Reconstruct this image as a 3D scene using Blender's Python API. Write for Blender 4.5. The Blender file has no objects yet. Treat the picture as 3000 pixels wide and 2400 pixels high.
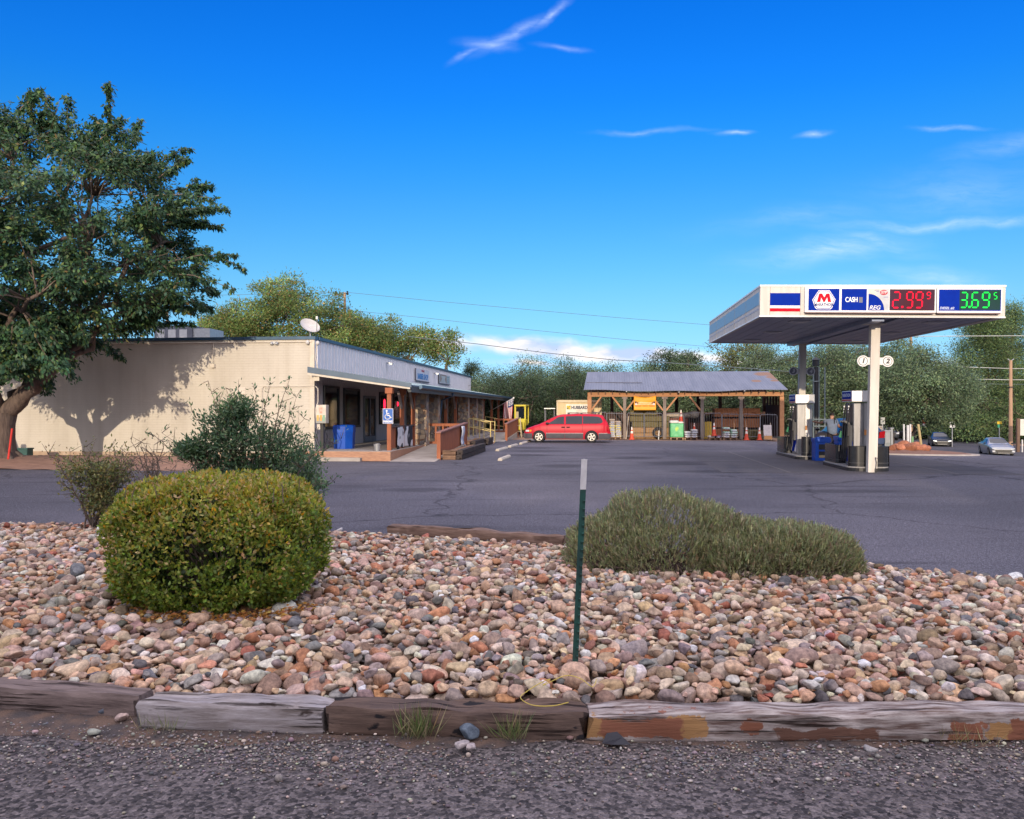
import bpy, math, random, colorsys
import numpy as np
from mathutils import Vector, Matrix
R = math.radians
SC = bpy.context.scene
COL = SC.collection

# ------------------------------------------------------------------ camera
CAM_H = 1.9
F = 2400.0                      # focal length in pixels of the 3000 px wide photograph
cd = bpy.data.cameras.new('camera'); cam = bpy.data.objects.new('camera', cd); COL.objects.link(cam)
cam.location = (0, 0, CAM_H); cam.rotation_euler = (R(90), 0, 0)
cd.sensor_width = 36; cd.lens = 28.8; cd.clip_start = 0.05; cd.clip_end = 9000
SC.camera = cam

# ------------------------------------------------------------------ light
SUN_AZ, SUN_EL = R(8.2), R(10.2)          # direction the light travels (from +Y to +X), height of the sun
SKY_STRENGTH, SUN_STRENGTH, EXPOSURE = 0.15, 2.2, 0.75
SC.view_settings.view_transform = 'Standard'; SC.view_settings.look = 'None'
SC.view_settings.exposure = EXPOSURE; SC.view_settings.gamma = 1.0; SC.view_settings.use_curve_mapping = False
sd = bpy.data.lights.new('sun', 'SUN'); so = bpy.data.objects.new('sun', sd); COL.objects.link(so)
sd.energy = SUN_STRENGTH; sd.angle = R(0.5); sd.color = (1.0, 0.83, 0.63)
_d = Vector((math.sin(SUN_AZ)*math.cos(SUN_EL), math.cos(SUN_AZ)*math.cos(SUN_EL), -math.sin(SUN_EL)))
so.rotation_euler = _d.to_track_quat('-Z', 'Y').to_euler(); so.location = (-10, -40, 30)

def build_world():
    w = bpy.data.worlds.new('World'); SC.world = w; w.use_nodes = True
    nt = w.node_tree; N = nt.nodes; L = nt.links; N.clear()
    out = N.new('ShaderNodeOutputWorld'); bg = N.new('ShaderNodeBackground'); bg.inputs[1].default_value = SKY_STRENGTH
    L.new(bg.outputs[0], out.inputs[0])
    sky = N.new('ShaderNodeTexSky'); sky.sky_type = 'NISHITA'; sky.sun_disc = False
    sky.sun_elevation = SUN_EL; sky.sun_rotation = math.pi + SUN_AZ
    sky.altitude = 1000; sky.air_density = 1.0; sky.dust_density = 0.25; sky.ozone_density = 2.6
    # clear dry desert air: the blue deepens with height above the horizon
    tg = N.new('ShaderNodeTexCoord'); sg = N.new('ShaderNodeSeparateXYZ'); L.new(tg.outputs['Generated'], sg.inputs[0])
    zr = N.new('ShaderNodeMapRange'); zr.inputs['From Min'].default_value = 0; zr.inputs['From Max'].default_value = .5; L.new(sg.outputs[2], zr.inputs['Value'])
    cr = N.new('ShaderNodeValToRGB'); cr.color_ramp.interpolation = 'B_SPLINE'
    for k, (p, c) in enumerate([(0,(.31,.53,1.0)),(.084,(.33,.47,.74)),(.21,(.34,.52,.62)),(.33,(.26,.54,.66)),(.486,(.14,.505,.78)),(.6,(.07,.49,.87)),(.70,(.034,.455,.97)),(.86,(.017,.40,1.07)),(1,(.012,.37,1.1))]):
        e = cr.color_ramp.elements[k] if k < 2 else cr.color_ramp.elements.new(p); e.position = p; e.color = (*c, 1)
    L.new(zr.outputs[0], cr.inputs[0])
    tint = N.new('ShaderNodeMix'); tint.data_type = 'RGBA'; tint.blend_type = 'MULTIPLY'; tint.inputs[0].default_value = 1
    L.new(sky.outputs[0], tint.inputs[6]); L.new(cr.outputs[0], tint.inputs[7])
    # clouds live on the sky dome: direction projected to the plane in front (x/y, z/y)
    tc = N.new('ShaderNodeTexCoord'); sp = N.new('ShaderNodeSeparateXYZ'); L.new(tc.outputs['Generated'], sp.inputs[0])
    def math_(op, a, b=None, clamp=False):
        m = N.new('ShaderNodeMath'); m.operation = op; m.use_clamp = clamp
        for i, q in enumerate((a, b)):
            if q is None: continue
            if isinstance(q, (int, float)): m.inputs[i].default_value = q
            else: L.new(q, m.inputs[i])
        return m.outputs[0]
    yy = math_('MAXIMUM', sp.outputs[1], 0.05)
    cb = N.new('ShaderNodeCombineXYZ'); L.new(math_('DIVIDE', sp.outputs[0], yy), cb.inputs[0]); L.new(math_('DIVIDE', sp.outputs[2], yy), cb.inputs[1])
    nz = N.new('ShaderNodeTexNoise'); nz.inputs['Scale'].default_value = 9; nz.inputs['Detail'].default_value = 5
    L.new(cb.outputs[0], nz.inputs['Vector'])
    sub = N.new('ShaderNodeVectorMath'); sub.operation = 'SUBTRACT'; L.new(nz.outputs['Color'], sub.inputs[0]); sub.inputs[1].default_value = (.5, .5, .5)
    sca = N.new('ShaderNodeVectorMath'); sca.operation = 'MULTIPLY'; L.new(sub.outputs[0], sca.inputs[0]); sca.inputs[1].default_value = (.085, .032, 0)
    wv = N.new('ShaderNodeVectorMath'); wv.operation = 'ADD'; L.new(cb.outputs[0], wv.inputs[0]); L.new(sca.outputs[0], wv.inputs[1])
    def field(lst, vec):
        tot = None
        for (px, py, hw, hh, ang, wt) in lst:
            mp = N.new('ShaderNodeMapping'); mp.vector_type = 'TEXTURE'
            mp.inputs['Location'].default_value = ((px-1500)/F, (1200-py)/F, 0)
            mp.inputs['Rotation'].default_value = (0, 0, R(ang)); mp.inputs['Scale'].default_value = (hw/F, hh/F, 1)
            L.new(vec, mp.inputs['Vector'])
            g = N.new('ShaderNodeTexGradient'); g.gradient_type = 'QUADRATIC_SPHERE'; L.new(mp.outputs[0], g.inputs[0])
            t = math_('MULTIPLY', g.outputs['Fac'], wt)
            tot = t if tot is None else math_('MAXIMUM', tot, t)
        return tot
    wisps = field([(1610, 40, 130, 26, 42, .8), (1500, 105, 170, 34, 30, .75), (1440, 140, 120, 30, -10, .7), (1380, 160, 90, 18, 25, .5), (1640, 148, 110, 16, -6, .45),
        (1900, 382, 250, 13, 0, .5), (2135, 388, 85, 14, 3, .85), (2395, 388, 90, 14, 4, .85), (2780, 381, 150, 14, -2, .85),
        (2930, 430, 260, 50, 14, .35), (2750, 650, 560, 30, 3, .72), (2950, 642, 420, 26, 5, .6), (2430, 735, 400, 66, 8, .78), (2580, 705, 220, 40, -14, .65),
        (2750, 815, 280, 60, -8, .62), (2700, 800, 60, 26, 20, .45), (2500, 832, 260, 40, 8, .3), (2820, 560, 520, 130, 4, .26), (2350, 640, 500, 60, 6, .22)], wv.outputs[0])
    st = N.new('ShaderNodeMapping'); st.inputs['Scale'].default_value = (20, 95, 1); L.new(wv.outputs[0], st.inputs['Vector'])
    n2 = N.new('ShaderNodeTexNoise'); n2.inputs['Scale'].default_value = 1; n2.inputs['Detail'].default_value = 10; n2.inputs['Roughness'].default_value = .62; L.new(st.outputs[0], n2.inputs['Vector'])
    wm = math_('MULTIPLY', math_('MULTIPLY', wisps, .62), math_('SUBTRACT', math_('MULTIPLY', n2.outputs['Fac'], 2.6), 0.55, True), True)
    bank = field([(1420, 995, 70, 14, 0, .95), (1560, 1016, 420, 54, -4, 1.6), (1860, 1040, 460, 50, -3, 1.6), (1300, 1010, 260, 48, -4, 1.1), (2150, 1050, 520, 42, 0, 1.1), (2700, 1075, 600, 40, 2, .8), (1560, 1060, 300, 26, -3, .9), (700, 1050, 600, 60, 0, .9)], wv.outputs[0])
    st2 = N.new('ShaderNodeMapping'); st2.inputs['Scale'].default_value = (16, 48, 1); L.new(wv.outputs[0], st2.inputs['Vector'])
    n3 = N.new('ShaderNodeTexNoise'); n3.inputs['Scale'].default_value = 1; n3.inputs['Detail'].default_value = 6; L.new(st2.outputs[0], n3.inputs['Vector'])
    bm = math_('SUBTRACT', math_('MULTIPLY', bank, math_('ADD', math_('MULTIPLY', n3.outputs['Fac'], 2.2), 0.35)), 0.25, True)
    rp = N.new('ShaderNodeValToRGB'); rp.color_ramp.elements[0].position = .38; rp.color_ramp.elements[1].position = .62
    rp.color_ramp.elements[0].color = (2.3, 2.9, 4.2, 1); rp.color_ramp.elements[1].color = (5.2, 4.7, 4.4, 1)
    L.new(n3.outputs['Fac'], rp.inputs[0])
    m1 = N.new('ShaderNodeMix'); m1.data_type = 'RGBA'; L.new(wm, m1.inputs[0]); L.new(tint.outputs[2], m1.inputs[6]); m1.inputs[7].default_value = (3.6, 4.3, 5.4, 1)
    m2 = N.new('ShaderNodeMix'); m2.data_type = 'RGBA'; L.new(bm, m2.inputs[0]); L.new(m1.outputs[2], m2.inputs[6]); L.new(rp.outputs[0], m2.inputs[7])
    # added fill light: bright cloud veil overhead and behind the viewpoint, out of frame
    ny = math_('MAXIMUM', math_('MULTIPLY', sp.outputs[1], -1.0), 0.0)
    el = math_('ADD', sp.outputs[2], math_('MULTIPLY', ny, FILL_VEIL_BACK))
    mr = N.new('ShaderNodeMapRange'); mr.interpolation_type = 'SMOOTHSTEP'; mr.inputs['From Min'].default_value = .50; mr.inputs['From Max'].default_value = .80
    L.new(el, mr.inputs['Value'])
    n4 = N.new('ShaderNodeTexNoise'); n4.inputs['Scale'].default_value = 3; n4.inputs['Detail'].default_value = 4; L.new(tc.outputs['Generated'], n4.inputs['Vector'])
    vm = math_('MULTIPLY', math_('MULTIPLY', mr.outputs[0], math_('ADD', n4.outputs['Fac'], .5)), .95, True)
    m3 = N.new('ShaderNodeMix'); m3.data_type = 'RGBA'; L.new(vm, m3.inputs[0]); L.new(m2.outputs[2], m3.inputs[6]); m3.inputs[7].default_value = (*FILL_VEIL, 1)
    L.new(m3.outputs[2], bg.inputs[0])
FILL_VEIL, FILL_VEIL_BACK = (7.6, 7.1, 8.0), .74
build_world()
SC.cycles.max_bounces = 6; SC.cycles.diffuse_bounces = 3; SC.cycles.glossy_bounces = 3; SC.cycles.transmission_bounces = 4; SC.cycles.transparent_max_bounces = 6
SC.cycles.caustics_reflective = False; SC.cycles.caustics_refractive = False
SC.cycles.sample_clamp_indirect = 6

# ------------------------------------------------------------------ frames of reference
TH = R(6.28); CT, ST = math.cos(TH), math.sin(TH)   # the whole site is turned 6.28 degrees to the camera
def S(u, v): return (u*CT + v*ST, -u*ST + v*CT)
def ss(a, b, x):
    t = min(1, max(0, (x-a)/(b-a))); return t*t*(3-2*t)
def gz(x, y): return -1.95*ss(14, 40, x)*ss(22, 56, y)
def px(x, y, Y): return Vector(((x-1500)/F*Y, Y, CAM_H + (1200-y)/F*Y))

# ------------------------------------------------------------------ materials
MATS = {}
def M(name, c, rough=.6, metal=0., var=.18, scale=6., bump=0., c2=None, stretch=(1, 1, 1), spec=.4, detail=5, emit=None, es=1., coat=0., bscale=None, contrast=(.3, .7), alpha=None, trans=0.):
    if name in MATS: return MATS[name]
    m = bpy.data.materials.new(name); m.use_nodes = True; nt = m.node_tree; N = nt.nodes; L = nt.links
    b = N['Principled BSDF']; b.inputs['Roughness'].default_value = rough; b.inputs['Metallic'].default_value = metal
    b.inputs['Specular IOR Level'].default_value = spec; b.inputs['Coat Weight'].default_value = coat
    tc = N.new('ShaderNodeTexCoord'); mp = N.new('ShaderNodeMapping'); mp.inputs['Scale'].default_value = stretch
    L.new(tc.outputs['Object'], mp.inputs[0])
    nz = N.new('ShaderNodeTexNoise'); nz.inputs['Scale'].default_value = scale; nz.inputs['Detail'].default_value = detail
    L.new(mp.outputs[0], nz.inputs['Vector'])
    r = N.new('ShaderNodeValToRGB'); r.color_ramp.elements[0].position = contrast[0]; r.color_ramp.elements[1].position = contrast[1]
    c2 = c2 or tuple(k*(1-var) for k in c)
    r.color_ramp.elements[0].color = (*c2, 1); r.color_ramp.elements[1].color = (*c, 1)
    L.new(nz.outputs['Fac'], r.inputs[0]); L.new(r.outputs[0], b.inputs['Base Color'])
    if bump:
        n2 = N.new('ShaderNodeTexNoise'); n2.inputs['Scale'].default_value = bscale or scale*3; n2.inputs['Detail'].default_value = 6
        L.new(mp.outputs[0], n2.inputs['Vector'])
        bp = N.new('ShaderNodeBump'); bp.inputs['Strength'].default_value = min(1, bump); bp.inputs['Distance'].default_value = .02
        L.new(n2.outputs['Fac'], bp.inputs['Height']); L.new(bp.outputs[0], b.inputs['Normal'])
    if emit: b.inputs['Emission Color'].default_value = (*emit, 1); b.inputs['Emission Strength'].default_value = es
    if trans: b.inputs['Transmission Weight'].default_value = trans
    if alpha is not None: b.inputs['Alpha'].default_value = alpha
    MATS[name] = m; return m
def nodes_of(m): return m.node_tree.nodes, m.node_tree.links, m.node_tree.nodes['Principled BSDF']

def leaf_mat(name, rough=.5, trans=.3, spec=.35):
    if name in MATS: return MATS[name]
    m = bpy.data.materials.new(name); m.use_nodes = True; N, L, b = nodes_of(m)
    at = N.new('ShaderNodeAttribute'); at.attribute_name = 'Col'
    L.new(at.outputs['Color'], b.inputs['Base Color']); b.inputs['Roughness'].default_value = rough; b.inputs['Specular IOR Level'].default_value = spec
    tr = N.new('ShaderNodeBsdfTranslucent'); hs = N.new('ShaderNodeHueSaturation'); hs.inputs['Value'].default_value = 1.25; hs.inputs['Saturation'].default_value = 1.1
    L.new(at.outputs['Color'], hs.inputs['Color']); L.new(hs.outputs[0], tr.inputs['Color'])
    mx = N.new('ShaderNodeMixShader'); mx.inputs[0].default_value = trans
    L.new(b.outputs[0], mx.inputs[1]); L.new(tr.outputs[0], mx.inputs[2]); L.new(mx.outputs[0], N['Material Output'].inputs['Surface'])
    MATS[name] = m; return m
def attr_mat(name, rough=.75, noise=18., amt=.35, bump=.25, spec=.3):
    if name in MATS: return MATS[name]
    m = bpy.data.materials.new(name); m.use_nodes = True; N, L, b = nodes_of(m)
    at = N.new('ShaderNodeAttribute'); at.attribute_name = 'Col'
    tc = N.new('ShaderNodeTexCoord'); nz = N.new('ShaderNodeTexNoise'); nz.inputs['Scale'].default_value = noise; nz.inputs['Detail'].default_value = 7; nz.inputs['Roughness'].default_value = .7
    L.new(tc.outputs['Object'], nz.inputs['Vector'])
    r = N.new('ShaderNodeValToRGB'); r.color_ramp.elements[0].position = .3; r.color_ramp.elements[1].position = .72
    r.color_ramp.elements[0].color = (1-amt*1.4, 1-amt*1.4, 1-amt*1.3, 1); r.color_ramp.elements[1].color = (1+amt*.6, 1+amt*.55, 1+amt*.5, 1)
    L.new(nz.outputs['Fac'], r.inputs[0])
    mx = N.new('ShaderNodeMix'); mx.data_type = 'RGBA'; mx.blend_type = 'MULTIPLY'; mx.inputs[0].default_value = 1
    L.new(at.outputs['Color'], mx.inputs[6]); L.new(r.outputs[0], mx.inputs[7]); L.new(mx.outputs[2], b.inputs['Base Color'])
    b.inputs['Roughness'].default_value = rough; b.inputs['Specular IOR Level'].default_value = spec
    if bump:
        n2 = N.new('ShaderNodeTexNoise'); n2.inputs['Scale'].default_value = noise*3; n2.inputs['Detail'].default_value = 5; L.new(tc.outputs['Object'], n2.inputs['Vector'])
        bp = N.new('ShaderNodeBump'); bp.inputs['Strength'].default_value = bump; bp.inputs['Distance'].default_value = .01
        L.new(n2.outputs['Fac'], bp.inputs['Height']); L.new(bp.outputs[0], b.inputs['Normal'])
    MATS[name] = m; return m

# ------------------------------------------------------------------ mesh helpers
class MB:
    def __init__(s): s.V = []; s.F = []; s.I = []; s.mi = 0
    def add(s, vs, fs):
        o = len(s.V); s.V += [tuple(v) for v in vs]; s.F += [tuple(i+o for i in f) for f in fs]; s.I += [s.mi]*len(fs); return s
    def box(s, x0, x1, y0, y1, z0, z1):
        return s.add([(x0,y0,z0),(x1,y0,z0),(x1,y1,z0),(x0,y1,z0),(x0,y0,z1),(x1,y0,z1),(x1,y1,z1),(x0,y1,z1)],
              [(0,3,2,1),(4,5,6,7),(0,1,5,4),(1,2,6,5),(2,3,7,6),(3,0,4,7)])
    def obox(s, c, size, rot=(0,0,0)):
        m = Matrix.Rotation(rot[2],3,'Z') @ Matrix.Rotation(rot[1],3,'Y') @ Matrix.Rotation(rot[0],3,'X')
        hx, hy, hz = [k/2 for k in size]; o = len(s.V); b = MB().box(-hx,hx,-hy,hy,-hz,hz)
        return s.add([Vector(c)+m@Vector(v) for v in b.V], b.F)
    def bar(s, a, b, w, h=None):
        h = h or w; a = Vector(a); b = Vector(b); d = b-a; l = d.length
        q = d.to_track_quat('Y','Z').to_matrix(); t = MB().box(-w/2,w/2,0,l,-h/2,h/2)
        return s.add([a+q@Vector(v) for v in t.V], t.F)
    def tube(s, pts, r, n=8, cap=True):
        P = [Vector(p) for p in pts]; k = len(P); rs = r if isinstance(r,(list,tuple)) else [r]*k
        vs = []; up = Vector((0,0,1)); prev = None
        for i, p in enumerate(P):
            d = (P[min(i+1,k-1)]-P[max(i-1,0)])
            d = d.normalized() if d.length > 1e-9 else Vector((0,0,1))
            if prev is None:
                a = d.cross(up if abs(d.z) < .95 else Vector((1,0,0))).normalized()
            else:
                a = (prev - d*prev.dot(d)); a = a.normalized() if a.length > 1e-6 else d.orthogonal().normalized()
            prev = a; b = d.cross(a)
            for j in range(n):
                t = 2*math.pi*j/n; vs.append(p + (a*math.cos(t)+b*math.sin(t))*rs[i])
        fs = []
        for i in range(k-1):
            for j in range(n):
                j2 = (j+1)%n; fs.append((i*n+j, i*n+j2, (i+1)*n+j2, (i+1)*n+j))
        if cap: fs.append(tuple(range(n-1,-1,-1))); fs.append(tuple((k-1)*n+j for j in range(n)))
        return s.add(vs, fs)
    def lathe(s, prof, c=(0,0,0), n=20, axis='z', cap=True):
        vs = []
        for r, z in prof:
            for j in range(n):
                t = 2*math.pi*j/n; x, y = r*math.cos(t), r*math.sin(t)
                vs.append({'z':(x,y,z),'y':(x,z,y),'x':(z,x,y)}[axis])
        k = len(prof); fs = []
        for i in range(k-1):
            for j in range(n):
                j2=(j+1)%n; f=(i*n+j,i*n+j2,(i+1)*n+j2,(i+1)*n+j); fs.append(f if axis!='y' else f[::-1])
        if cap:
            a = tuple(range(n)); e = tuple((k-1)*n+j for j in range(n))
            fs += [a[::-1], e] if axis!='y' else [a, e[::-1]]
        return s.add([(v[0]+c[0],v[1]+c[1],v[2]+c[2]) for v in vs], fs)
    def prism(s, poly, axis, a0, a1):
        def P(p, t): return {'y':(p[0],t,p[1]),'x':(t,p[0],p[1]),'z':(p[0],p[1],t)}[axis]
        n = len(poly); vs = [P(p,a0) for p in poly]+[P(p,a1) for p in poly]
        fs = [tuple(range(n)), tuple(range(2*n-1,n-1,-1))]+[(i,i+n,(i+1)%n+n,(i+1)%n) for i in range(n)]
        return s.add(vs, fs)
    def ball(s, c, r, nu=12, nv=8):
        r = r if isinstance(r,(tuple,list)) else (r,r,r); vs=[]; fs=[]
        for i in range(nv+1):
            p = math.pi*i/nv
            for j in range(nu):
                t=2*math.pi*j/nu; vs.append((c[0]+r[0]*math.sin(p)*math.cos(t), c[1]+r[1]*math.sin(p)*math.sin(t), c[2]+r[2]*math.cos(p)))
        for i in range(nv):
            for j in range(nu):
                j2=(j+1)%nu; fs.append((i*nu+j,(i+1)*nu+j,(i+1)*nu+j2,i*nu+j2))
        return s.add(vs, fs)
    def poly(s, pts): return s.add(pts, [tuple(range(len(pts)))])
    def build(s, name, mat, parent=None, smooth=False, bevel=0, loc=None, recalc=True, ang=40):
        me = bpy.data.meshes.new(name); me.from_pydata(s.V, [], s.F)
        for m in (mat if isinstance(mat,(list,tuple)) else [mat]): me.materials.append(m)
        if max(s.I, default=0) > 0: me.polygons.foreach_set('material_index', s.I)
        if recalc:
            import bmesh
            bm = bmesh.new(); bm.from_mesh(me); bmesh.ops.recalc_face_normals(bm, faces=bm.faces); bm.to_mesh(me); bm.free()
        if smooth: me.shade_smooth(); me.set_sharp_from_angle(angle=R(ang))
        o = bpy.data.objects.new(name, me); COL.objects.link(o)
        if parent: o.parent = parent
        if loc: o.location = loc
        if bevel:
            bv = o.modifiers.new('bevel','BEVEL'); bv.width = bevel; bv.segments = 2; bv.limit_method = 'ANGLE'
        return o
def tag(o, label=None, cat=None, group=None, kind=None):
    if label: o['label'] = label
    if cat: o['category'] = cat
    if group: o['group'] = group
    if kind: o['kind'] = kind
    return o
def empty(name, loc, rz=0, tilt=None):
    o = bpy.data.objects.new(name, None); COL.objects.link(o); o.location = loc; o.rotation_euler = (*(tilt or (0,0)), rz); o.empty_display_size = .2; return o
def thing(name, label, cat, u, v, z=0., rot=0., group=None, ground=True):
    x, y = S(u, v); o = empty(name, (x, y, z + (gz(x,y) if ground else 0)), -TH+rot); return tag(o, label, cat, group)
def wthing(name, label, cat, x, y, z=None, rot=0., group=None):
    o = empty(name, (x, y, gz(x,y) if z is None else z), rot); return tag(o, label, cat, group)
def children(o): return [c for c in bpy.data.objects if c.parent == o]
def copy_tree(o, parent=None):
    c = o.copy(); COL.objects.link(c)
    if parent: c.parent = parent
    for ch in children(o): copy_tree(ch, c)
    return c
def npmesh(name, V, Fc, mat, parent=None, col=None, smooth=False):
    V = np.asarray(V, np.float32); Fc = np.asarray(Fc, np.int32); k = Fc.shape[1]; nf = len(Fc)
    me = bpy.data.meshes.new(name); me.vertices.add(len(V)); me.vertices.foreach_set('co', V.ravel())
    me.loops.add(nf*k); me.loops.foreach_set('vertex_index', Fc.ravel())
    me.polygons.add(nf); me.polygons.foreach_set('loop_start', np.arange(0, nf*k, k, dtype=np.int32)); me.polygons.foreach_set('loop_total', np.full(nf, k, np.int32))
    if smooth: me.polygons.foreach_set('use_smooth', np.ones(nf, bool))
    me.update(calc_edges=True)
    if col is not None:
        a = me.color_attributes.new('Col','FLOAT_COLOR','POINT'); c4 = np.ones((len(V),4),np.float32); c4[:,:3] = col; a.data.foreach_set('color', c4.ravel())
    me.materials.append(mat); o = bpy.data.objects.new(name, me); COL.objects.link(o)
    if parent: o.parent = parent
    return o
FONT = None
def text_mesh(name, body, size, mat, parent, loc, rot=(R(90),0,0), ext=.004, shear=0., bold=0., width=1., align='CENTER', emit=None):
    cu = bpy.data.curves.new('t','FONT'); cu.body = body; cu.size = size; cu.extrude = ext; cu.shear = shear; cu.offset = bold
    cu.align_x = align; cu.align_y = 'CENTER'; cu.resolution_u = 3
    to = bpy.data.objects.new('t', cu); COL.objects.link(to); dg = bpy.context.evaluated_depsgraph_get(); dg.update()
    me = bpy.data.meshes.new_from_object(to.evaluated_get(dg)); me.name = name
    bpy.data.objects.remove(to); bpy.data.curves.remove(cu)
    me.materials.clear(); me.materials.append(mat)
    o = bpy.data.objects.new(name, me); COL.objects.link(o); o.parent = parent; o.location = loc; o.rotation_euler = rot; o.scale = (width,1,1)
    return o
def unit(a): return a/np.maximum(np.linalg.norm(a, axis=-1, keepdims=True), 1e-9)
def leaves_np(P, D, size, aspect, rng, face=None, fold=.25):
    """diamond leaves folded on the midrib: base P, axis D, length size"""
    n = len(P); D = unit(D); A = rng.normal(size=(n,3)) if face is None else unit(face) + rng.normal(0, .42, (n,3)); W = unit(np.cross(D, A)); Nn = np.cross(D, W)
    size = np.broadcast_to(np.asarray(size, float), (n,))[:,None]; w = size*aspect/2
    V = np.stack([P, P+D*size*.45+W*w+Nn*w*fold, P+D*size, P+D*size*.45-W*w+Nn*w*fold], 1).reshape(-1,3)
    b = np.arange(n)[:,None]*4
    Fc = np.concatenate([b+np.array([[0,1,2]]), b+np.array([[0,2,3]])], 0)
    return V, Fc
def leaf_obj(name, P, D, size, aspect, cols, rng, mat, parent, fold=.25, face=None):
    V, Fc = leaves_np(P, D, size, aspect, rng, face=face, fold=fold)
    return npmesh(name, V, Fc, mat, parent, np.repeat(cols, 4, 0))
def pal(rng, n, colors, weights=None, jit=.18):
    c = np.array(colors)[rng.choice(len(colors), n, p=None if weights is None else np.array(weights)/sum(weights))]
    return np.clip(c*np.exp(rng.normal(0, jit, (n,1)))*np.exp(rng.normal(0, jit*.35, (n,3))), .004, .9)
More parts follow.
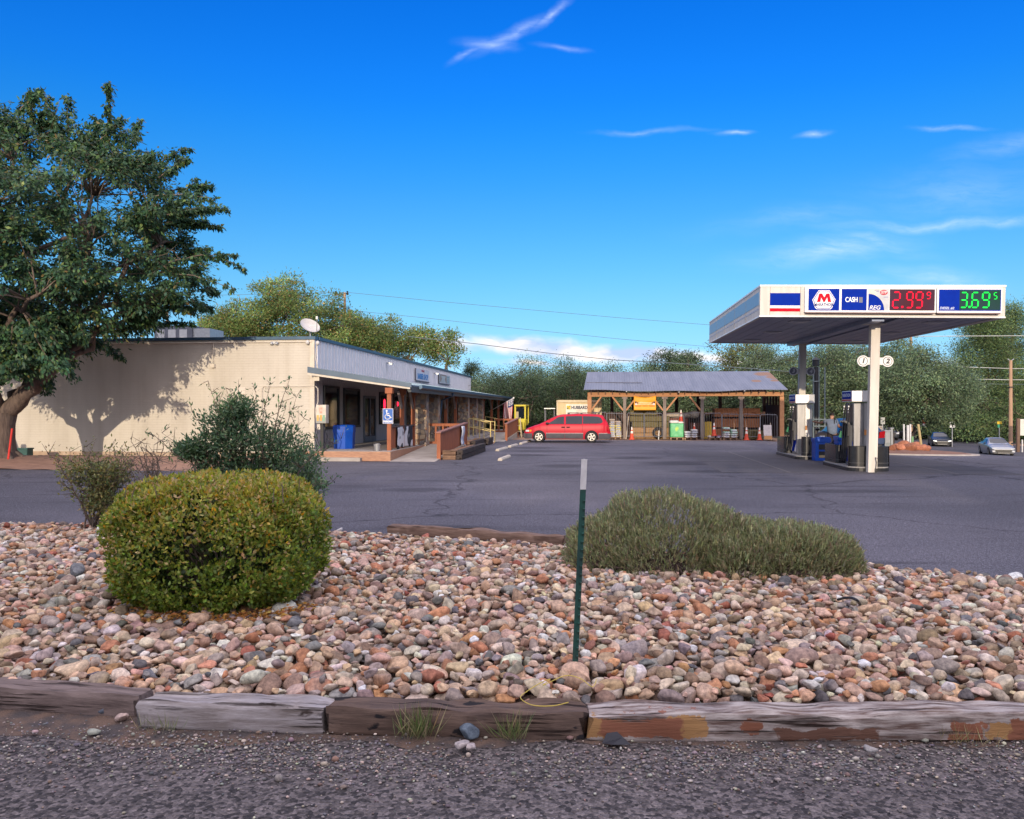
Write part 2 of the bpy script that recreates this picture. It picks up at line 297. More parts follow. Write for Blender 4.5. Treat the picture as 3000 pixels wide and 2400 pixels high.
# ------------------------------------------------------------------ ground sheets
def sheet(name, xs, ys, zf, mat, keep=None, kind='structure', smooth=True):
    xs = list(xs); ys = list(ys); V = [(x, y, zf(x, y)) for y in ys for x in xs]; nx = len(xs); Fc = []
    for j in range(len(ys)-1):
        for i in range(nx-1):
            if keep is None or keep((xs[i]+xs[i+1])/2, (ys[j]+ys[j+1])/2): Fc.append((j*nx+i, j*nx+i+1, (j+1)*nx+i+1, (j+1)*nx+i))
    o = npmesh(name, V, Fc, mat, smooth=smooth); o['kind'] = kind; return o
def asphalt_mat(name, c, speck=.35, scale=70., stain=.35, tintc=None, bump=.5, agg=0., cracks=False, medk=.45):
    m = bpy.data.materials.new(name); m.use_nodes = True; N, L, b = nodes_of(m)
    tc = N.new('ShaderNodeTexCoord')
    def noise(sc, det=5, stretch=None, ro=.6):
        n = N.new('ShaderNodeTexNoise'); n.inputs['Scale'].default_value = sc; n.inputs['Detail'].default_value = det; n.inputs['Roughness'].default_value = ro
        if stretch:
            mp = N.new('ShaderNodeMapping'); mp.inputs['Scale'].default_value = stretch; L.new(tc.outputs['Object'], mp.inputs[0]); L.new(mp.outputs[0], n.inputs['Vector'])
        else: L.new(tc.outputs['Object'], n.inputs['Vector'])
        return n
    def ramp(src, p0, p1, c0, c1):
        r = N.new('ShaderNodeValToRGB'); r.color_ramp.elements[0].position = p0; r.color_ramp.elements[1].position = p1
        r.color_ramp.elements[0].color = (*c0,1); r.color_ramp.elements[1].color = (*c1,1); L.new(src, r.inputs[0]); return r.outputs[0]
    def mul(a, bb):
        x = N.new('ShaderNodeMix'); x.data_type='RGBA'; x.blend_type='MULTIPLY'; x.inputs[0].default_value=1; L.new(a, x.inputs[6]); L.new(bb, x.inputs[7]); return x.outputs[2]
    g = lambda k: (k,k,k)
    base = ramp(noise(.22,4).outputs['Fac'], .3, .7, tuple(k*.82 for k in c), tuple(k*1.1 for k in c))
    fine = ramp(noise(scale,3).outputs['Fac'], .28, .72, g(1-speck), g(1+speck))
    med = ramp(noise(scale/6,4).outputs['Fac'], .3, .7, g(1-speck*medk), g(1+speck*medk*.9))
    sm = ramp(noise(.45,5,(.35,1.6,1)).outputs['Fac'], .56, .72, g(1), g(1-stain))
    sm2 = ramp(noise(.12,3,(1,.5,1)).outputs['Fac'], .45, .7, g(1), g(1-stain*.5))
    col = mul(mul(mul(base, fine), med), mul(sm, sm2))
    if agg:
        v = N.new('ShaderNodeTexVoronoi'); v.inputs['Scale'].default_value = agg; L.new(tc.outputs['Object'], v.inputs['Vector'])
        hs = N.new('ShaderNodeSeparateColor'); L.new(v.outputs['Color'], hs.inputs[0])
        col = mul(col, ramp(hs.outputs[0], .1, .95, g(.5), (2.1,2.0,1.9)))
        d = ramp(v.outputs['Distance'], .0, .7, g(1), g(0))
    if cracks:
        col = mul(col, ramp(noise(48,2).outputs['Fac'], .40, .64, g(.70), g(1.38)))
        col = mul(col, ramp(noise(20,3).outputs['Fac'], .36, .64, g(.80), g(1.22)))
        col = mul(col, ramp(noise(.55,6,(.10,1.4,1),.7).outputs['Fac'], .60, .66, g(1), g(.62)))
        col = mul(col, ramp(noise(.09,4).outputs['Fac'], .42, .60, g(.88), (1.22,1.19,1.16)))
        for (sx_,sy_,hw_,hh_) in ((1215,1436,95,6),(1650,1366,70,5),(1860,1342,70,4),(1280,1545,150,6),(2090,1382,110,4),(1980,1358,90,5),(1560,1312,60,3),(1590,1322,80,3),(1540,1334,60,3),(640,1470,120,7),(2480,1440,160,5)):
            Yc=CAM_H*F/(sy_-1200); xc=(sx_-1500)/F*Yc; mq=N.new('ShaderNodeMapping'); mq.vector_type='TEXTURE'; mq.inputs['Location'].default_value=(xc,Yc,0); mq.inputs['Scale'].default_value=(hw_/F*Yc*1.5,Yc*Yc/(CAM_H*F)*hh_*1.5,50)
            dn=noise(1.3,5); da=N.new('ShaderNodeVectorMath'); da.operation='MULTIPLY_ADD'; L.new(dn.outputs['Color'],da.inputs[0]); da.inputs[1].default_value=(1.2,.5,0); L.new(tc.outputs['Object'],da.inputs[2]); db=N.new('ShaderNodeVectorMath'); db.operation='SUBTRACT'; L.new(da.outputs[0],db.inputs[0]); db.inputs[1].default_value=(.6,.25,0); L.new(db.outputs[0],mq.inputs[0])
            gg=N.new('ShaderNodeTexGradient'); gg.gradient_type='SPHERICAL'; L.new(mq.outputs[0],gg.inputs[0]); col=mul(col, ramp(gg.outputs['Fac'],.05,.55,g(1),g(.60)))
        wn = noise(.8,5); wv = N.new('ShaderNodeVectorMath'); wv.operation='MULTIPLY_ADD'; L.new(wn.outputs['Color'], wv.inputs[0]); wv.inputs[1].default_value=(1.6,1.6,0); L.new(tc.outputs['Object'], wv.inputs[2])
        vc = N.new('ShaderNodeTexVoronoi'); vc.feature='DISTANCE_TO_EDGE'; vc.inputs['Scale'].default_value=.11; L.new(wv.outputs[0], vc.inputs['Vector'])
        col = mul(col, ramp(vc.outputs['Distance'], .0, .006, g(.42), g(1)))
    L.new(col, b.inputs['Base Color']); b.inputs['Roughness'].default_value = .88; b.inputs['Specular IOR Level'].default_value = .2
    bp = N.new('ShaderNodeBump'); bp.inputs['Strength'].default_value = bump; bp.inputs['Distance'].default_value = .012
    if agg: L.new(d, bp.inputs['Height'])
    else: L.new(noise(scale,3).outputs['Fac'], bp.inputs['Height'])
    L.new(bp.outputs[0], b.inputs['Normal']); MATS[name] = m; return m

dirt = M('dirt', (.34,.21,.14), rough=.95, c2=(.22,.135,.09), scale=1.3, bump=.6, bscale=14)
far = [-3000,-1200,-500,-200,-100,-60,-40,-25,-15,-8,0,8,14,18,22,26,30,34,38,42,50,60,80,120,200,500,1200,3000]
farY = [-300,-80,-30,-12,0,6,12,20,26,30,34,38,42,46,50,54,58,62,70,80,100,140,200,400,900,2000,5000]
sheet('ground', far, farY, lambda x,y: gz(x,y)-.03, dirt)
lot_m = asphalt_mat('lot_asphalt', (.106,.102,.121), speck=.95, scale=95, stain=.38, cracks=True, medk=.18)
def in_lot(x, y):
    u = x*CT-y*ST; v = x*ST+y*CT
    if u < -6.3 and v > 29.3: return False
    if x < -14.6 and y > 25.6 - .12*(x+14.6): return False
    if v > 51.0 and u < 18: return False
    return True
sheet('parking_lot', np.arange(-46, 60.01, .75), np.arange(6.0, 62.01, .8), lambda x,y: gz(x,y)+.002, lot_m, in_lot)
road_m = asphalt_mat('road_asphalt', (.086,.077,.079), speck=.45, scale=60, stain=.25, agg=42, bump=.9)
sheet('front_road', np.linspace(-30, 30, 13), np.linspace(-14, 4.95, 8), lambda x,y: .002, road_m)
street_m = asphalt_mat('street_asphalt', (.075,.072,.082), speck=.25, scale=30, stain=.15)
def in_street(x, y):
    xc = 33 + (y-40)*.285; return -7.5 < x-xc < 7.5 or (y > 92 and -60 < x < 120 and y < 104)
sheet('street', np.arange(12, 84, .8), np.arange(25, 112, .8), lambda x,y: gz(x,y)+.010, street_m, in_street)

# dirt strip between the road and the timbers, with an uneven front edge
rs = np.random.default_rng(5)
def shoulder():
    xs = np.linspace(-9, 9, 90); edge = 4.60 + .05*np.sin(xs*1.3+1) + .05*np.sin(xs*3.7) + rs.normal(0,.04,90) - .06*np.minimum(xs,0)
    V = []; Fc = []
    for i, x in enumerate(xs):
        for k in range(7):
            y = edge[i]+(6.0-edge[i])*k/6; V.append((x, y, .004+.022*ss(0,1,k/2.0)+ (rs.normal(0,.003) if k>1 else 0)))
    for i in range(89):
        for k in range(6): Fc.append((i*7+k, (i+1)*7+k, (i+1)*7+k+1, i*7+k+1))
    o = npmesh('dirt_shoulder', V, Fc, M('shoulder_dirt',(.15,.098,.072),rough=.95,c2=(.07,.058,.056),scale=7.,bump=1,bscale=60,contrast=(.38,.62)), smooth=True); o['kind']='structure'
shoulder()

# distant mesa
def hills():
    V=[]; Fc=[]; n=160; rr=np.random.default_rng(9)
    for i in range(n):
        t=i/(n-1); x=-2600+5200*t; y0=2300
        ppx=1500+F*x/2600
        top=104+18*math.sin(t*9)+9*math.sin(t*31+1)+5*math.sin(t*77)+rr.normal(0,2)
        top*= .55+.45*ss(900,1350,ppx)*(1-.45*ss(1950,2300,ppx))
        for (yy,k) in ((2300,0),(2420,.42),(2520,.62),(2560,.9),(2600,1),(3200,1.02)): V.append((x,yy+60*math.sin(t*23),-5+top*k+(rr.normal(0,2) if 0<k<1 else 0)))
    for i in range(n-1):
        for k in range(5): Fc.append((i*6+k,(i+1)*6+k,(i+1)*6+k+1,i*6+k+1))
    o=npmesh('hills',V,Fc,M('mesa_rock',(.24,.19,.20),rough=1,c2=(.10,.12,.11),scale=.02,detail=9,stretch=(1,1,2.5),contrast=(.42,.58))); o['kind']='structure'
hills()

# ------------------------------------------------------------------ raised bed: soil, timbers, cobbles
def bed_front(x): return 5.10 + (.0 if x > 0 else -.055*x) * 1.0     # front line of the rock bed (behind the timbers)
BACK = [(-12,13.3),(-8.1,13.0),(-4.9,12.75),(-2.8,12.15),(.7,11.0),(4.3,9.3),(5.6,8.75),(9,7.9)]
def bed_back(x):
    for (a,b),(c,d) in zip(BACK, BACK[1:]):
        if a <= x <= c: return b+(d-b)*(x-a)/(c-a)
    return BACK[0][1] if x < BACK[0][0] else BACK[-1][1]
def mound(x, y):
    f, b = bed_front(x), bed_back(x); t = (y-f)/(b-f)
    return .03 + .045*ss(-.02,.3,t)*(1-ss(.75,1.03,t)) if -.05 < t < 1.05 else 0.
def soil():
    V=[]; Fc=[]; nx,ny=70,26; xs=np.linspace(-11,8,nx)
    for x in xs:
        for k in range(ny):
            t=-.02+1.04*k/(ny-1); f,b=bed_front(x),bed_back(x); y=f+(b-f)*t; V.append((x,y,mound(x,y) if 0<k<ny-1 else .004))
    for i in range(nx-1):
        for k in range(ny-1): Fc.append((i*ny+k,(i+1)*ny+k,(i+1)*ny+k+1,i*ny+k+1))
    o=npmesh('planting_bed_soil',V,Fc,M('bed_soil',(.17,.11,.075),rough=1,c2=(.09,.06,.045),scale=6,bump=.8,bscale=30),smooth=True); o['kind']='structure'
soil()

def wood_mat(name, c, c2, streak=(.12,1,1), scale=26, rough=.85, patches=None, bump=.8, lo=.32, hi=.68, spots=None):
    """grain along local x; patches = [(colour, scale, threshold, offset)] of flaking paint"""
    m = bpy.data.materials.new(name); m.use_nodes=True; N,L,b = nodes_of(m); tc=N.new('ShaderNodeTexCoord')
    mp=N.new('ShaderNodeMapping'); mp.inputs['Scale'].default_value=streak; L.new(tc.outputs['Object'],mp.inputs[0])
    nz=N.new('ShaderNodeTexNoise'); nz.inputs['Scale'].default_value=scale; nz.inputs['Detail'].default_value=8; nz.inputs['Roughness'].default_value=.68; L.new(mp.outputs[0],nz.inputs['Vector'])
    r=N.new('ShaderNodeValToRGB'); r.color_ramp.elements[0].position=lo; r.color_ramp.elements[1].position=hi; r.color_ramp.elements[0].color=(*c2,1); r.color_ramp.elements[1].color=(*c,1); L.new(nz.outputs['Fac'],r.inputs[0])
    # long dark checks
    mp2=N.new('ShaderNodeMapping'); mp2.inputs['Scale'].default_value=(streak[0]*.35,1,1); L.new(tc.outputs['Object'],mp2.inputs[0])
    n2=N.new('ShaderNodeTexNoise'); n2.inputs['Scale'].default_value=scale*1.1; n2.inputs['Detail'].default_value=5; L.new(mp2.outputs[0],n2.inputs['Vector'])
    r2=N.new('ShaderNodeValToRGB'); r2.color_ramp.elements[0].position=.33; r2.color_ramp.elements[1].position=.41; r2.color_ramp.elements[0].color=(.22,.2,.19,1); r2.color_ramp.elements[1].color=(1,1,1,1); L.new(n2.outputs['Fac'],r2.inputs[0])
    mx=N.new('ShaderNodeMix'); mx.data_type='RGBA'; mx.blend_type='MULTIPLY'; mx.inputs[0].default_value=1; L.new(r.outputs[0],mx.inputs[6]); L.new(r2.outputs[0],mx.inputs[7]); col=mx.outputs[2]
    for (pc,ps,th,off) in (patches or []):
        mp3=N.new('ShaderNodeMapping'); mp3.inputs['Location'].default_value=off; mp3.inputs['Scale'].default_value=(.45,1,1); L.new(tc.outputs['Object'],mp3.inputs[0])
        n3=N.new('ShaderNodeTexNoise'); n3.inputs['Scale'].default_value=ps; n3.inputs['Detail'].default_value=5; L.new(mp3.outputs[0],n3.inputs['Vector'])
        r3=N.new('ShaderNodeValToRGB'); r3.color_ramp.elements[0].position=th; r3.color_ramp.elements[1].position=th+.02; L.new(n3.outputs['Fac'],r3.inputs[0])
        m3=N.new('ShaderNodeMix'); m3.data_type='RGBA'; L.new(r3.outputs[0],m3.inputs[0]); L.new(col,m3.inputs[6]); m3.inputs[7].default_value=(*pc,1); col=m3.outputs[2]
    for (cx,cz,hx,hz,pc) in (spots or []):
        wn=N.new('ShaderNodeTexNoise'); wn.inputs['Scale'].default_value=9; wn.inputs['Detail'].default_value=6; wn.inputs['Roughness'].default_value=.7; L.new(mp.outputs[0] if 0 else tc.outputs['Object'],wn.inputs['Vector'])
        wa=N.new('ShaderNodeVectorMath'); wa.operation='MULTIPLY_ADD'; L.new(wn.outputs['Color'],wa.inputs[0]); wa.inputs[1].default_value=(.22,0,.11); L.new(tc.outputs['Object'],wa.inputs[2])
        mq=N.new('ShaderNodeMapping'); mq.vector_type='TEXTURE'; mq.inputs['Location'].default_value=(cx+.11,-.12,cz+.055); mq.inputs['Scale'].default_value=(hx,.13,hz); L.new(wa.outputs[0],mq.inputs[0])
        sq=N.new('ShaderNodeVectorMath'); sq.operation='ABSOLUTE'; L.new(mq.outputs[0],sq.inputs[0]); sx_=N.new('ShaderNodeSeparateXYZ'); L.new(sq.outputs[0],sx_.inputs[0])
        mm=N.new('ShaderNodeMath'); mm.operation='MAXIMUM'; L.new(sx_.outputs[0],mm.inputs[0]); L.new(sx_.outputs[2],mm.inputs[1]); m2=N.new('ShaderNodeMath'); m2.operation='MAXIMUM'; L.new(mm.outputs[0],m2.inputs[0]); L.new(sx_.outputs[1],m2.inputs[1])
        r4=N.new('ShaderNodeValToRGB'); r4.color_ramp.elements[0].position=.93; r4.color_ramp.elements[1].position=1.0; r4.color_ramp.elements[0].color=(1,1,1,1); r4.color_ramp.elements[1].color=(0,0,0,1); L.new(m2.outputs[0],r4.inputs[0])
        fl=N.new('ShaderNodeMath'); fl.operation='MULTIPLY'; L.new(r4.outputs[0],fl.inputs[0]); L.new(r2.outputs[0],fl.inputs[1])
        m4=N.new('ShaderNodeMix'); m4.data_type='RGBA'; L.new(fl.outputs[0],m4.inputs[0]); L.new(col,m4.inputs[6]); m4.inputs[7].default_value=(*pc,1); col=m4.outputs[2]
    L.new(col,b.inputs['Base Color']); b.inputs['Roughness'].default_value=rough; b.inputs['Specular IOR Level'].default_value=.2
    bp=N.new('ShaderNodeBump'); bp.inputs['Strength'].default_value=bump; bp.inputs['Distance'].default_value=.012; L.new(nz.outputs['Fac'],bp.inputs['Height'])
    bp2=N.new('ShaderNodeBump'); bp2.inputs['Strength'].default_value=.7; bp2.inputs['Distance'].default_value=.02; L.new(r2.outputs[0],bp2.inputs['Height']); L.new(bp.outputs[0],bp2.inputs['Normal']); L.new(bp2.outputs[0],b.inputs['Normal'])
    MATS[name]=m; return m
def timber(name, label, a, b, w, h, mat, seed, cat='timber', group=None, sag=.01, rnd=.028, z0=0.):
    """weathered timber lying from a to b (x, y): local x along its length"""
    r=np.random.default_rng(seed); A=Vector((*a,z0)); B=Vector((*b,z0)); l=(B-A).length; ang=math.atan2(B.y-A.y,B.x-A.x)
    n=max(12,int(l/.055)); sec=[]
    for (cx,cy,a0) in ((w/2-rnd,h-rnd,0),(-(w/2-rnd),h-rnd,90),(-(w/2-rnd),rnd,180),(w/2-rnd,rnd,270)):
        for k in range(4): t=R(a0+30*k); sec.append((cx+rnd*math.cos(t),cy+rnd*math.sin(t)))
    V=[]; Fc=[]; m=len(sec); lo=r.normal(0,1,(n+1,m)); 
    for k in range(3): lo=(lo+np.roll(lo,1,0)+np.roll(lo,-1,0))/3
    for i in range(n+1):
        x=l*i/n; e=min(i,n-i); sh=1-.06*max(0,2-e)/2
        for j,(yy,zz) in enumerate(sec):
            k=1+.05*lo[i,j]; V.append((x+(r.normal(0,.012) if e==0 else 0), yy*k*sh, h/2+(zz-h/2)*k*sh+.008*math.sin(x*1.7+seed)+(.018*lo[i,j] if zz>h*.6 else .004*lo[i,j])))
    for i in range(n):
        for j in range(m): j2=(j+1)%m; Fc.append((i*m+j,(i+1)*m+j,(i+1)*m+j2,i*m+j2))
    mb=MB(); mb.add(V,Fc+[tuple(range(m)),tuple(n*m+j for j in range(m-1,-1,-1))])
    o=mb.build(name,mat,smooth=True,ang=50); o.location=A; o.rotation_euler=(0,0,ang); tag(o,label,cat,group); return o
def gp(x,y,z=0.):
    Y=(CAM_H-z)*F/(y-1200); return ((x-1500)/F*Y, Y)
w_brown=wood_mat('tie_brown',(.25,.19,.17),(.10,.075,.068))
w_grey=wood_mat('tie_grey',(.43,.395,.395),(.17,.14,.125),patches=[((.055,.04,.035),5.,.66,(2,0,0))])
w_dark=wood_mat('tie_dark',(.17,.115,.088),(.065,.045,.038),patches=[((.02,.018,.02),6.,.63,(0,1,0))])
RR,OO=(.24,.10,.06),(.34,.19,.08)
w_paint=wood_mat('tie_paint',(.44,.39,.36),(.13,.085,.07),lo=.38,hi=.62,scale=30,spots=[(.55,.09,.12,.06,OO),(.04,.08,.16,.06,OO),(.30,.085,.24,.055,RR),(.92,.09,.06,.045,RR),(1.35,.05,.3,.03,(.16,.085,.06)),(2.15,.07,.10,.05,RR),(2.33,.07,.07,.045,OO),(2.52,.08,.14,.06,RR),(.30,.20,.34,.025,(.25,.11,.075))])
TG='railway timbers edging the rock bed'
def front_tie(label,x0,y0,x1,y1,mat,seed,h=.15,w=.2):
    a=gp(x0,y0); b=gp(x1,y1); return timber('timber',label,(a[0],a[1]+w/2),(b[0],b[1]+w/2),w,h,mat,seed,group=TG)
front_tie('dark brown weathered timber left of the silvery grey one',-420,2062,404,2112,w_brown,1)
front_tie('silvery grey weathered timber with a split front below the clipped hedge',408,2142,950,2158,w_grey,2,h=.165,w=.21)
front_tie('dark brown timber between the grey timber and the white painted one',958,2158,1712,2172,w_dark,3,h=.165)
front_tie('long white painted timber with flaking rust red patches',1728,2176,3300,2180,w_paint,4,h=.165,w=.21)
a=gp(1145,1560,.10); b=gp(1655,1594,.10)
timber('timber','split brown timber at the back edge of the rock bed',(a[0],a[1]),(b[0],b[1]),.2,.14,wood_mat('tie_split',(.30,.20,.15),(.10,.06,.045),scale=18),6,group=TG,z0=.075)

# cobbles ---------------------------------------------------------
ICO={}
def ico(sub):
    if sub in ICO: return ICO[sub]
    import bmesh
    bm=bmesh.new(); bmesh.ops.create_icosphere(bm,subdivisions=sub,radius=1); bm.verts.ensure_lookup_table()
    V=np.array([v.co[:] for v in bm.verts]); Fc=np.array([[v.index for v in f.verts] for f in bm.faces]); bm.free(); ICO[sub]=(V,Fc); return ICO[sub]
def rock_shapes(sub,n,seed):
    V0,Fc=ico(sub); out=[]; r=np.random.default_rng(seed)
    for i in range(n):
        V=V0.copy(); ang=r.random()
        for k in range(r.integers(5,11) if ang>.40 else r.integers(1,4)):        # planar breaks on angular stones
            d=unit(r.normal(size=3)); c=r.uniform(.42,.76); q=V@d; V-= np.outer(np.maximum(q-c,0)*r.uniform(.85,1.0),d)
        disp=np.zeros(len(V))
        for k in range(5):
            d=unit(r.normal(size=3)); disp+=.10/(1+k*.3)*np.sin(V@d*r.uniform(1.2,2.2)*(1+k*.7)+r.uniform(0,6))
        V=V*(1+disp[:,None]*(.9 if ang<.5 else .55)); V-=V.mean(0); V/=np.abs(V).max(0); out.append(V)
    return out,Fc
COLORS=[('pinkish tan',(.60,.415,.30),24),('pale beige',(.65,.525,.39),20),('mid grey',(.35,.31,.27),12),('brown',(.32,.22,.155),18),('rusty orange',(.52,.26,.14),10),
        ('chalky white',(.72,.66,.57),8),('slate grey',(.18,.172,.165),6),('mauve',(.35,.26,.22),4),('sandy',(.60,.42,.265),10),('brick red',(.38,.15,.10),3)]
SHR_HEDGE=(-2.70,7.62,.90,.84)
def cobbles():
    r=np.random.default_rng(11); X0,X1,Y0,Y1,g=-10.5,7.8,4.9,14.6,.02
    nx,ny=int((X1-X0)/g),int((Y1-Y0)/g)
    XX=X0+(np.arange(nx)+.5)*g; YY=Y0+(np.arange(ny)+.5)*g
    H=np.zeros((ny,nx)); front=np.array([bed_front(x) for x in XX]); back=np.array([bed_back(x) for x in XX])
    T=(YY[:,None]-front[None])/(back-front)[None]; sm=lambda a,b,x:(lambda t:t*t*(3-2*t))(np.clip((x-a)/(b-a),0,1))
    H=.03+.045*sm(-.02,.3,T)*(1-sm(.75,1.03,T)); H[(T<0)|(T>1)]=9; base=H.copy()
    stones=[]; 
    def inside(x,y): return abs(x)<.66*y+.4 and bed_front(x)+.05<y<bed_back(x)-.02
    def under(x,y): return ((x-1.75)/1.15)**2+((y-9.45)/.62)**2<1 or ((x-2.98)/.85)**2+((y-9.1)/.45)**2<1
    def drop(x,y,a,b,c,yaw):
        ca,sa=math.cos(yaw),math.sin(yaw); rr=max(a,b); i0,i1=int((x-rr-X0)/g),int((x+rr-X0)/g)+1; j0,j1=int((y-rr-Y0)/g),int((y+rr-Y0)/g)+1
        if i0<0 or j0<0 or i1>nx or j1>ny: return None
        dx=XX[i0:i1][None]-x; dy=YY[j0:j1][:,None]-y; p=(dx*ca+dy*sa)/a; q=(-dx*sa+dy*ca)/b; d=p*p+q*q; m=d<.92
        if not m.any(): return None
        s=np.where(m,np.sqrt(np.maximum(0,1-d)),0)*c; sub=H[j0:j1,i0:i1]
        if (sub[m]>5).mean()>.35: return None
        ok=m&(sub<5); z=np.max(np.where(ok,sub+s,-9)); z-=.0
        z=min(z, np.percentile((sub+s)[ok],80)+.0)
        return z,(slice(j0,j1),slice(i0,i1)),m,s
    def add(n,lo,hi,tries):
        k=0
        for _ in range(n):
            size=lo*(hi/lo)**(r.random()**1.3); asp=r.uniform(.52,.95); flat=r.uniform(.34,.72); a=size/2; b=a*asp; c=a*flat; best=None
            for _t in range(tries):
                y=4.95+(14.4-4.95)*r.random()**1.0; x=r.uniform(-.66*y-.4,.66*y+.4)
                if not(X0+.3<x<X1-.3) or not inside(x,y) or under(x,y): continue
                yaw=r.uniform(0,math.pi); q=drop(x,y,a,b,c,yaw)
                if q is None: continue
                dep=q[0]-mound(x,y)
                if best is None or dep<best[0]: best=(dep,x,y,yaw,q)
            if best is None: continue
            dep,x,y,yaw,(z,sl,m,s)=best
            if dep>.135: continue
            sub=H[sl]; sub[m]=np.maximum(sub[m],(z+s)[m]); stones.append((x,y,z,a,b,c,yaw))
    add(150,.18,.25,3); add(2300,.12,.18,6); add(6000,.08,.135,8); add(6500,.05,.09,9)
    st=np.array(stones); n=len(st); print('cobbles',n)
    ci=r.choice(len(COLORS),n,p=np.array([c[2] for c in COLORS])/sum(c[2] for c in COLORS))
    base_c=np.array([c[1] for c in COLORS])[ci]; colr=np.clip(base_c*np.exp(r.normal(0,.17,(n,1)))*np.exp(r.normal(0,.05,(n,3))),.03,.8)
    tilt=r.normal(0,.24,(n,2)); shp=r.integers(0,40,n)
    # which stones show: own top above the pile
    gi=((st[:,0]-X0)/g).astype(int).clip(0,nx-1); gj=((st[:,1]-Y0)/g).astype(int).clip(0,ny-1)
    top=(st[:,2]+st[:,5])>=H[gj,gi]-.015
    vis=np.abs(st[:,0])<.615*st[:,1]
    hx,hy,ha,hb=SHR_HEDGE; hid=((st[:,0]-hx)/1.15)**2+((st[:,1]-hy)/1.05)**2<1
    hid|=((st[:,0]-2.0)/1.5)**2+((st[:,1]-10)/.9)**2<1
    score=st[:,3]*st[:,4]/st[:,1]**2*(top&vis&~hid); pick=np.argsort(-score)[:300]; pm=np.zeros(n,bool); pm[pick]=True
    SH3,F3=rock_shapes(3,40,3); SH2=rock_shapes(2,40,3)[0]; F2=ico(2)[1]; 
    mat=attr_mat('cobble_stone',rough=.9,noise=26,amt=.45,bump=.5,spec=.12)
    def place(i,sh):
        x,y,z,a,b,c,yaw=st[i]; M3=np.array(Matrix.Rotation(yaw,3,'Z')@Matrix.Rotation(tilt[i,0],3,'X')@Matrix.Rotation(tilt[i,1],3,'Y'))
        return (sh[shp[i]]*np.array([a,b,c])*1.04)@M3.T
    # second tone on some stones
    def tone(i,V):
        c=np.repeat(colr[i][None],len(V),0)
        if (i*7919)%5==0:
            d=unit(np.array([math.sin(i),math.cos(i*1.7),math.sin(i*2.3)])); k=(np.sin(V@d*40+i)*.5+.5)[:,None]; c=c*(1-.45*k)+np.array([.55,.45,.38])*.45*k
        return c
    rest=[i for i in range(n) if not pm[i]]
    VV=[];FF=[];CC=[];o=0
    for i in rest:
        nr=st[i,1]<6.6; v=place(i,SH3 if nr else SH2); VV.append(v+st[i,:3]); FF.append((F3 if nr else F2)+o); CC.append(tone(i,v)); o+=len(v)
    ob=npmesh('river_cobbles',np.concatenate(VV),np.concatenate(FF),mat,col=np.concatenate(CC),smooth=True)
    tag(ob,'mixed bed of smaller river cobbles between the timbers and the parking lot','cobbles',kind='stuff')
    # individual stones
    def zone(x,y):
        pxx=1500+F*x/y
        row='against' if y<5.45 else ('just behind' if y<5.75 else ('further behind' if y<6.3 else 'far behind'))
        tie='left brown timber' if pxx<405 else 'silvery timber' if pxx<955 else 'dark middle timber' if pxx<1500 else 'dark timber by post' if pxx<1720 else 'painted timber by post' if pxx<2050 else 'painted timber centre' if pxx<2500 else 'painted timber right end'
        return row+' '+tie
    seen={}; items=[]
    for i in pick:
        x,y,z,a,b,c,yaw=st[i]; fl=c/a
        sz='very large' if a>.10 else 'large' if a>.082 else 'medium' if a>.068 else 'smaller'
        sh='flat' if fl<.45 else 'plump' if fl>.60 else ''
        el='long ' if b/a<.7 else ''
        lab=' '.join(f"{sz} {sh} {el}{COLORS[ci[i]][0]} cobble {zone(x,y)}".split())
        items.append([i,lab,1500+F*x/y,1200+F*(CAM_H-z)/y])
    from collections import defaultdict
    G=defaultdict(list)
    for it in items: G[it[1]].append(it)
    for lab,L_ in G.items():
        if len(L_)==2:
            L_.sort(key=lambda t:t[2]); L_[0][1]='left of two: '+lab; L_[1][1]='right of two: '+lab
        elif len(L_)>2:
            L_.sort(key=lambda t:t[2]); W=['leftmost','second','third','fourth','fifth','sixth','seventh']
            for k,it in enumerate(L_): it[1]=('rightmost' if k==len(L_)-1 else W[min(k,6)] + ('' if k==0 else ' from left'))+': '+lab
    for i,lab,_,_ in items:
        v=place(i,SH3); ob=npmesh('cobble',v,F3,mat,col=tone(i,v),smooth=True); ob.location=st[i,:3]; tag(ob,lab,'cobble','river cobbles in the planting bed')
cobbles()

# loose gravel on the road edge (uncountable)
def gravel():
    r=np.random.default_rng(21); n=16000; V0,F0=ico(1); VV=[];FF=[];CC=[]
    X=r.uniform(-4.4,4.4,n); Y=4.42+r.normal(0,.17,n)-.05*np.minimum(X,0); Y=np.where(r.random(n)<.13,r.uniform(3.3,4.9,n),Y)
    dens=.5+.5*np.sin(X*1.9+Y*3)*np.sin(X*.8-1); keep=(Y<5.1-.05*X*(X<0))&(r.random(n)<np.clip(dens+.25*(X>0),.15,1)); X=X[keep];Y=Y[keep];n=len(X)
    s=.0036*np.exp(r.normal(0,.5,n))+.0014; C=pal(r,n,[(.27,.24,.22),(.15,.14,.145),(.40,.34,.28),(.22,.16,.13),(.52,.46,.39)],[5,6,2.5,3,1],.2)
    for i in range(n):
        q=np.array([s[i]*r.uniform(.8,1.5),s[i]*r.uniform(.7,1.2),s[i]*r.uniform(.5,.9)]); v=V0*q*(1+r.normal(0,.1,(len(V0),1)))
        VV.append(v+np.array([X[i],Y[i],.004+.022*ss(4.5,4.9,Y[i])+q[2]*.6])); FF.append(F0+i*len(V0)); CC.append(np.repeat(C[i][None],len(V0),0))
    ob=npmesh('road_gravel',np.concatenate(VV),np.concatenate(FF),attr_mat('gravel_stone',noise=60,amt=.25,bump=0),col=np.concatenate(CC),smooth=True)
    tag(ob,'loose gravel scattered along the road edge below the timbers','gravel',kind='stuff')
gravel()
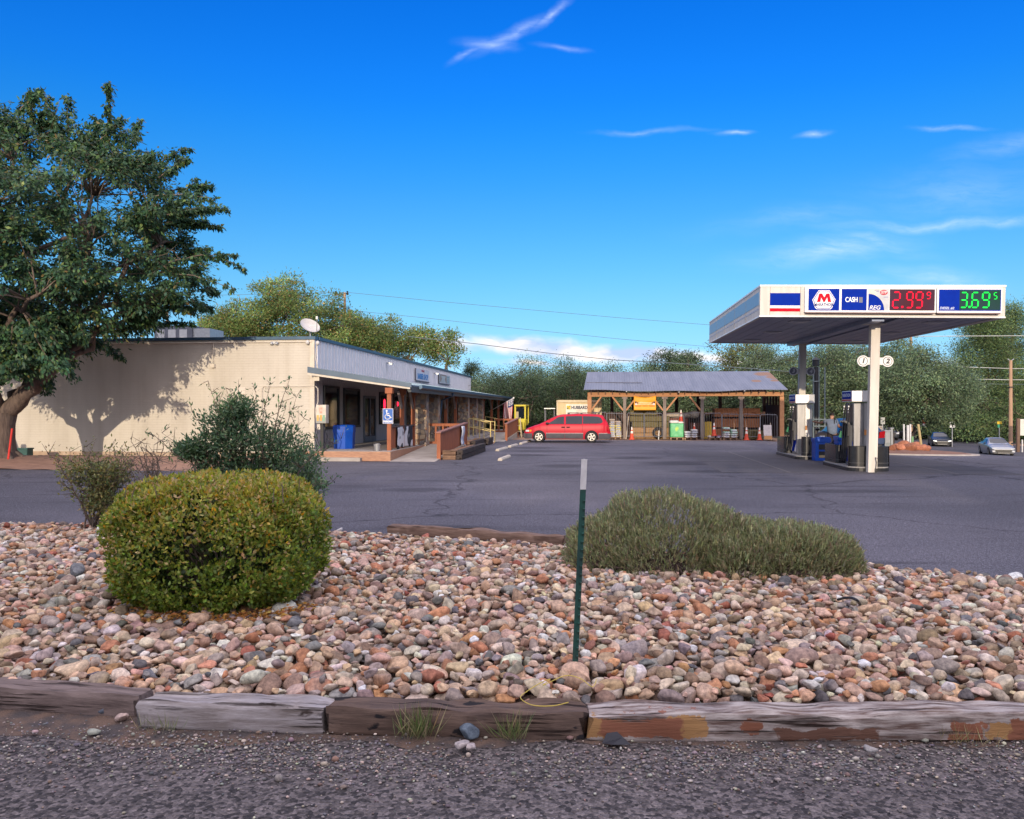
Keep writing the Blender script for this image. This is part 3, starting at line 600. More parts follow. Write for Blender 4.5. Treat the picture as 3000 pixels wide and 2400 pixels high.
def loose_stone(x,y,size,c,label,seed,z=.03):
    X,Y=gp(x,y); sh,F3=rock_shapes(3,4,seed); q=sh[seed%4]*np.array(size)/2; ob=npmesh('loose_stone',q,F3,MATS['cobble_stone'],col=np.repeat(np.array(c)[None],len(q),0),smooth=True)
    ob.location=(X,Y,z+size[2]*.3); ob.rotation_euler=(0,0,seed); tag(ob,label,'stone','stones lying loose on the road edge')
loose_stone(305,2100,(.10,.075,.06),(.13,.15,.18),'dark blue grey stone lying in front of the left brown timber',31)
loose_stone(358,2122,(.085,.07,.05),(.55,.42,.36),'pale pink stone on the dirt near the left end of the grey timber',32)
loose_stone(1308,2150,(.075,.07,.10),(.56,.47,.40),'pale upright stone leaning on the dark timber by the grass tuft',33)
loose_stone(1374,2172,(.13,.09,.09),(.15,.19,.23),'slate blue stone on the dirt in front of the dark timber',34)
loose_stone(1352,2205,(.09,.07,.045),(.45,.40,.38),'flat pale grey stone at the road edge below the slate blue one',35)
loose_stone(1378,2210,(.075,.06,.04),(.52,.45,.42),'small pale pink stone at the road edge below the slate blue one',36)
loose_stone(2550,2215,(.08,.05,.035),(.42,.40,.38),'flat light grey stone on the gravel below the white painted timber',37)
def scrap():
    mb=MB(); mb.add([(-.07,0,0),(-.02,-.05,.012),(.09,-.02,.0),(.02,.04,.05),(-.04,.03,.045),(.05,.01,.03)],[(0,1,5),(1,2,5),(0,5,4),(5,3,4),(2,3,5)])
    X,Y=gp(1800,2188); o=mb.build('asphalt_scrap',M('tar',(.025,.026,.035),rough=.6)); o.location=(X,Y,.02); tag(o,'torn black scrap of tar lying on the road right of the green post','scrap')
scrap()
# green steel post
def post():
    bx,by=gp(1683,1962,.12); tx=(1712-1500)/F*by
    t=empty('sign_post',(bx,by,.06)); tag(t,'green steel stake with white painted tip standing in the cobbles','post')
    top=Vector((tx-bx,.0,1.50)); d=top.normalized(); mid=top*.862
    def tee(a,b,name,mat):
        mb=MB(); mb.bar(a,b,.006,.006)
        mb=MB(); y=Vector((0,1,0)); x=Vector((1,0,0))
        for (c,w,h) in ((Vector((0,-.002,0)),.040,.007),(Vector((0,.016,0)),.007,.03)):
            vs=[]
            for p in (a,b):
                for sx,sy in ((-1,-1),(1,-1),(1,1),(-1,1)): vs.append(Vector(p)+c+x*sx*w/2+y*sy*h/2)
            mb.add(vs,[(0,3,2,1),(4,5,6,7),(0,1,5,4),(1,2,6,5),(2,3,7,6),(3,0,4,7)])
        return mb
    mb=tee((0,0,0),mid,'post',None)
    for k in range(22):
        p=mid*(.03+.95*k/22); mb.obox(p+Vector((.012,-.009,0)),(.014,.012,.02),(.5,0,0))
    mb.build('post_shaft',M('post_green',(.018,.085,.065),rough=.45,c2=(.02,.05,.045),scale=9),t)
    tee(mid,top,'tip',None).build('post_tip',M('post_white',(.72,.70,.68),rough=.55,var=.3,scale=14),t)
post()
def cord(name,label,pts,r,mat,cat='cord'):
    c=bpy.data.curves.new('c','CURVE'); 
    P=[Vector(p) for p in pts]; Q=[]
    for i in range(len(P)-1):
        p0,p1,p2,p3=P[max(i-1,0)],P[i],P[i+1],P[min(i+2,len(P)-1)]
        for k in range(8):
            t=k/8; Q.append(.5*((2*p1)+(-p0+p2)*t+(2*p0-5*p1+4*p2-p3)*t*t+(-p0+3*p1-3*p2+p3)*t**3))
    Q.append(P[-1]); bpy.data.curves.remove(c)
    o=MB().tube(Q,r,6).build(name,mat,smooth=True); tag(o,label,cat); return o
def on(x,y,z): Y=(CAM_H-z)*F/(y-1200); return ((x-1500)/F*Y,Y,z)
cord('cord','thin yellow cord lying over the stones near the foot of the green post',[on(1748,1990,.16),on(1735,2012,.16),on(1700,1988,.175),on(1655,1980,.175),on(1592,2008,.165),on(1612,1990,.18),on(1585,2000,.175),on(1545,2025,.16),on(1525,2045,.16),on(1560,2066,.17),on(1620,2068,.175),on(1665,2058,.175)],.0028,M('yellow_cord',(.60,.45,.08),rough=.6))
cord('hose','black irrigation hose looping out of the cobbles below the rosemary',[on(2455,1757,.16),on(2475,1752,.24),on(2495,1752,.26),on(2512,1760,.25),on(2520,1772,.16)],.012,M('black_rubber',(.02,.02,.022),rough=.5),'hose')
def grass_tuft(label,x,y,h,w,n,seed,cols):
    X,Y=gp(x,y); r=np.random.default_rng(seed); P=np.stack([r.normal(0,w*.3,n),r.normal(0,w*.2,n),np.zeros(n)],1); D=np.stack([r.normal(0,.45,n),r.normal(0,.4,n),np.ones(n)],1)
    o=leaf_obj('grass_tuft',P,D,h*r.uniform(.4,1.1,n),.032,pal(r,n,cols),r,leaf_mat('grass_leaf'),None); o.location=(X,Y,.02); tag(o,label,'grass','grass tufts on the road edge')
gc=[(.13,.19,.06),(.17,.2,.08),(.3,.26,.14)]
grass_tuft('tallest green grass tuft growing in front of the dark timber',1225,2170,.21,.18,170,1,gc)
grass_tuft('thin green grass tuft near the green post in front of the dark timber',1500,2180,.19,.12,80,2,gc)
grass_tuft('low pale grass tuft under the silvery grey timber',475,2150,.13,.2,90,3,[(.2,.22,.12),(.3,.27,.17)])
grass_tuft('dry yellow grass at the right end of the painted timber',2830,2185,.13,.25,80,4,[(.25,.22,.1),(.33,.27,.14)])
# ------------------------------------------------------------------ the store
def block_wall_mat():
    m=bpy.data.materials.new('painted_block'); m.use_nodes=True; N,L,b=nodes_of(m); tc=N.new('ShaderNodeTexCoord')
    sp=N.new('ShaderNodeSeparateXYZ'); L.new(tc.outputs['Object'],sp.inputs[0]); cb=N.new('ShaderNodeCombineXYZ'); L.new(sp.outputs[0],cb.inputs[0]); L.new(sp.outputs[2],cb.inputs[1])
    br=N.new('ShaderNodeTexBrick'); br.inputs['Scale'].default_value=1; br.inputs['Brick Width'].default_value=.4; br.inputs['Row Height'].default_value=.1; br.inputs['Mortar Size'].default_value=.006; br.inputs['Mortar Smooth'].default_value=.6
    L.new(cb.outputs[0],br.inputs['Vector'])
    nz=N.new('ShaderNodeTexNoise'); nz.inputs['Scale'].default_value=1.2; nz.inputs['Detail'].default_value=7; mp=N.new('ShaderNodeMapping'); mp.inputs['Scale'].default_value=(1,1,.35); L.new(tc.outputs['Object'],mp.inputs[0]); L.new(mp.outputs[0],nz.inputs['Vector'])
    r=N.new('ShaderNodeValToRGB'); r.color_ramp.elements[0].position=.3; r.color_ramp.elements[1].position=.7; r.color_ramp.elements[0].color=(.50,.46,.39,1); r.color_ramp.elements[1].color=(.59,.55,.47,1); L.new(nz.outputs['Fac'],r.inputs[0])
    mx=N.new('ShaderNodeMix'); mx.data_type='RGBA'; mx.blend_type='MULTIPLY'; L.new(br.outputs['Fac'],mx.inputs[0]); L.new(r.outputs[0],mx.inputs[6]); mx.inputs[7].default_value=(.90,.895,.89,1)
    ws=N.new('ShaderNodeTexNoise'); ws.inputs['Scale'].default_value=1.6; ws.inputs['Detail'].default_value=6; mw=N.new('ShaderNodeMapping'); mw.inputs['Scale'].default_value=(1.6,1,.12); L.new(tc.outputs['Object'],mw.inputs[0]); L.new(mw.outputs[0],ws.inputs['Vector'])
    rw=N.new('ShaderNodeValToRGB'); rw.color_ramp.elements[0].position=.5; rw.color_ramp.elements[1].position=.75; rw.color_ramp.elements[0].color=(1,1,1,1); rw.color_ramp.elements[1].color=(.91,.90,.88,1); L.new(ws.outputs['Fac'],rw.inputs[0])
    my=N.new('ShaderNodeMix'); my.data_type='RGBA'; my.blend_type='MULTIPLY'; my.inputs[0].default_value=1; L.new(mx.outputs[2],my.inputs[6]); L.new(rw.outputs[0],my.inputs[7])
    L.new(my.outputs[2],b.inputs['Base Color']); b.inputs['Roughness'].default_value=.85; b.inputs['Specular IOR Level'].default_value=.2
    inv=N.new('ShaderNodeMath'); inv.operation='SUBTRACT'; inv.inputs[0].default_value=1; L.new(br.outputs['Fac'],inv.inputs[1])
    bp=N.new('ShaderNodeBump'); bp.inputs['Strength'].default_value=.5; bp.inputs['Distance'].default_value=.01; L.new(inv.outputs[0],bp.inputs['Height']); L.new(bp.outputs[0],b.inputs['Normal']); return m
def stone_mat(name,cols,scale=3.2,mortar=(.30,.26,.22)):
    m=bpy.data.materials.new(name); m.use_nodes=True; N,L,b=nodes_of(m); tc=N.new('ShaderNodeTexCoord')
    nz=N.new('ShaderNodeTexNoise'); nz.inputs['Scale'].default_value=3; L.new(tc.outputs['Object'],nz.inputs['Vector'])
    ad=N.new('ShaderNodeVectorMath'); ad.operation='MULTIPLY_ADD'; L.new(nz.outputs['Color'],ad.inputs[0]); ad.inputs[1].default_value=(.12,.12,.12); L.new(tc.outputs['Object'],ad.inputs[2])
    v=N.new('ShaderNodeTexVoronoi'); v.inputs['Scale'].default_value=scale; L.new(ad.outputs[0],v.inputs['Vector'])
    v2=N.new('ShaderNodeTexVoronoi'); v2.feature='DISTANCE_TO_EDGE'; v2.inputs['Scale'].default_value=scale; L.new(ad.outputs[0],v2.inputs['Vector'])
    s=N.new('ShaderNodeSeparateColor'); L.new(v.outputs['Color'],s.inputs[0])
    r=N.new('ShaderNodeValToRGB'); r.color_ramp.interpolation='CONSTANT'
    for i,c in enumerate(cols):
        e=r.color_ramp.elements[i] if i<2 else r.color_ramp.elements.new(i/len(cols)); e.position=i/len(cols); e.color=(*c,1)
    L.new(s.outputs[0],r.inputs[0])
    e=N.new('ShaderNodeValToRGB'); e.color_ramp.elements[0].position=.02; e.color_ramp.elements[1].position=.07; L.new(v2.outputs['Distance'],e.inputs[0])
    mx=N.new('ShaderNodeMix'); mx.data_type='RGBA'; L.new(e.outputs[0],mx.inputs[0]); mx.inputs[6].default_value=(*mortar,1); L.new(r.outputs[0],mx.inputs[7]); L.new(mx.outputs[2],b.inputs['Base Color'])
    b.inputs['Roughness'].default_value=.9; bp=N.new('ShaderNodeBump'); bp.inputs['Strength'].default_value=.9; bp.inputs['Distance'].default_value=.05; L.new(e.outputs[0],bp.inputs['Height']); L.new(bp.outputs[0],b.inputs['Normal']); return m
cream=block_wall_mat()
m_coping=M('coping_blue',(.05,.10,.16),rough=.4,metal=.4,c2=(.04,.075,.12)); m_bluemetal=M('roof_blue_metal',(.16,.235,.31),rough=.42,metal=.35,c2=(.10,.15,.21),scale=3,stretch=(.4,3,1),bump=.1)
m_white=M('siding_white',(.80,.79,.79),rough=.5,var=.1,scale=2); m_board=M('porch_boards',(.62,.585,.57),rough=.8,c2=(.52,.485,.475),scale=4,stretch=(1,8,.4),bump=.2)
m_trim=M('trim_cream',(.62,.56,.46),rough=.7,var=.15); m_glass=M('dark_glass',(.012,.018,.028),rough=.06,var=.4,scale=1.5,spec=.8)
m_frame=M('bronze_frame',(.045,.055,.06),rough=.5); m_rust=M('redwood_stain',(.34,.115,.05),rough=.75,c2=(.23,.075,.035),scale=7,stretch=(1,1,.25),bump=.2)
m_concrete=M('concrete',(.40,.36,.32),rough=.9,c2=(.29,.26,.235),scale=2.2,bump=.3,bscale=30); m_brick=M('slab_brick',(.42,.24,.15),rough=.9,c2=(.30,.165,.11),scale=5,stretch=(1,1,4),bump=.4)
m_stone=stone_mat('pillar_stone',scale=5.5,cols=[(.40,.26,.16),(.24,.19,.16),(.46,.36,.24),(.30,.16,.09),(.20,.18,.17),(.36,.30,.24)])
m_galv=M('galvanised',(.42,.43,.44),rough=.45,metal=.7,var=.2,scale=9); m_black=M('black_paint',(.018,.018,.02),rough=.45,var=.3); m_yellow=M('handrail_yellow',(.62,.50,.20),rough=.5,c2=(.5,.38,.13),scale=12)
m_blueplastic=M('blue_plastic',(.006,.075,.42),rough=.4,c2=(.005,.055,.33),scale=3); m_tieblk=wood_mat('tie_black',(.085,.066,.058),(.03,.026,.025),streak=(1,.12,1),scale=20); m_tielight=wood_mat('tie_light_brown',(.26,.16,.10),(.10,.06,.045),scale=20)  # the front timbers of the planters are a lighter brown
OU,OV=-11.15,30.77
def store():
    T=thing('store_building','long low cream block store with white ribbed fascia and a blue porch roof','building',OU,OV)
    W=MB().box(-24,0,0,.3,0,4.62).box(-24,-.3,.3,38.1,0,4.2).build('wall',cream,T); W['label']='cream painted block wall'
    MB().box(-24.05,.1,-.06,.36,4.62,4.74).box(.0,.13,.36,38.15,4.62,4.74).build('coping',m_coping,T)
    MB().tube([(-24,-.05,4.53),(-.05,-.05,4.53)],.022,6).build('conduit',m_trim,T)
    sb=MB().box(0,.05,.02,38.1,3.36,4.62)
    y=.25
    while y<38: sb.box(.05,.09,y,y+.05,3.4,4.6); y+=.42
    sb.build('siding',m_white,T)
    MB().box(-.12,.06,-.035,.02,0,4.6).build('corner_trim',m_trim,T)
    bw=MB().box(0,.03,.0,38.1,.3,3.36); yy=.2
    while yy<15: bw.box(.03,.04,yy,yy+.012,.35,3.3); yy+=.3
    bw.build('board_wall',m_board,T)
    # porch roof with rake and gutter
    z0,z1,xe=3.44,2.84,3.95
    rf=MB().prism([(0.09,z0),(xe,z1),(xe,z1-.05),(0.09,z0-.07)],'y',-.45,36.4)
    k=-.4
    while k<36.3: rf.prism([(.1,z0),(xe,z1),(xe,z1+.035),(.1,z0+.035)],'y',k,k+.035); k+=.6
    rf.build('porch_roof',m_bluemetal,T)
    MB().prism([(-.05,z0+.10),(xe+.05,z1+.06),(xe+.05,z1-.11),(-.05,z0-.13)],'y',-.50,-.455).build('rake_flashing',M('flashing_blue',(.085,.125,.17),rough=.5,metal=.2,c2=(.06,.09,.125),scale=2),T)
    MB().prism([(-.05,z0-.13),(xe,z1-.11),(xe,z1-.175),(-.05,z0-.21)],'y',-.485,-.45).build('rake_board',m_trim,T)
    g=MB().prism([(xe,z1+.02),(xe+.13,z1+.03),(xe+.14,z1-.09),(xe+.06,z1-.14),(xe,z1-.13)],'y',1.0,36.4)
    g.tube([(xe+.06,8.2,z1-.14),(xe+.02,8.2,z1-.28),(xe-.5,8.2,z1-.5),(xe-.62,8.2,1.2)],.045,8); g.build('gutter',m_coping,T)
    MB().prism([(xe-.25,z1-.06),(xe,z1-.06),(xe,z1-.28),(xe-.1,z1-.28)],'y',-.3,36.3).build('eave_beam',m_frame,T)
    # slab
    MB().box(0.04,3.42,-1.35,5.4,0,.35).build('porch_slab',m_brick,T)
    MB().box(0.06,3.40,-1.33,5.4,.35,.354).box(0.06,3.75,5.42,36.5,0,.352).build('porch_floor',m_concrete,T)
    MB().box(-.2,2.35,-1.62,-1.36,0,.13).build('concrete_step',m_concrete,T)
    # windows and doors on the porch side
    def win(y0,y1,za,zb,mull=()):
        f=MB(); w=.09
        f.box(.03,.12,y0,y1,za-.1,za).box(.03,.1,y0,y1,zb,zb+w).box(.03,.1,y0,y0+w,za,zb).box(.03,.1,y1-w,y1,za,zb)
        for q in mull: f.box(.03,.09,q,q+.05,za,zb)
        f=f.build('window',m_frame,T); MB().box(.032,.05,y0+w,y1-w,za,zb).build('pane',m_glass,f)
    win(1.03,2.95,1.2,2.78); win(3.6,5.9,1.2,2.74); win(9.3,11.6,1.25,2.68); win(12.0,14.0,1.25,2.68); win(16.6,18.0,1.2,2.6); win(29.5,31.5,1.2,2.6); win(33,35,1.2,2.6)
    def door(y0,y1,col,top=2.55):
        d=MB().box(.03,.09,y0,y1,.36,.62).box(.03,.09,y0,y1,top-.12,top).box(.03,.09,y0,y0+.12,.62,top-.12).box(.03,.09,y1-.12,y1,.62,top-.12).box(.03,.09,(y0+y1)/2-.07,(y0+y1)/2+.07,.62,top-.12).build('door',col,T)
        MB().box(.032,.05,y0+.12,y1-.12,.62,top-.12).build('pane',m_glass,d)
        MB().tube([(.12,(y0+y1)/2+.14,1.25),(.12,(y0+y1)/2+.14,1.6)],.018,6).build('handle',m_galv,d)
    door(6.6,8.6,M('door_bluegrey',(.16,.20,.24),rough=.5)); door(21.3,23.2,m_frame); door(25,26.6,m_frame)
    # posts, braces, stone pillars
    for y in (-.5,1.45,3.4,10.7,13.5,24.,28.2,32.1,35.9):
        p=MB().box(3.08,3.24,y-.08,y+.08,.35,2.62).box(3.02,3.3,y-.14,y+.14,2.5,2.72).build('porch_post',m_rust,T,bevel=.01)
        if y>0:
            b=MB()
            for s in (-1,1): b.bar((3.16,y+.08*s,1.95),(3.16,y+.62*s,2.66),.09)
            b.build('brace',M('brace_grey',(.30,.26,.24),rough=.8,c2=(.2,.16,.14)),p)
    for y,w in ((4.75,.55),(7.6,.5),(15.7,.6),(19.2,.55),(22,.5)): MB().box(2.95,2.95+w,y-w/2,y+w/2,.0,2.68).build('stone_pillar',m_stone,T,bevel=.03)
    for y in (15.1,19.6,24,28,32): MB().box(.03,.22,y,y+1.1,.35,3.2).build('stone_pilaster',m_stone,T)
    # lights, cameras, pipes
    def flood(c): return MB().lathe([(.03,-.05),(.07,0),(.09,.09),(.0,.1)],(c[0]-.1,c[1]-.06,c[2]-.03),10,'y').lathe([(.03,-.05),(.07,0),(.09,.09),(.0,.1)],(c[0]+.1,c[1]-.06,c[2]-.03),10,'y').box(c[0]-.05,c[0]+.05,c[1]-.05,c[1]-.005,c[2]-.04,c[2]+.06).build('floodlight',m_galv,T)
    flood((-1.55,-.02,4.50))
    MB().ball((-.2,-.09,4.5),(.075,.075,.09)).build('globe_light',M('globe',(.6,.58,.55),rough=.2),T,smooth=True); MB().ball((.2,-.06,4.47),(.08,.08,.09)).build('globe_light',MATS['globe'],T,smooth=True)
    MB().tube([(-4.05,-.04,4.53),(-4.05,-.04,3.66)],.016,6).box(-4.13,-3.97,-.12,-.005,3.54,3.68).build('conduit',m_trim,T)
    MB().tube([(-2.05,-.03,.5),(-2.05,-.03,2.72),(-1.98,-.03,2.80),(.06,-.03,2.80)],.02,6).tube([(-.6,-.03,.4),(-.6,-.03,1.9)],.03,6).tube([(.16,-.03,4.4),(.12,-.05,3.9),(.2,-.06,3.5),(.10,-.1,3.2)],.025,6).tube([(.1,-.02,2.8),(.2,-.03,2.7),(.21,-.05,2.2),(.12,-.08,1.9),(.15,-.05,1.4)],.022,6).build('conduit',M('pipe_pale',(.58,.53,.45),rough=.6),T)
    MB().box(.15,.38,-.4,-.22,3.0,3.16).tube([(.27,-.3,3.16),(.27,-.3,3.3)],.02,6).build('porch_lamp',M('lamp_cream',(.6,.54,.42),rough=.5),T)
    for y in (10.5,22.5): MB().box(.09,.30,y,y+.08,4.25,4.33).box(.28,.42,y-.06,y+.14,4.2,4.3).build('fascia_lamp',m_galv,T)
    MB().box(-3.2,-2.75,-.02,-.003,2.5,2.78).build('notice',M('notice_white',(.66,.6,.52),rough=.6),T)
    MB().box(-24,-.2,-.03,-.003,.0,.22).build('wall_base',M('dirt_splash',(.36,.25,.17),rough=.95,c2=(.5,.4,.3),scale=5),T)
    return T
store()
def on_store(name,label,cat,x,y,z=0.,group=None,rot=0.): return thing(name,label,cat,OU+x,OV+y,z,rot,group,ground=False)
def roof_units():
    for lab,x,y,z,w,d,h in (('taller grey rooftop air conditioner half hidden by the big tree',-10.3,8.3,4.2,2.0,1.6,1.92),('low flat grey rooftop air conditioner between the tree and the dish',-8.8,13.6,4.2,1.85,1.6,1.80)):
        t=on_store('rooftop_unit',lab,'air conditioner',x,y,z)
        MB().box(-w/2,w/2,0,d,.12,h).build('cabinet',M('unit_grey',(.13,.14,.17),rough=.6,var=.3,scale=2),t,bevel=.02)
        lv=MB()
        for k in range(3): lv.box(-w/2+.15+k*.6,-w/2+.55+k*.6,-.015,.002,h-.95,h-.2)
        lv.build('louvre',M('louvre_pale',(.45,.46,.47),rough=.5),t); MB().box(w/2,w/2+.9,.1,d,.2,h-.15).build('duct',m_galv,t); MB().box(-w/2+.1,w/2-.1,.1,d-.1,0,.12).build('curb',m_black,t)
        MB().lathe([(.35,h),(.36,h+.06),(.30,h+.08)],(0,d/2,0),16).build('fan',m_black,t)
roof_units()
def dish():
    t=on_store('satellite_dish','white satellite dish on the corner of the store roof','dish',-.75,1.6,4.2)
    prof=[(.01,0),(.14,.015),(.26,.05),(.36,.10),(.41,.13)]; n=Vector((.52,-.50,.69)).normalized(); q=n.to_track_quat('Z','Y').to_matrix(); C0=Vector((0,0,1.05))
    mb=MB().lathe(prof+[(.41,.115),(.36,.085),(.26,.033),(.14,-.002),(.01,-.015)],(0,0,0),26,'z',cap=False)
    mb.V=[tuple(q@Vector(v)+C0) for v in mb.V]; mb.build('reflector',M('dish_white',(.56,.54,.52),rough=.6,var=.2,scale=5),t,smooth=True)
    MB().tube([(0,.12,0),(0,.12,.80),tuple(C0-n*.02)],.035,8).bar((0,.1,.3),(.3,.5,0),.03).build('mast',m_galv,t)
    lo=C0+Vector((.30,-.05,-.26))+n*.10; g=C0+n*.50+Vector((.16,0,.02)); MB().bar(lo,g,.03).obox(g,(.08,.08,.12)).build('feed_arm',m_galv,t)
dish()
def air_machine():
    t=on_store('air_pump','white coin air machine on a black post at the porch edge','air machine',.72,-1.0,.354)
    MB().box(-.06,.06,-.06,.06,0,1.05).box(-.12,.12,-.12,.12,0,.02).build('post',m_black,t)
    b=MB().box(-.19,.19,-.16,.16,1.03,1.72).build('cabinet',M('machine_white',(.60,.56,.48),rough=.5,c2=(.5,.42,.33),scale=7),t,bevel=.015)
    MB().box(-.185,.185,-.168,-.160,1.04,1.25).build('lower_panel',M('machine_grey',(.30,.31,.28),rough=.5),b); 
    for x,c in ((-.12,(.65,.4,.1)),(0,(.65,.35,.08)),(.11,(.2,.4,.25))): MB().box(x-.04,x+.04,-.174,-.168,1.2,1.34).box(x-.035,x+.035,-.1735,-.168,1.12,1.2).build('decal',M(f'decal_{c[0]:.2f}{c[1]:.2f}',c,rough=.5),b)
    MB().box(-.08,.05,-.168,-.160,1.40,1.64).build('label_panel',M('decal_red',(.55,.22,.14),rough=.5,c2=(.6,.5,.42),scale=9),b)
    hs=MB()
    for k,dx in ((0,-.17),(1,-.08),(2,.14)):
        hs.tube([(dx*.4,-.07,1.0),(dx-.05,-.12,.85),(dx-.10*(1 if dx<0 else -1),-.13,.55),(dx,-.12,.22),(dx*.4,-.1,.12+.05*k)],.016,6)
    hs.build('air_hose',m_black,t,smooth=True); MB().box(-.17,-.05,-.12,-.03,.8,1.0).build('nozzle_holder',M('machine_white2',(.55,.5,.42),rough=.5),t)
air_machine()
def trash_can(name,label,T):
    n=8; pr=lambda r,a,b: [(r,a),(r,b)]
    mb=MB().lathe([(.40,0),(.43,.66),(.43,.66)],n=8); mb.V=[tuple(Matrix.Rotation(R(22.5),3,'Z')@Vector(v)) for v in mb.V]; mb.build('bin_body',m_blueplastic,T)
    l=MB().lathe([(.445,.64),(.445,.88),(.40,.93),(.18,.95)],n=8); l.V=[tuple(Matrix.Rotation(R(22.5),3,'Z')@Vector(v)) for v in l.V]; l.build('bin_lid',m_blueplastic,T)
t=on_store('trash_bin','blue octagonal trash bin under the porch windows','trash bin',1.0,.75,.354); trash_can('',' ',t)
t=on_store('bucket','small galvanised bucket beside the parking sign post','bucket',2.78,-.85,.354); MB().lathe([(.10,0),(.14,.26),(.145,.26),(.135,.25),(.10,.02)],n=18).build('pail',m_galv,t,smooth=True); MB().tube([(-.14,0,.25),(-.1,-.04,.33),(0,-.06,.36),(.1,-.04,.33),(.14,0,.25)],.006,6).build('handle',m_black,t)
def parking_sign():
    t=on_store('parking_sign','blue wheelchair PARKING sign on the first orange porch post','sign',3.13,-.60,0)
    zc=1.65; w,h=.40,.57
    MB().box(-w/2,w/2,-.012,0,zc-h/2,zc+h/2).build('sign_plate',M('sign_white',(.75,.75,.75),rough=.4),t,bevel=.004)
    MB().box(-w/2+.015,w/2-.015,-.016,-.012,zc-h/2+.015,zc+h/2-.015).build('blue_field',M('sign_blue',(.006,.10,.40),rough=.4),t)
    s=MB(); y=-.02; W=MATS['sign_white']
    hd=[(.035*math.cos(a*math.pi/8)-.045,y,.035*math.sin(a*math.pi/8)+zc+.2) for a in range(16)]; s.poly(hd[::-1])
    def stroke(p,wd):
        for a,b in zip(p,p[1:]):
            A=Vector((a[0],0,a[1]));B=Vector((b[0],0,b[1]));d=(B-A).normalized();n=Vector((-d.z,0,d.x))*wd/2; A-=d*wd*.3;B+=d*wd*.3
            s.poly([tuple(q+Vector((0,y,zc))) for q in (A+n,B+n,B-n,A-n)])
    stroke([(-.045,.15),(-.03,.03),(.06,.03),(.10,-.06),(.13,-.05)],.032); stroke([(-.035,.10),(.045,.10)],.024)
    stroke([(-.015+.095*math.cos(R(a)),-.02+.095*math.sin(R(a))) for a in range(135,345,14)],.024)
    s.build('wheelchair_symbol',W,t,recalc=False); text_mesh('lettering','PARKING',.105,W,t,(0,-.018,zc-.205),bold=.006,ext=.002,width=.78)
parking_sign()
def neon(label,y,z,w,h):
    t=on_store('neon_sign',label,'neon sign',.16,y,z); e=M('neon_red',(.5,.01,.03),emit=(1,.02,.06),es=1.6,rough=.4)
    MB().ball((0,0,0),(.03,w,h),10,10).build('glow_tube',e,t,smooth=True); MB().box(-.05,-.02,-w*.7,w*.7,-h*.8,h*.8).build('backing',m_black,t)
neon('tall red glowing oval sign hanging in the porch window',9.9,2.18,.19,.26); neon('small round red glowing sign in the second porch window',12.6,2.2,.14,.13)
# porch railing with cloth
def porch_rail():
    t=on_store('porch_railing','short red stained board railing behind the black and white cloth','railing',3.16,0,.354)
    b=MB()
    for k in range(24): b.box(-.02,.02,-.4+k*.157,-.4+k*.157+.145,.06,.86)
    b.build('boards',m_rust,t); MB().box(-.08,.08,-.42,3.32,.86,.91).build('top_rail',M('rail_dark',(.10,.07,.06),rough=.7),t)
    bm=bpy.data.materials.new('bw_print'); bm.use_nodes=True; N,L,b=nodes_of(bm); tc=N.new('ShaderNodeTexCoord'); w=N.new('ShaderNodeTexWave'); w.inputs['Scale'].default_value=.9; w.inputs['Distortion'].default_value=9; w.inputs['Detail'].default_value=2; L.new(tc.outputs['Object'],w.inputs['Vector'])
    r=N.new('ShaderNodeValToRGB'); r.color_ramp.elements[0].position=.5; r.color_ramp.elements[1].position=.56; r.color_ramp.elements[0].color=(.02,.022,.03,1); r.color_ramp.elements[1].color=(.6,.6,.62,1); L.new(w.outputs['Fac'],r.inputs[0]); L.new(r.outputs[0],b.inputs['Base Color']); b.inputs['Roughness'].default_value=.9
    V=[];Fc=[];n=24
    for i in range(n+1):
        for k in range(9): y=.35+2.6*i/n; V.append((.05+.035*math.sin(i*.9)*(k/8)+.02,y,.86-.86*k/8+.05*math.sin(i/n*math.pi)*(k==8)))
    for i in range(n):
        for k in range(8): Fc.append((i*9+k,(i+1)*9+k,(i+1)*9+k+1,i*9+k+1))
    c=on_store('cloth_banner','black and white printed cloth hung over the porch railing','banner',3.16,0,.354)
    o=npmesh('cloth',V,Fc,bm,c,smooth=True); o.modifiers.new('s','SOLIDIFY').thickness=.008
porch_rail()
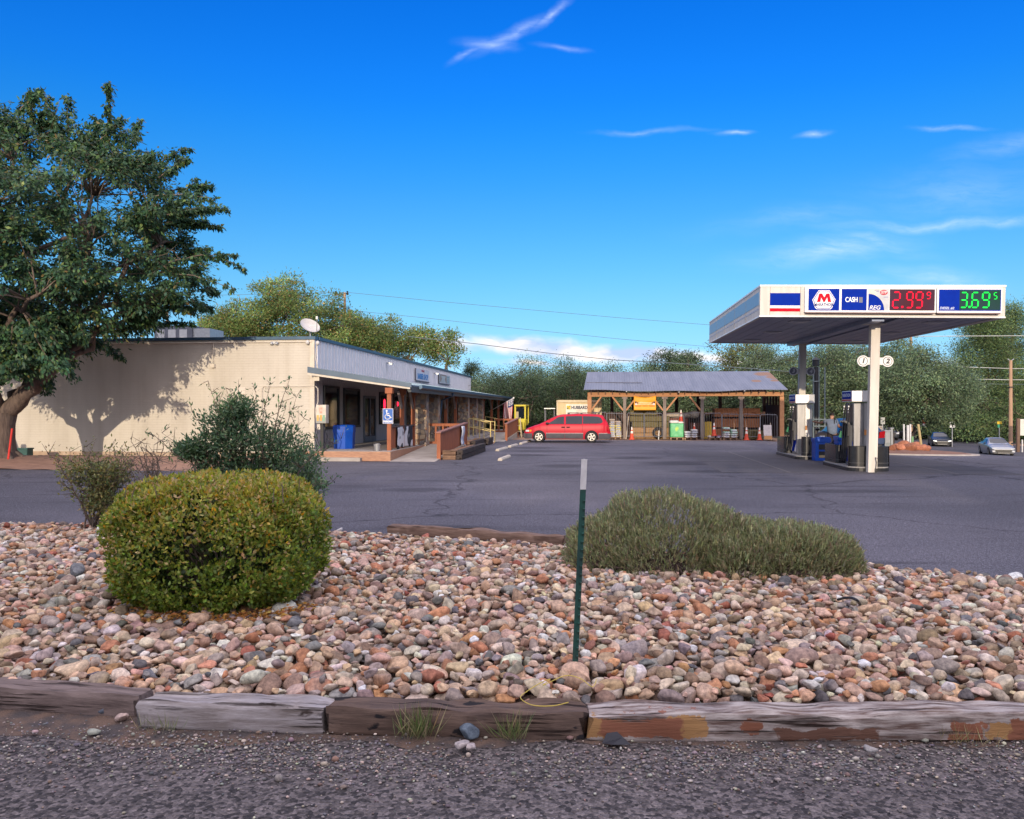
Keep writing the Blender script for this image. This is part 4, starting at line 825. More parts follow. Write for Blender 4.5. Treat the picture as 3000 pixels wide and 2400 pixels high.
# ramps with board railings
def ramp(name,y0,y1,x0,x1,z1):
    mb=MB(); mb.add([(x0,y0,.006),(x1,y0,.006),(x1,y1,z1),(x0,y1,z1),(x0,y0,-.05),(x1,y0,-.05),(x1,y1,-.05),(x0,y1,-.05)],[(0,1,2,3),(4,7,6,5),(0,4,5,1),(1,5,6,2),(2,6,7,3),(3,7,4,0)])
    o=mb.build(name,m_concrete); x,y=S(OU,OV); o.location=(x,y,0); o.rotation_euler=(0,0,-TH); o['kind']='structure'
ramp('ramp',-1.5,5.4,3.43,5.1,.35); ramp('ramp',17.5,25.2,3.78,5.38,.35)
def ramp_rail(label,y0,y1,x,z0,z1,back=True,xb=3.4):
    t=on_store('ramp_railing',label,'railing',x,y0,0); l=y1-y0; g=.95
    MB().box(-.07,.07,-.07,.07,0,z0+g).build('post',m_rust,t); MB().box(-.06,.06,l-.06,l+.06,0,z1+g).build('post',m_rust,t)
    b=MB(); n=int(l/.16)
    for k in range(n):
        y=.09+(l-.2)*k/n; q=z0+(z1-z0)*y/l; b.add([(v[0],v[1],v[2]+(q if True else 0)) for v in MB().box(.0,.035,y,y+(l-.2)/n-.008,.10,g-.02).V],MB().box(0,1,0,1,0,1).F)
    b.build('boards',m_rust,t); c=MB(); c.add([(-.1,-.12,z0+g),(.1,-.12,z0+g),(.1,l+.1,z1+g),(-.1,l+.1,z1+g),(-.1,-.12,z0+g+.05),(.1,-.12,z0+g+.05),(.1,l+.1,z1+g+.05),(-.1,l+.1,z1+g+.05)],[(0,3,2,1),(4,5,6,7),(0,1,5,4),(1,2,6,5),(2,3,7,6),(3,0,4,7)]); c.build('top_rail',M('rail_cap',(.27,.13,.10),rough=.7,c2=(.2,.09,.07)),t)
    if back:
        e=MB().box(xb-x,-.1,l-.05,l+.05,z1+g-.12,z1+g).box(xb-x,-.1,l-.04,l+.04,z1+.02,z1+.14)
        for k in range(5): e.box(xb-x+.25+k*.33,xb-x+.33+k*.33,l-.03,l+.03,z1+.14,z1+g-.12)
        e.build('cross_rail',m_rust,t)
ramp_rail('nearer red stained ramp railing with a sloping cap in front of the stone pillar',-.45,5.6,5.05,.06,.32)
ramp_rail('farther red stained ramp railing beside the flag and the yellow forklift',18.5,25.2,5.38,.06,.32,True,3.8)
def paper():
    t=on_store('paper_notice','white and blue paper banner hung on the nearer ramp railing','notice',5.14,4.2,0); V=[];Fc=[]
    for i in range(13): 
        for k in range(2): V.append((.02+.03*math.sin(i*.55),.75*k-.35,1.18-.8*i/12))
    for i in range(12): Fc.append((i*2,i*2+1,i*2+3,i*2+2))
    o=npmesh('sheet',V,Fc,M('paper_blue',(.62,.64,.68),rough=.8,c2=(.25,.33,.48),scale=4,contrast=(.42,.5)),t,smooth=True); o.modifiers.new('s','SOLIDIFY').thickness=.006
paper()
def tie_planter(label,x0,x1,y0,y1,courses,lab2=None,front=True):
    t=on_store('tie_planter',label,'planter',x0,y0,0); l=y1-y0; w=x1-x0; 
    for k in range(courses):
        off=.05*(k%2); h=.19
        MB().box(w-.22+.02*(k%2),w+.02*(k%2),-.02+off,l*.48+off,k*h+.002,(k+1)*h-.004).build('timber',m_tieblk,t,bevel=.015); MB().box(w-.23,w,l*.49+off,l+off,k*h+.002,(k+1)*h-.004).build('timber',m_tieblk,t,bevel=.015)
        if front: MB().box(0,w-.24,0,.2,k*h+.001,(k+1)*h-.02).build('timber',m_tielight,t,bevel=.015)
    MB().box(.0,w-.24,.21,l,.0,courses*.19-.08).build('soil',M('bed_soil2',(.30,.17,.10),rough=1,c2=(.2,.11,.07),scale=5,bump=.6),t)
tie_planter('low planter of black timbers at the foot of the nearer ramp railing',5.15,5.9,-.3,6.0,2)
tie_planter('middle planter of stacked black timbers below the yellow stair rails',4.2,5.0,8.6,11.9,2)
tie_planter('far planter of stacked black timbers beside the yellow stair rails',4.35,5.15,12.3,14.2,2)
def stair_rail(label,x0,x1,y,z1,z0=0.):
    t=on_store('handrail',label,'handrail',x0,y,0,'yellow pipe handrails'); l=x1-x0; h=1.05
    MB().tube([(0,0,z1),(0,0,z1+h),(l*.8,0,h+.15),(l,0,h+.15),(l,0,z0)],.032,8).build('rail_frame',m_yellow,t,smooth=True)
    MB().tube([(0,0,z1+h*.55),(l,0,h*.55+.1)],.022,8).tube([(l*.5,0,.2),(l*.5,0,h+.15+(z1-.15)*.4)],.022,8).build('mid_rail',m_yellow,t,smooth=True)
stair_rail('nearer yellow pipe handrail on the porch stairs above the black timbers',3.72,4.95,14.6,.36); stair_rail('farther yellow pipe handrail on the porch stairs',3.72,4.98,16.2,.36)
stair_rail('far yellow pipe handrail at the second ramp near the flag',2.9,4.2,27.0,.36)
t=on_store('porch_stairs','concrete porch stairs between the two yellow handrails','stairs',3.76,14.7,0)
MB().box(0,.4,0,1.4,0,.24).box(.4,.8,0,1.4,0,.12).build('steps',m_concrete,t,bevel=.01)
# wheel stops
def wheel_stops():
    m=M('wheel_stop_paint',(.56,.50,.40),rough=.8,c2=(.36,.32,.28),scale=5,bump=.3)
    pr=[(-.09,0),(-.085,.05),(-.05,.105),(.05,.105),(.085,.05),(.09,0)]
    labs=['nearest cream wheel stop in front of the low black timber planter','second cream wheel stop in the row along the porch','third cream wheel stop in the row along the porch','fourth cream wheel stop in the row along the porch','cream wheel stop against the front wheel of the red minivan']
    for lab,(u,v,rt) in zip(labs,[(-3.75,30.0,.03),(-4.75,37.0,.06),(-4.6,40.6,.05),(-4.4,44.2,.04),(-4.3,48.3,0)]):
        t=thing('wheel_stop',lab,'wheel stop',u,v,0,-rt,'cream concrete wheel stops'); mb=MB().prism(pr,'y',0,2.3); mb.build('concrete_block',m,t,bevel=.012)
wheel_stops()
# signs on the fascia
def fascia_sign(name,label,y0,y1,z0,z1,fn):
    t=on_store(name,label,'sign',.1,(y0+y1)/2,(z0+z1)/2); w,h=(y1-y0),(z1-z0)
    MB().box(0,.05,-w/2,w/2,-h/2,h/2).build('sign_board',M('signboard_white',(.66,.68,.72),rough=.5),t); MB().box(.0,.06,-w/2,w/2,-h/2-.05,-h/2).box(0,.06,-w/2-.04,-w/2,-h/2,h/2).build('frame',M('sign_frame',(.16,.15,.16),rough=.6),t); fn(t,w,h)
RF=(R(90),0,R(90))
def barber(t,w,h):
    text_mesh('lettering','BARBER SHOP',.46,M('sign_letter_blue',(.02,.22,.55),rough=.5),t,(.055,0,-.11),RF,bold=.012,width=1.02)
    text_mesh('small_lettering','CORNVILLE',.17,M('sign_letter_red',(.40,.10,.13),rough=.5),t,(.055,0,.25),RF,bold=.004)
fascia_sign('barber_sign','white BARBER SHOP sign with blue letters on the store fascia',17.0,20.8,3.66,4.36,barber)
def arch(t,w,h):
    MB().box(.05,.054,-w/2+.05,w/2-.05,-h/2+.04,h/2-.04).build('pale_field',M('sign_sage',(.46,.52,.50),rough=.6),t)
    a=MB(); 
    for s in (-1,1): a.prism([(s*1.15-.55,.26),(s*1.0-.55,.26),(s*.55-.55,-.02),(s*1.02-.55,-.28),(s*1.15-.55,-.28)][::s],'x',.054,.058)
    a.box(.0541,.0578,-1.6,.5,.2,.28); a.build('arch_picture',M('sign_brown',(.30,.24,.19),rough=.7),t)
    l=MB()
    for k,wd in enumerate((.6,.5,.65,.45)): l.box(.054,.057,1.15-wd/2,1.15+wd/2,.14-.13*k,.19-.13*k)
    l.build('text_lines',M('sign_teal',(.06,.26,.36),rough=.6),t)
fascia_sign('office_sign','pale framed sign with a brown arch picture at the far end of the fascia',24,28,3.72,4.36,arch)
# flag on the last post
def flag():
    t=on_store('flag','US flag hanging from an angled pole at the far end of the porch roof','flag',3.35,29.0,1.95)
    d=Vector((.72,-.12,.42)); end=d*1.9; MB().tube([(-.5,.08,-.2),tuple(end)],.02,8).build('flag_pole',M('pole_white',(.6,.6,.6),rough=.4),t); MB().ball(tuple(end),.06).build('finial',M('finial_white',(.75,.72,.65),rough=.4),t,smooth=True)
    red=M('flag_red',(.42,.02,.03),rough=.8); wh=M('flag_white',(.72,.70,.70),rough=.8); bl=M('flag_blue',(.03,.05,.17),rough=.8)
    nx,ny=26,26; V=[]
    # hoist along the pole, fly hanging down in folds
    for j in range(ny+1):
        for i in range(nx+1):
            a=i/nx; q=j/ny       # a: fly 0..1, q: hoist 0..1 from the tip inward
            p=end*(.98-.52*q*(1-.55*a)); V.append((p.x-.35*a*(q)-.10*a, p.y+.07*math.sin(q*9+a*3)*(.3+a), p.z-1.45*a-.1*a*math.sin(q*7)))
    F_=[];I=[]
    for j in range(ny):
        for i in range(nx):
            F_.append((j*(nx+1)+i,j*(nx+1)+i+1,(j+1)*(nx+1)+i+1,(j+1)*(nx+1)+i)); st=int(j/2)%2
            I.append(2 if (j<14 and i<10) else (0 if st==0 else 1))
    mb=MB(); mb.V=V; mb.F=F_; mb.I=I; o=mb.build('flag_cloth',[red,wh,bl],t,smooth=True,recalc=False); 
    s=MB()
    for r_ in range(5):
        for c in range(4):
            i=1+c*2.2; j=1.5+r_*2.6; v=Vector(V[int(j)*(nx+1)+int(i)]); s.obox(v,(.05,.09,.05),(0,.6,.3))
    s.build('stars',wh,t)
flag()
# ------------------------------------------------------------------ hay shed and its stock
SU,SV=-1.15,53.2      # local origin: left front post
def u_at(pxx,v):
    r=(pxx-1500)/F; return v*(r*CT-ST)/(CT+r*ST)
def shed_u(pxx,v=53.2): return u_at(pxx,v)
U0,U1=shed_u(1727),shed_u(2290); SU=U0; SWD=U1-U0
m_beam=M('shed_beam',(.46,.235,.11),rough=.8,c2=(.36,.17,.08),scale=5,stretch=(.3,1,1),bump=.2); m_oldpost=M('old_post',(.24,.20,.17),rough=.9,c2=(.15,.12,.10),scale=6,stretch=(1,1,.2),bump=.3)
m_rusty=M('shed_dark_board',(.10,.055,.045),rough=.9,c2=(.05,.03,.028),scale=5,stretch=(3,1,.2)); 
def shed_roof_mat():
    m=bpy.data.materials.new('shed_roof_metal'); m.use_nodes=True; N,L,b=nodes_of(m); tc=N.new('ShaderNodeTexCoord')
    n=N.new('ShaderNodeTexNoise'); n.inputs['Scale'].default_value=.8; n.inputs['Detail'].default_value=6; mp=N.new('ShaderNodeMapping'); mp.inputs['Scale'].default_value=(3,.4,1); L.new(tc.outputs['Object'],mp.inputs[0]); L.new(mp.outputs[0],n.inputs['Vector'])
    r=N.new('ShaderNodeValToRGB'); r.color_ramp.elements[0].position=.3; r.color_ramp.elements[1].position=.7; r.color_ramp.elements[0].color=(.135,.155,.205,1); r.color_ramp.elements[1].color=(.19,.21,.265,1); L.new(n.outputs['Fac'],r.inputs[0]); col=r.outputs[0]
    for (cx,cy,sx,sy) in ((11.55,3.1,1.0,.75),(12.1,2.3,.8,.8),(10.75,1.3,.45,.4),(12.0,1.4,.5,.35)):
        g=N.new('ShaderNodeTexGradient'); g.gradient_type='SPHERICAL'; mq=N.new('ShaderNodeMapping'); mq.vector_type='TEXTURE'; mq.inputs['Location'].default_value=(cx,cy,3.4+cy*.28); mq.inputs['Scale'].default_value=(sx,sy,3); 
        nn=N.new('ShaderNodeTexNoise'); nn.inputs['Scale'].default_value=2.2; nn.inputs['Detail'].default_value=6; L.new(tc.outputs['Object'],nn.inputs['Vector'])
        L.new(tc.outputs['Object'],mq.inputs[0]); L.new(mq.outputs[0],g.inputs[0]); ma=N.new('ShaderNodeMath'); ma.operation='MULTIPLY'; L.new(g.outputs['Fac'],ma.inputs[0]); L.new(nn.outputs['Fac'],ma.inputs[1])
        rr=N.new('ShaderNodeValToRGB'); rr.color_ramp.elements[0].position=.1; rr.color_ramp.elements[1].position=.24; L.new(ma.outputs[0],rr.inputs[0])
        mx=N.new('ShaderNodeMix'); mx.data_type='RGBA'; L.new(rr.outputs[0],mx.inputs[0]); L.new(col,mx.inputs[6]); mx.inputs[7].default_value=(.24,.14,.085,1); col=mx.outputs[2]
    L.new(col,b.inputs['Base Color']); b.inputs['Roughness'].default_value=.6; b.inputs['Metallic'].default_value=.25; return m
def shed():
    T=thing('hay_shed','open hay shed with a grey metal roof and orange timber beam','shed',SU,SV)
    D=5.6; zb0,zb1=2.72,3.0; W=SWD
    # roof: front slope and back slope, corrugated
    def slope(y0,z0,y1,z1,x0f,x1f,x0b,x1b,nm):
        mb=MB(); n=150
        for i in range(n):
            a,b_=i/n,(i+1)/n; za=.009*(i%2); zb=.009*((i+1)%2); sag=lambda t:-.10*math.sin(t*math.pi)+.03*math.sin(t*17)
            mb.add([(x0f+(x1f-x0f)*a,y0,z0+za+sag(a)),(x0f+(x1f-x0f)*b_,y0,z0+zb+sag(b_)),(x0b+(x1b-x0b)*b_,y1,z1+zb),(x0b+(x1b-x0b)*a,y1,z1+za)],[(0,1,2,3)])
        o=mb.build(nm,shed_roof_mat(),T,recalc=False); o.modifiers.new('s','SOLIDIFY').thickness=-.03; return o
    slope(-.75,3.14,3.9,4.47,-.35,W+.22,-.2,W-.05,'roof'); slope(3.905,4.47,D+1.2,3.6,-.2,W-.05,-.35,W+.2,'roof')
    dk=MB()
    for i in range(12): dk.box(-.2+i*.3,.1+i*.3,.93+.02*math.sin(i*2),1.0+.02*math.sin(i*2),3.66,3.69)
    dk.build('roof_seam',M('seam_dark',(.10,.10,.12),rough=.8),T)
    xs=[shed_u(p)-U0 for p in (1830,1947,2057,2171)]
    MB().box(-.12,W*.5,-.09,.09,zb0,zb1).box(W*.5+.01,W+.12,-.09,.09,zb0+.03,zb1+.02).build('front_beam',m_beam,T,bevel=.008)
    for x in (0,W): MB().box(x-.13,x+.13,-.12,.12,0,zb0).build('post',m_beam,T,bevel=.01)
    for i,x in enumerate(xs):
        p=MB().box(x-.10,x+.10,-.1,.1,0,zb0).box(x-.19,x+.19,-.11,.11,zb0-.14,zb0-.001).build('post',m_oldpost,T,bevel=.01); p['label']='weathered grey post'
        b=MB()
        for s in (-1,1):
            if (i==2 and s>0) or i==3: continue
            b.bar((x+.1*s,0,1.85),(x+.78*s,0,zb0),.13,.1)
        if b.V: b.build('brace',m_beam,p)
    MB().bar((.12,0,1.85),(.75,0,zb0),.13,.1).build('brace',m_beam,T)
    for i in range(22): MB()
    raf=MB()
    for i in range(27): x=.1+i*(W-.2)/26; raf.prism([(-.55,3.02),(3.85,4.36),(3.85,4.26),(-.55,2.92)],'x',x-.025,x+.025)
    raf.build('rafters',M('rafter_dark',(.12,.075,.05),rough=.9),T)
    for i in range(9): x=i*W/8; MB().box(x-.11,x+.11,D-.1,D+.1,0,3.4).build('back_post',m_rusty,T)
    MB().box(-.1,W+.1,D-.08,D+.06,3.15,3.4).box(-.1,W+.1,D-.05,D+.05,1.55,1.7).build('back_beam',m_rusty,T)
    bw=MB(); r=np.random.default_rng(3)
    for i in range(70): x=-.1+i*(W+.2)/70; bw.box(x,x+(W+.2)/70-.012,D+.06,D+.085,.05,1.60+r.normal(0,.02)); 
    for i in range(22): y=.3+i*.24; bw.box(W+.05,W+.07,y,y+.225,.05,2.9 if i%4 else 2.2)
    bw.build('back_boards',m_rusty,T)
    fl=MB().lathe([(.02,0),(.06,.04),(.06,.1),(.02,.12)],(2.35,-.75,3.05),8,'y').lathe([(.02,0),(.06,.04),(.06,.1),(.02,.12)],(W*.5-.4,-.75,3.0),8,'y').lathe([(.02,0),(.06,.04),(.06,.1),(.02,.12)],(xs[3]+.1,-.75,3.07),8,'y'); fl.build('floodlight',m_galv,T)
    # back canopy shade cloth strip between posts
    return T
shed()
def on_shed(name,label,cat,x,y,z=0.,group=None,rot=0.): return thing(name,label,cat,SU+x,SV+y,z,rot,group)
def sx(p,v=0.): return shed_u(p,SV+v)-U0
def gates():
    spec=[(1732,1777,1.72,'galvanised gate panel at the left end of the shed'),(1778,1828,1.66,'galvanised gate panel just left of the first grey shed post'),(1838,1886,1.68,'galvanised gate panel left of the orange banner, in front of the hay'),(1889,1940,1.66,'galvanised gate panel in front of the right half of the hay'),(1952,2002,1.62,'galvanised gate panel above the green wrapped pallet'),(2006,2052,1.66,'galvanised gate panel above the white sacks by the yellow panel'),(2064,2113,1.66,'galvanised gate panel left of the middle of the orange planks'),(2116,2165,1.62,'galvanised gate panel right of the middle of the orange planks'),(2177,2226,1.62,'galvanised gate panel in front of the right end of the planks'),(2228,2276,1.60,'galvanised gate panel at the right end of the shed')]
    m=M('gate_pipe',(.20,.205,.22),rough=.55,metal=.3,var=.3)
    for k,(a,b,h,lab) in enumerate(spec):
        x0,x1=sx(a),sx(b); t=on_shed('gate_panel',lab,'gate',x0,-.02,0,'pipe gate panels across the shed',rot=.03*math.sin(k*2)); w=x1-x0
        MB().tube([(0,0,.15),(0,0,h-.06),(.06,0,h),(w-.06,0,h-.04*math.sin(k)),(w,0,h-.08),(w,0,.15)],.024,6).tube([(0,0,.18),(w,0,.18)],.02,6).build('frame',m,t,smooth=True)
        br=MB(); n=7
        for i in range(1,n): br.tube([(w*i/n,0,.18),(w*i/n,0,h+ (.12 if k%2 else 0.0)-.01)],.008,5)
        br.build('bars',m,t)
gates()
def shed_banner():
    x0,x1=sx(1857,-.15),sx(1922,-.15); t=on_shed('shop_banner','orange vinyl banner tied to the shed beam','banner',(x0+x1)/2,-.16,0); w=x1-x0; V=[];Fc=[];n=24;k=12; zt,zb=2.78,1.86
    for j in range(k+1):
        for i in range(n+1): a=i/n; q=j/k; sag=.10*math.sin(a*math.pi)*(1-q)**1.5; V.append((-w/2+w*a,.03*math.sin(a*math.pi*2+q*2)*(1-q)-.02*math.sin(q*7),zt-(zt-zb)*q-sag))
    for j in range(k):
        for i in range(n): Fc.append((j*(n+1)+i,j*(n+1)+i+1,(j+1)*(n+1)+i+1,(j+1)*(n+1)+i))
    o=npmesh('vinyl',V,Fc,M('banner_orange',(.80,.36,.02),rough=.55,c2=(.72,.29,.012),scale=2),t,smooth=True); o.modifiers.new('s','SOLIDIFY').thickness=.006
    s=MB(); r=np.random.default_rng(4)
    for i in range(13): x=-.42+i*.068; s.box(x,x+.045,-.036,-.03,2.28,2.37+.02*math.sin(i*.5))
    s.box(-.5,.5,-.036,-.03,2.21,2.245); s.build('print_white',M('banner_print_white',(.82,.66,.35),rough=.6),t)
    d=MB()
    for a in (-1,1): d.box(a*.58-.06,a*.58+.06,-.036,-.03,2.31,2.42); d.box(a*.45-.03,a*.45+.03,-.036,-.03,2.26,2.38)
    d.build('print_dark',M('banner_print_dark',(.06,.03,.03),rough=.6),t)
    d=MB(); d.box(-.62,-.25,-.036,-.03,2.11,2.15).box(-.15,.18,-.036,-.03,2.11,2.15).box(.25,.62,-.036,-.03,2.11,2.15); d.build('print_rust',M('banner_print_rust',(.45,.13,.02),rough=.6),t)
    w_=MB()
    for a in (-1,1): w_.ball((a*.56,-.034,2.24),(.085,.004,.06),12,8)
    w_.build('print_pink',M('banner_print_pink',(.75,.6,.55),rough=.6),t)
shed_banner()
# hay ------------------------------------------------
def hay_mat(name,c,c2):
    return M(name,c,rough=1,c2=c2,scale=9,stretch=(1,1,3.5),bump=1,bscale=35,detail=8)
h_green=hay_mat('hay_green',(.20,.165,.075),(.11,.095,.045)); h_tan=hay_mat('hay_tan',(.42,.26,.125),(.25,.145,.07))
def hay():
    r=np.random.default_rng(8); xl=sx(1842,1.0); 
    rows=[(0,3,h_tan),(1,3,h_tan),(2,3,h_green),(3,3,h_green),(4,2,h_green)]
    words=['bottom','second','third','fourth','top']; pos=['left','middle','right']
    for k,n,m in rows:
        for i in range(n):
            c='tan' if m is h_tan else 'greenish'
            t=on_shed('hay_bale',f'{pos[i]} {c} hay bale in the {words[k]} layer of the shed stack','hay bale',xl+.62+i*.86+r.normal(0,.02)-(.1 if k>2 else 0),.75+r.normal(0,.03)+.1*k,k*.37,'hay bales stacked in the shed')
            mb=MB().box(-.43,.43,-.3,.9,.004,.362); o=mb.build('straw',m,t,bevel=.05)
            tw=MB()
            for q in (-.2,.2): tw.box(q-.006,q+.006,-.306,-.302,.0,.362)
            tw.build('twine',M('twine',(.25,.18,.1),rough=.9),t)
hay()
m_sack=M('sack_white',(.62,.60,.56),rough=.7,c2=(.50,.47,.42),scale=5,bump=.4,bscale=8); m_pallet=M('pallet_wood',(.35,.23,.14),rough=.9,c2=(.22,.14,.09),scale=6)
def sack(mb,x,y,z,w,d,h,r):
    o=len(mb.V); b=MB().ball((0,0,0),(1,1,1),14,8); q=[]
    for v in b.V:
        f=lambda k,p:math.copysign(abs(k)**p,k); q.append((x+f(v[0],.45)*w/2,y+f(v[1],.45)*d/2,z+h/2+f(v[2],.7)*h/2*(1-.25*abs(v[0])**4)))
    mb.add(q,b.F)
def pallet_of(name,label,p0,p1,yd,rows,cols,mats,hh=.13,group='pallets of sacks in front of the shed',grow=0):
    x0,x1=sx(p0,yd),sx(p1,yd); w=x1-x0; t=on_shed(name,label,'sacks',x0,yd,0,group); r=np.random.default_rng(p0)
    pl=MB(); 
    for k in range(5): pl.box(0,w,-.05+k*.2,.07+k*.2,.09,.12)
    for x in (0,w/2-.04,w-.08): pl.box(x,x+.08,-.05,.87,.0,.09)
    pl.build('pallet',m_pallet,t)
    for k in range(rows):
        for i in range(cols):
            if k>=rows-grow and (i+k)%cols==cols-1: continue
            mb=MB(); sack(mb,w*(i+.5)/cols+r.normal(0,.015),.25+r.normal(0,.02),.12+k*hh,w/cols*1.04,.85,hh*1.12,r); s=mb.build('sack',mats[(k*cols+i)%len(mats)],t,smooth=True)
            d=MB().box(w*(i+.5)/cols-.12,w*(i+.5)/cols+.1,-.19,-.182,.12+k*hh+.03,.12+k*hh+.09); d.build('print',M('sack_print',(.12,.16,.30),rough=.7,c2=(.5,.5,.5),scale=20),s)
ms_y=M('sack_yellow',(.62,.52,.12),rough=.7,c2=(.6,.56,.4),scale=5,contrast=(.4,.55)); ms_t=M('sack_tan',(.42,.34,.26),rough=.8,c2=(.3,.24,.18),scale=5,bump=.4); ms_g=M('sack_green',(.30,.48,.36),rough=.7,c2=(.55,.58,.55),scale=4,contrast=(.4,.5)); ms_p=M('sack_purple',(.18,.08,.17),rough=.7)
pallet_of('sack_pallet','tall pallet of white and yellow sacks topped with tan bags behind the minivan',1786,1820,-.35,9,2,[m_sack,ms_y,m_sack,m_sack,ms_y,m_sack,m_sack,ms_y,ms_y,ms_y,ms_y,ms_y,ms_t,ms_t,ms_t,ms_t,ms_t],grow=1)
pallet_of('sack_pallet','low pallet of white sacks with a small orange cone on top',2005,2043,-.5,4,2,[m_sack,m_sack,M('sack_grey',(.5,.52,.55),rough=.7)],grow=1)
pallet_of('sack_pallet','single layer of purple and white sacks left of the green topped pile',2077,2112,-.7,1,2,[m_sack,ms_p],group='pallets of sacks in front of the shed')
pallet_of('sack_pallet','pallet of white sacks with pale green bags on top under the orange planks',2119,2160,-.5,5,2,[m_sack,m_sack,m_sack,ms_g,ms_g,ms_g,m_sack,ms_g,ms_g],grow=2)
def green_tote():
    x0,x1=sx(1963,-.4),sx(2002,-.4); t=on_shed('wrapped_pallet','green plastic wrapped cube pallet with white sacks on top','pallet',(x0+x1)/2,-.2,0); w=(x1-x0)
    MB().box(-w/2,w/2,-.4,.5,.14,1.02).build('wrap',M('wrap_green',(.03,.30,.09),rough=.4,c2=(.12,.42,.20),scale=4,bump=.6,bscale=6),t,bevel=.05)
    mb=MB(); sack(mb,-.15,0,1.0,.6,.8,.22,None); sack(mb,.2,.05,1.0,.5,.7,.14,None); mb.build('sacks',m_sack,t,smooth=True)
    pl=MB(); 
    for x in (-w/2,-.04,w/2-.08): pl.box(x,x+.08,-.4,.5,0,.1)
    pl.box(-w/2,w/2,-.41,.5,.1,.135); pl.build('pallet',m_pallet,t)
    MB().prism([(-.05,.5),(.09,.62),(.11,.78),(.02,.86),(-.1,.74),(-.12,.6)],'y',-.408,-.402).build('emblem',M('emblem_yellow',(.40,.55,.08),rough=.5,c2=(.1,.4,.12),scale=6),t)
green_tote()
def cones():
    proto=None
    spec=[(1851,-1.0,0,.80,'orange traffic cone by the first grey shed post in front of the hay'),(2187,-1.0,0,.80,'tallest orange traffic cone in front of the right grey shed post'),(2225,-.75,0,.78,'darker orange traffic cone between the post and the white board'),(2092,-.9,.26,.80,'orange traffic cone on the purple sacks left of the planks'),(1995,.4,1.03,.85,'orange traffic cone standing behind the green wrapped pallet'),(2034,-.4,.63,.42,'small bright orange cone on top of the white sacks')]
    o_=M('cone_orange',(.62,.075,.025),rough=.5,c2=(.5,.05,.02)); wb=M('cone_band',(.78,.70,.62),rough=.5); ob=M('cone_base',(.45,.05,.02),rough=.6)
    for p,yd,z,h,lab in spec:
        if proto is None:
            t=on_shed('traffic_cone',lab,'cone',0,0); MB().lathe([(.16,.03),(.14,.06),(.135,.08),(.085,.40),(.085,.40)],n=16).lathe([(.062,.55),(.055,.62)],n=16).build('cone_body',o_,t,smooth=True)
            MB().lathe([(.086,.40),(.063,.55)],n=16).lathe([(.055,.62),(.035,.78),(.02,.80)],n=16).build('reflective_band',wb,t,smooth=True); MB().box(-.19,.19,-.19,.19,0,.03).build('base',ob,t,bevel=.01); proto=t
        else: t=copy_tree(proto)
        x,y=S(SU+sx(p,yd),SV+yd); t.location=(x,y,z); t.scale=(h/.8,)*3; t['label']=lab; t['group']='traffic cones in front of the shed'
cones()
def planks():
    lab=['bottom','second','top']
    for k,(z0,z1,c) in enumerate([(.1,.62,1),(.72,1.3,1),(1.42,1.98,1)]):
        x0,x1=sx(2094,2.2),sx(2228,2.2) if k else sx(2185,2.2); t=on_shed('plank_bundle',f'{lab[k]} bundle of orange brown cedar planks inside the shed','lumber',x0,2.2,0,'bundles of cedar planks')
        mb=MB(); w=x1-x0; n=int(w/.16)
        for i in range(n): mb.box(i*w/n,(i+1)*w/n-.012,0,1.2,z0,z1+.01*math.sin(i*3))
        mb.build('planks',M('cedar',(.50,.22,.10),rough=.85,c2=(.40,.16,.07),scale=4),t); s=MB()
        for x in (.3,w/2,w-.4): s.box(x,x+.12,.1,1.1,z0-.1,z0-.002)
        s.build('spacers',m_rusty,t)
planks()
def panel(name,label,p0,p1,yd,h,mat,cat,th=.06,lean=.08):
    x0,x1=sx(p0,yd),sx(p1,yd); t=on_shed(name,label,cat,x0,yd,0); w=x1-x0
    mb=MB(); n=max(2,int(w/.16))
    for i in range(n): mb.add([(i*w/n,0,.03),((i+1)*w/n-.01,0,.03),((i+1)*w/n-.01,lean,h),(i*w/n,lean,h),(i*w/n,th,.03),((i+1)*w/n-.01,th,.03),((i+1)*w/n-.01,lean+th,h),(i*w/n,lean+th,h)],[(0,1,2,3),(4,7,6,5),(0,4,5,1),(1,5,6,2),(2,6,7,3),(3,7,4,0)])
    mb.build('panel',mat,t); return t
t=panel('yellow_panel','yellow slatted panel leaning behind the middle grey shed post',2053,2086,.3,1.12,M('panel_yellow',(.55,.36,.04),rough=.6,c2=(.42,.27,.03),scale=8),'panel')
panel('red_boards','dark red board panel behind the green wrapped pallet',1950,2016,1.2,1.32,M('boards_red',(.22,.07,.04),rough=.8,c2=(.14,.05,.035),scale=5),'panel')
panel('red_gate','dark brown board gate with pale pipe frame beside the yellow panel',2022,2051,.5,1.05,M('boards_maroon',(.11,.045,.03),rough=.8),'panel')
t=panel('notice_board','white and tan printed board leaning by the right end of the shed',2238,2262,-.4,.95,M('board_white',(.60,.56,.52),rough=.6,c2=(.46,.42,.42),scale=6),'board',lean=.15)
MB().box(.02,.5,-.02,.0,.05,.28).build('lower_stripe',M('board_tan',(.55,.30,.12),rough=.7),t)
x=sx(2180,2.4); 
for i,(p,h) in enumerate(((2200,.62),(2216,.58))):
    t=on_shed('green_hay_bale',['left','right'][i]+' old green hay bale on the ground below the planks','hay bale',sx(p,1.0),1.0,0); MB().box(-.42,.42,-.3,.8,0,h).build('straw',h_green,t,bevel=.06)
def leaning(label,p0,y0,p1,y1,yd,r=.025,c=(.6,.5,.36)):
    a=(sx(p0,yd),yd,.02); h=CAM_H+(1200-y1)/F*53; t=on_shed('pole',label,'pole',a[0],yd,0,'poles leaning at the shed'); MB().tube([(0,0,.0),(sx(p1,yd)-a[0],.25,h)],r,7).build('shaft',M(f'pole_{c[0]}',c,rough=.8),t,smooth=True)
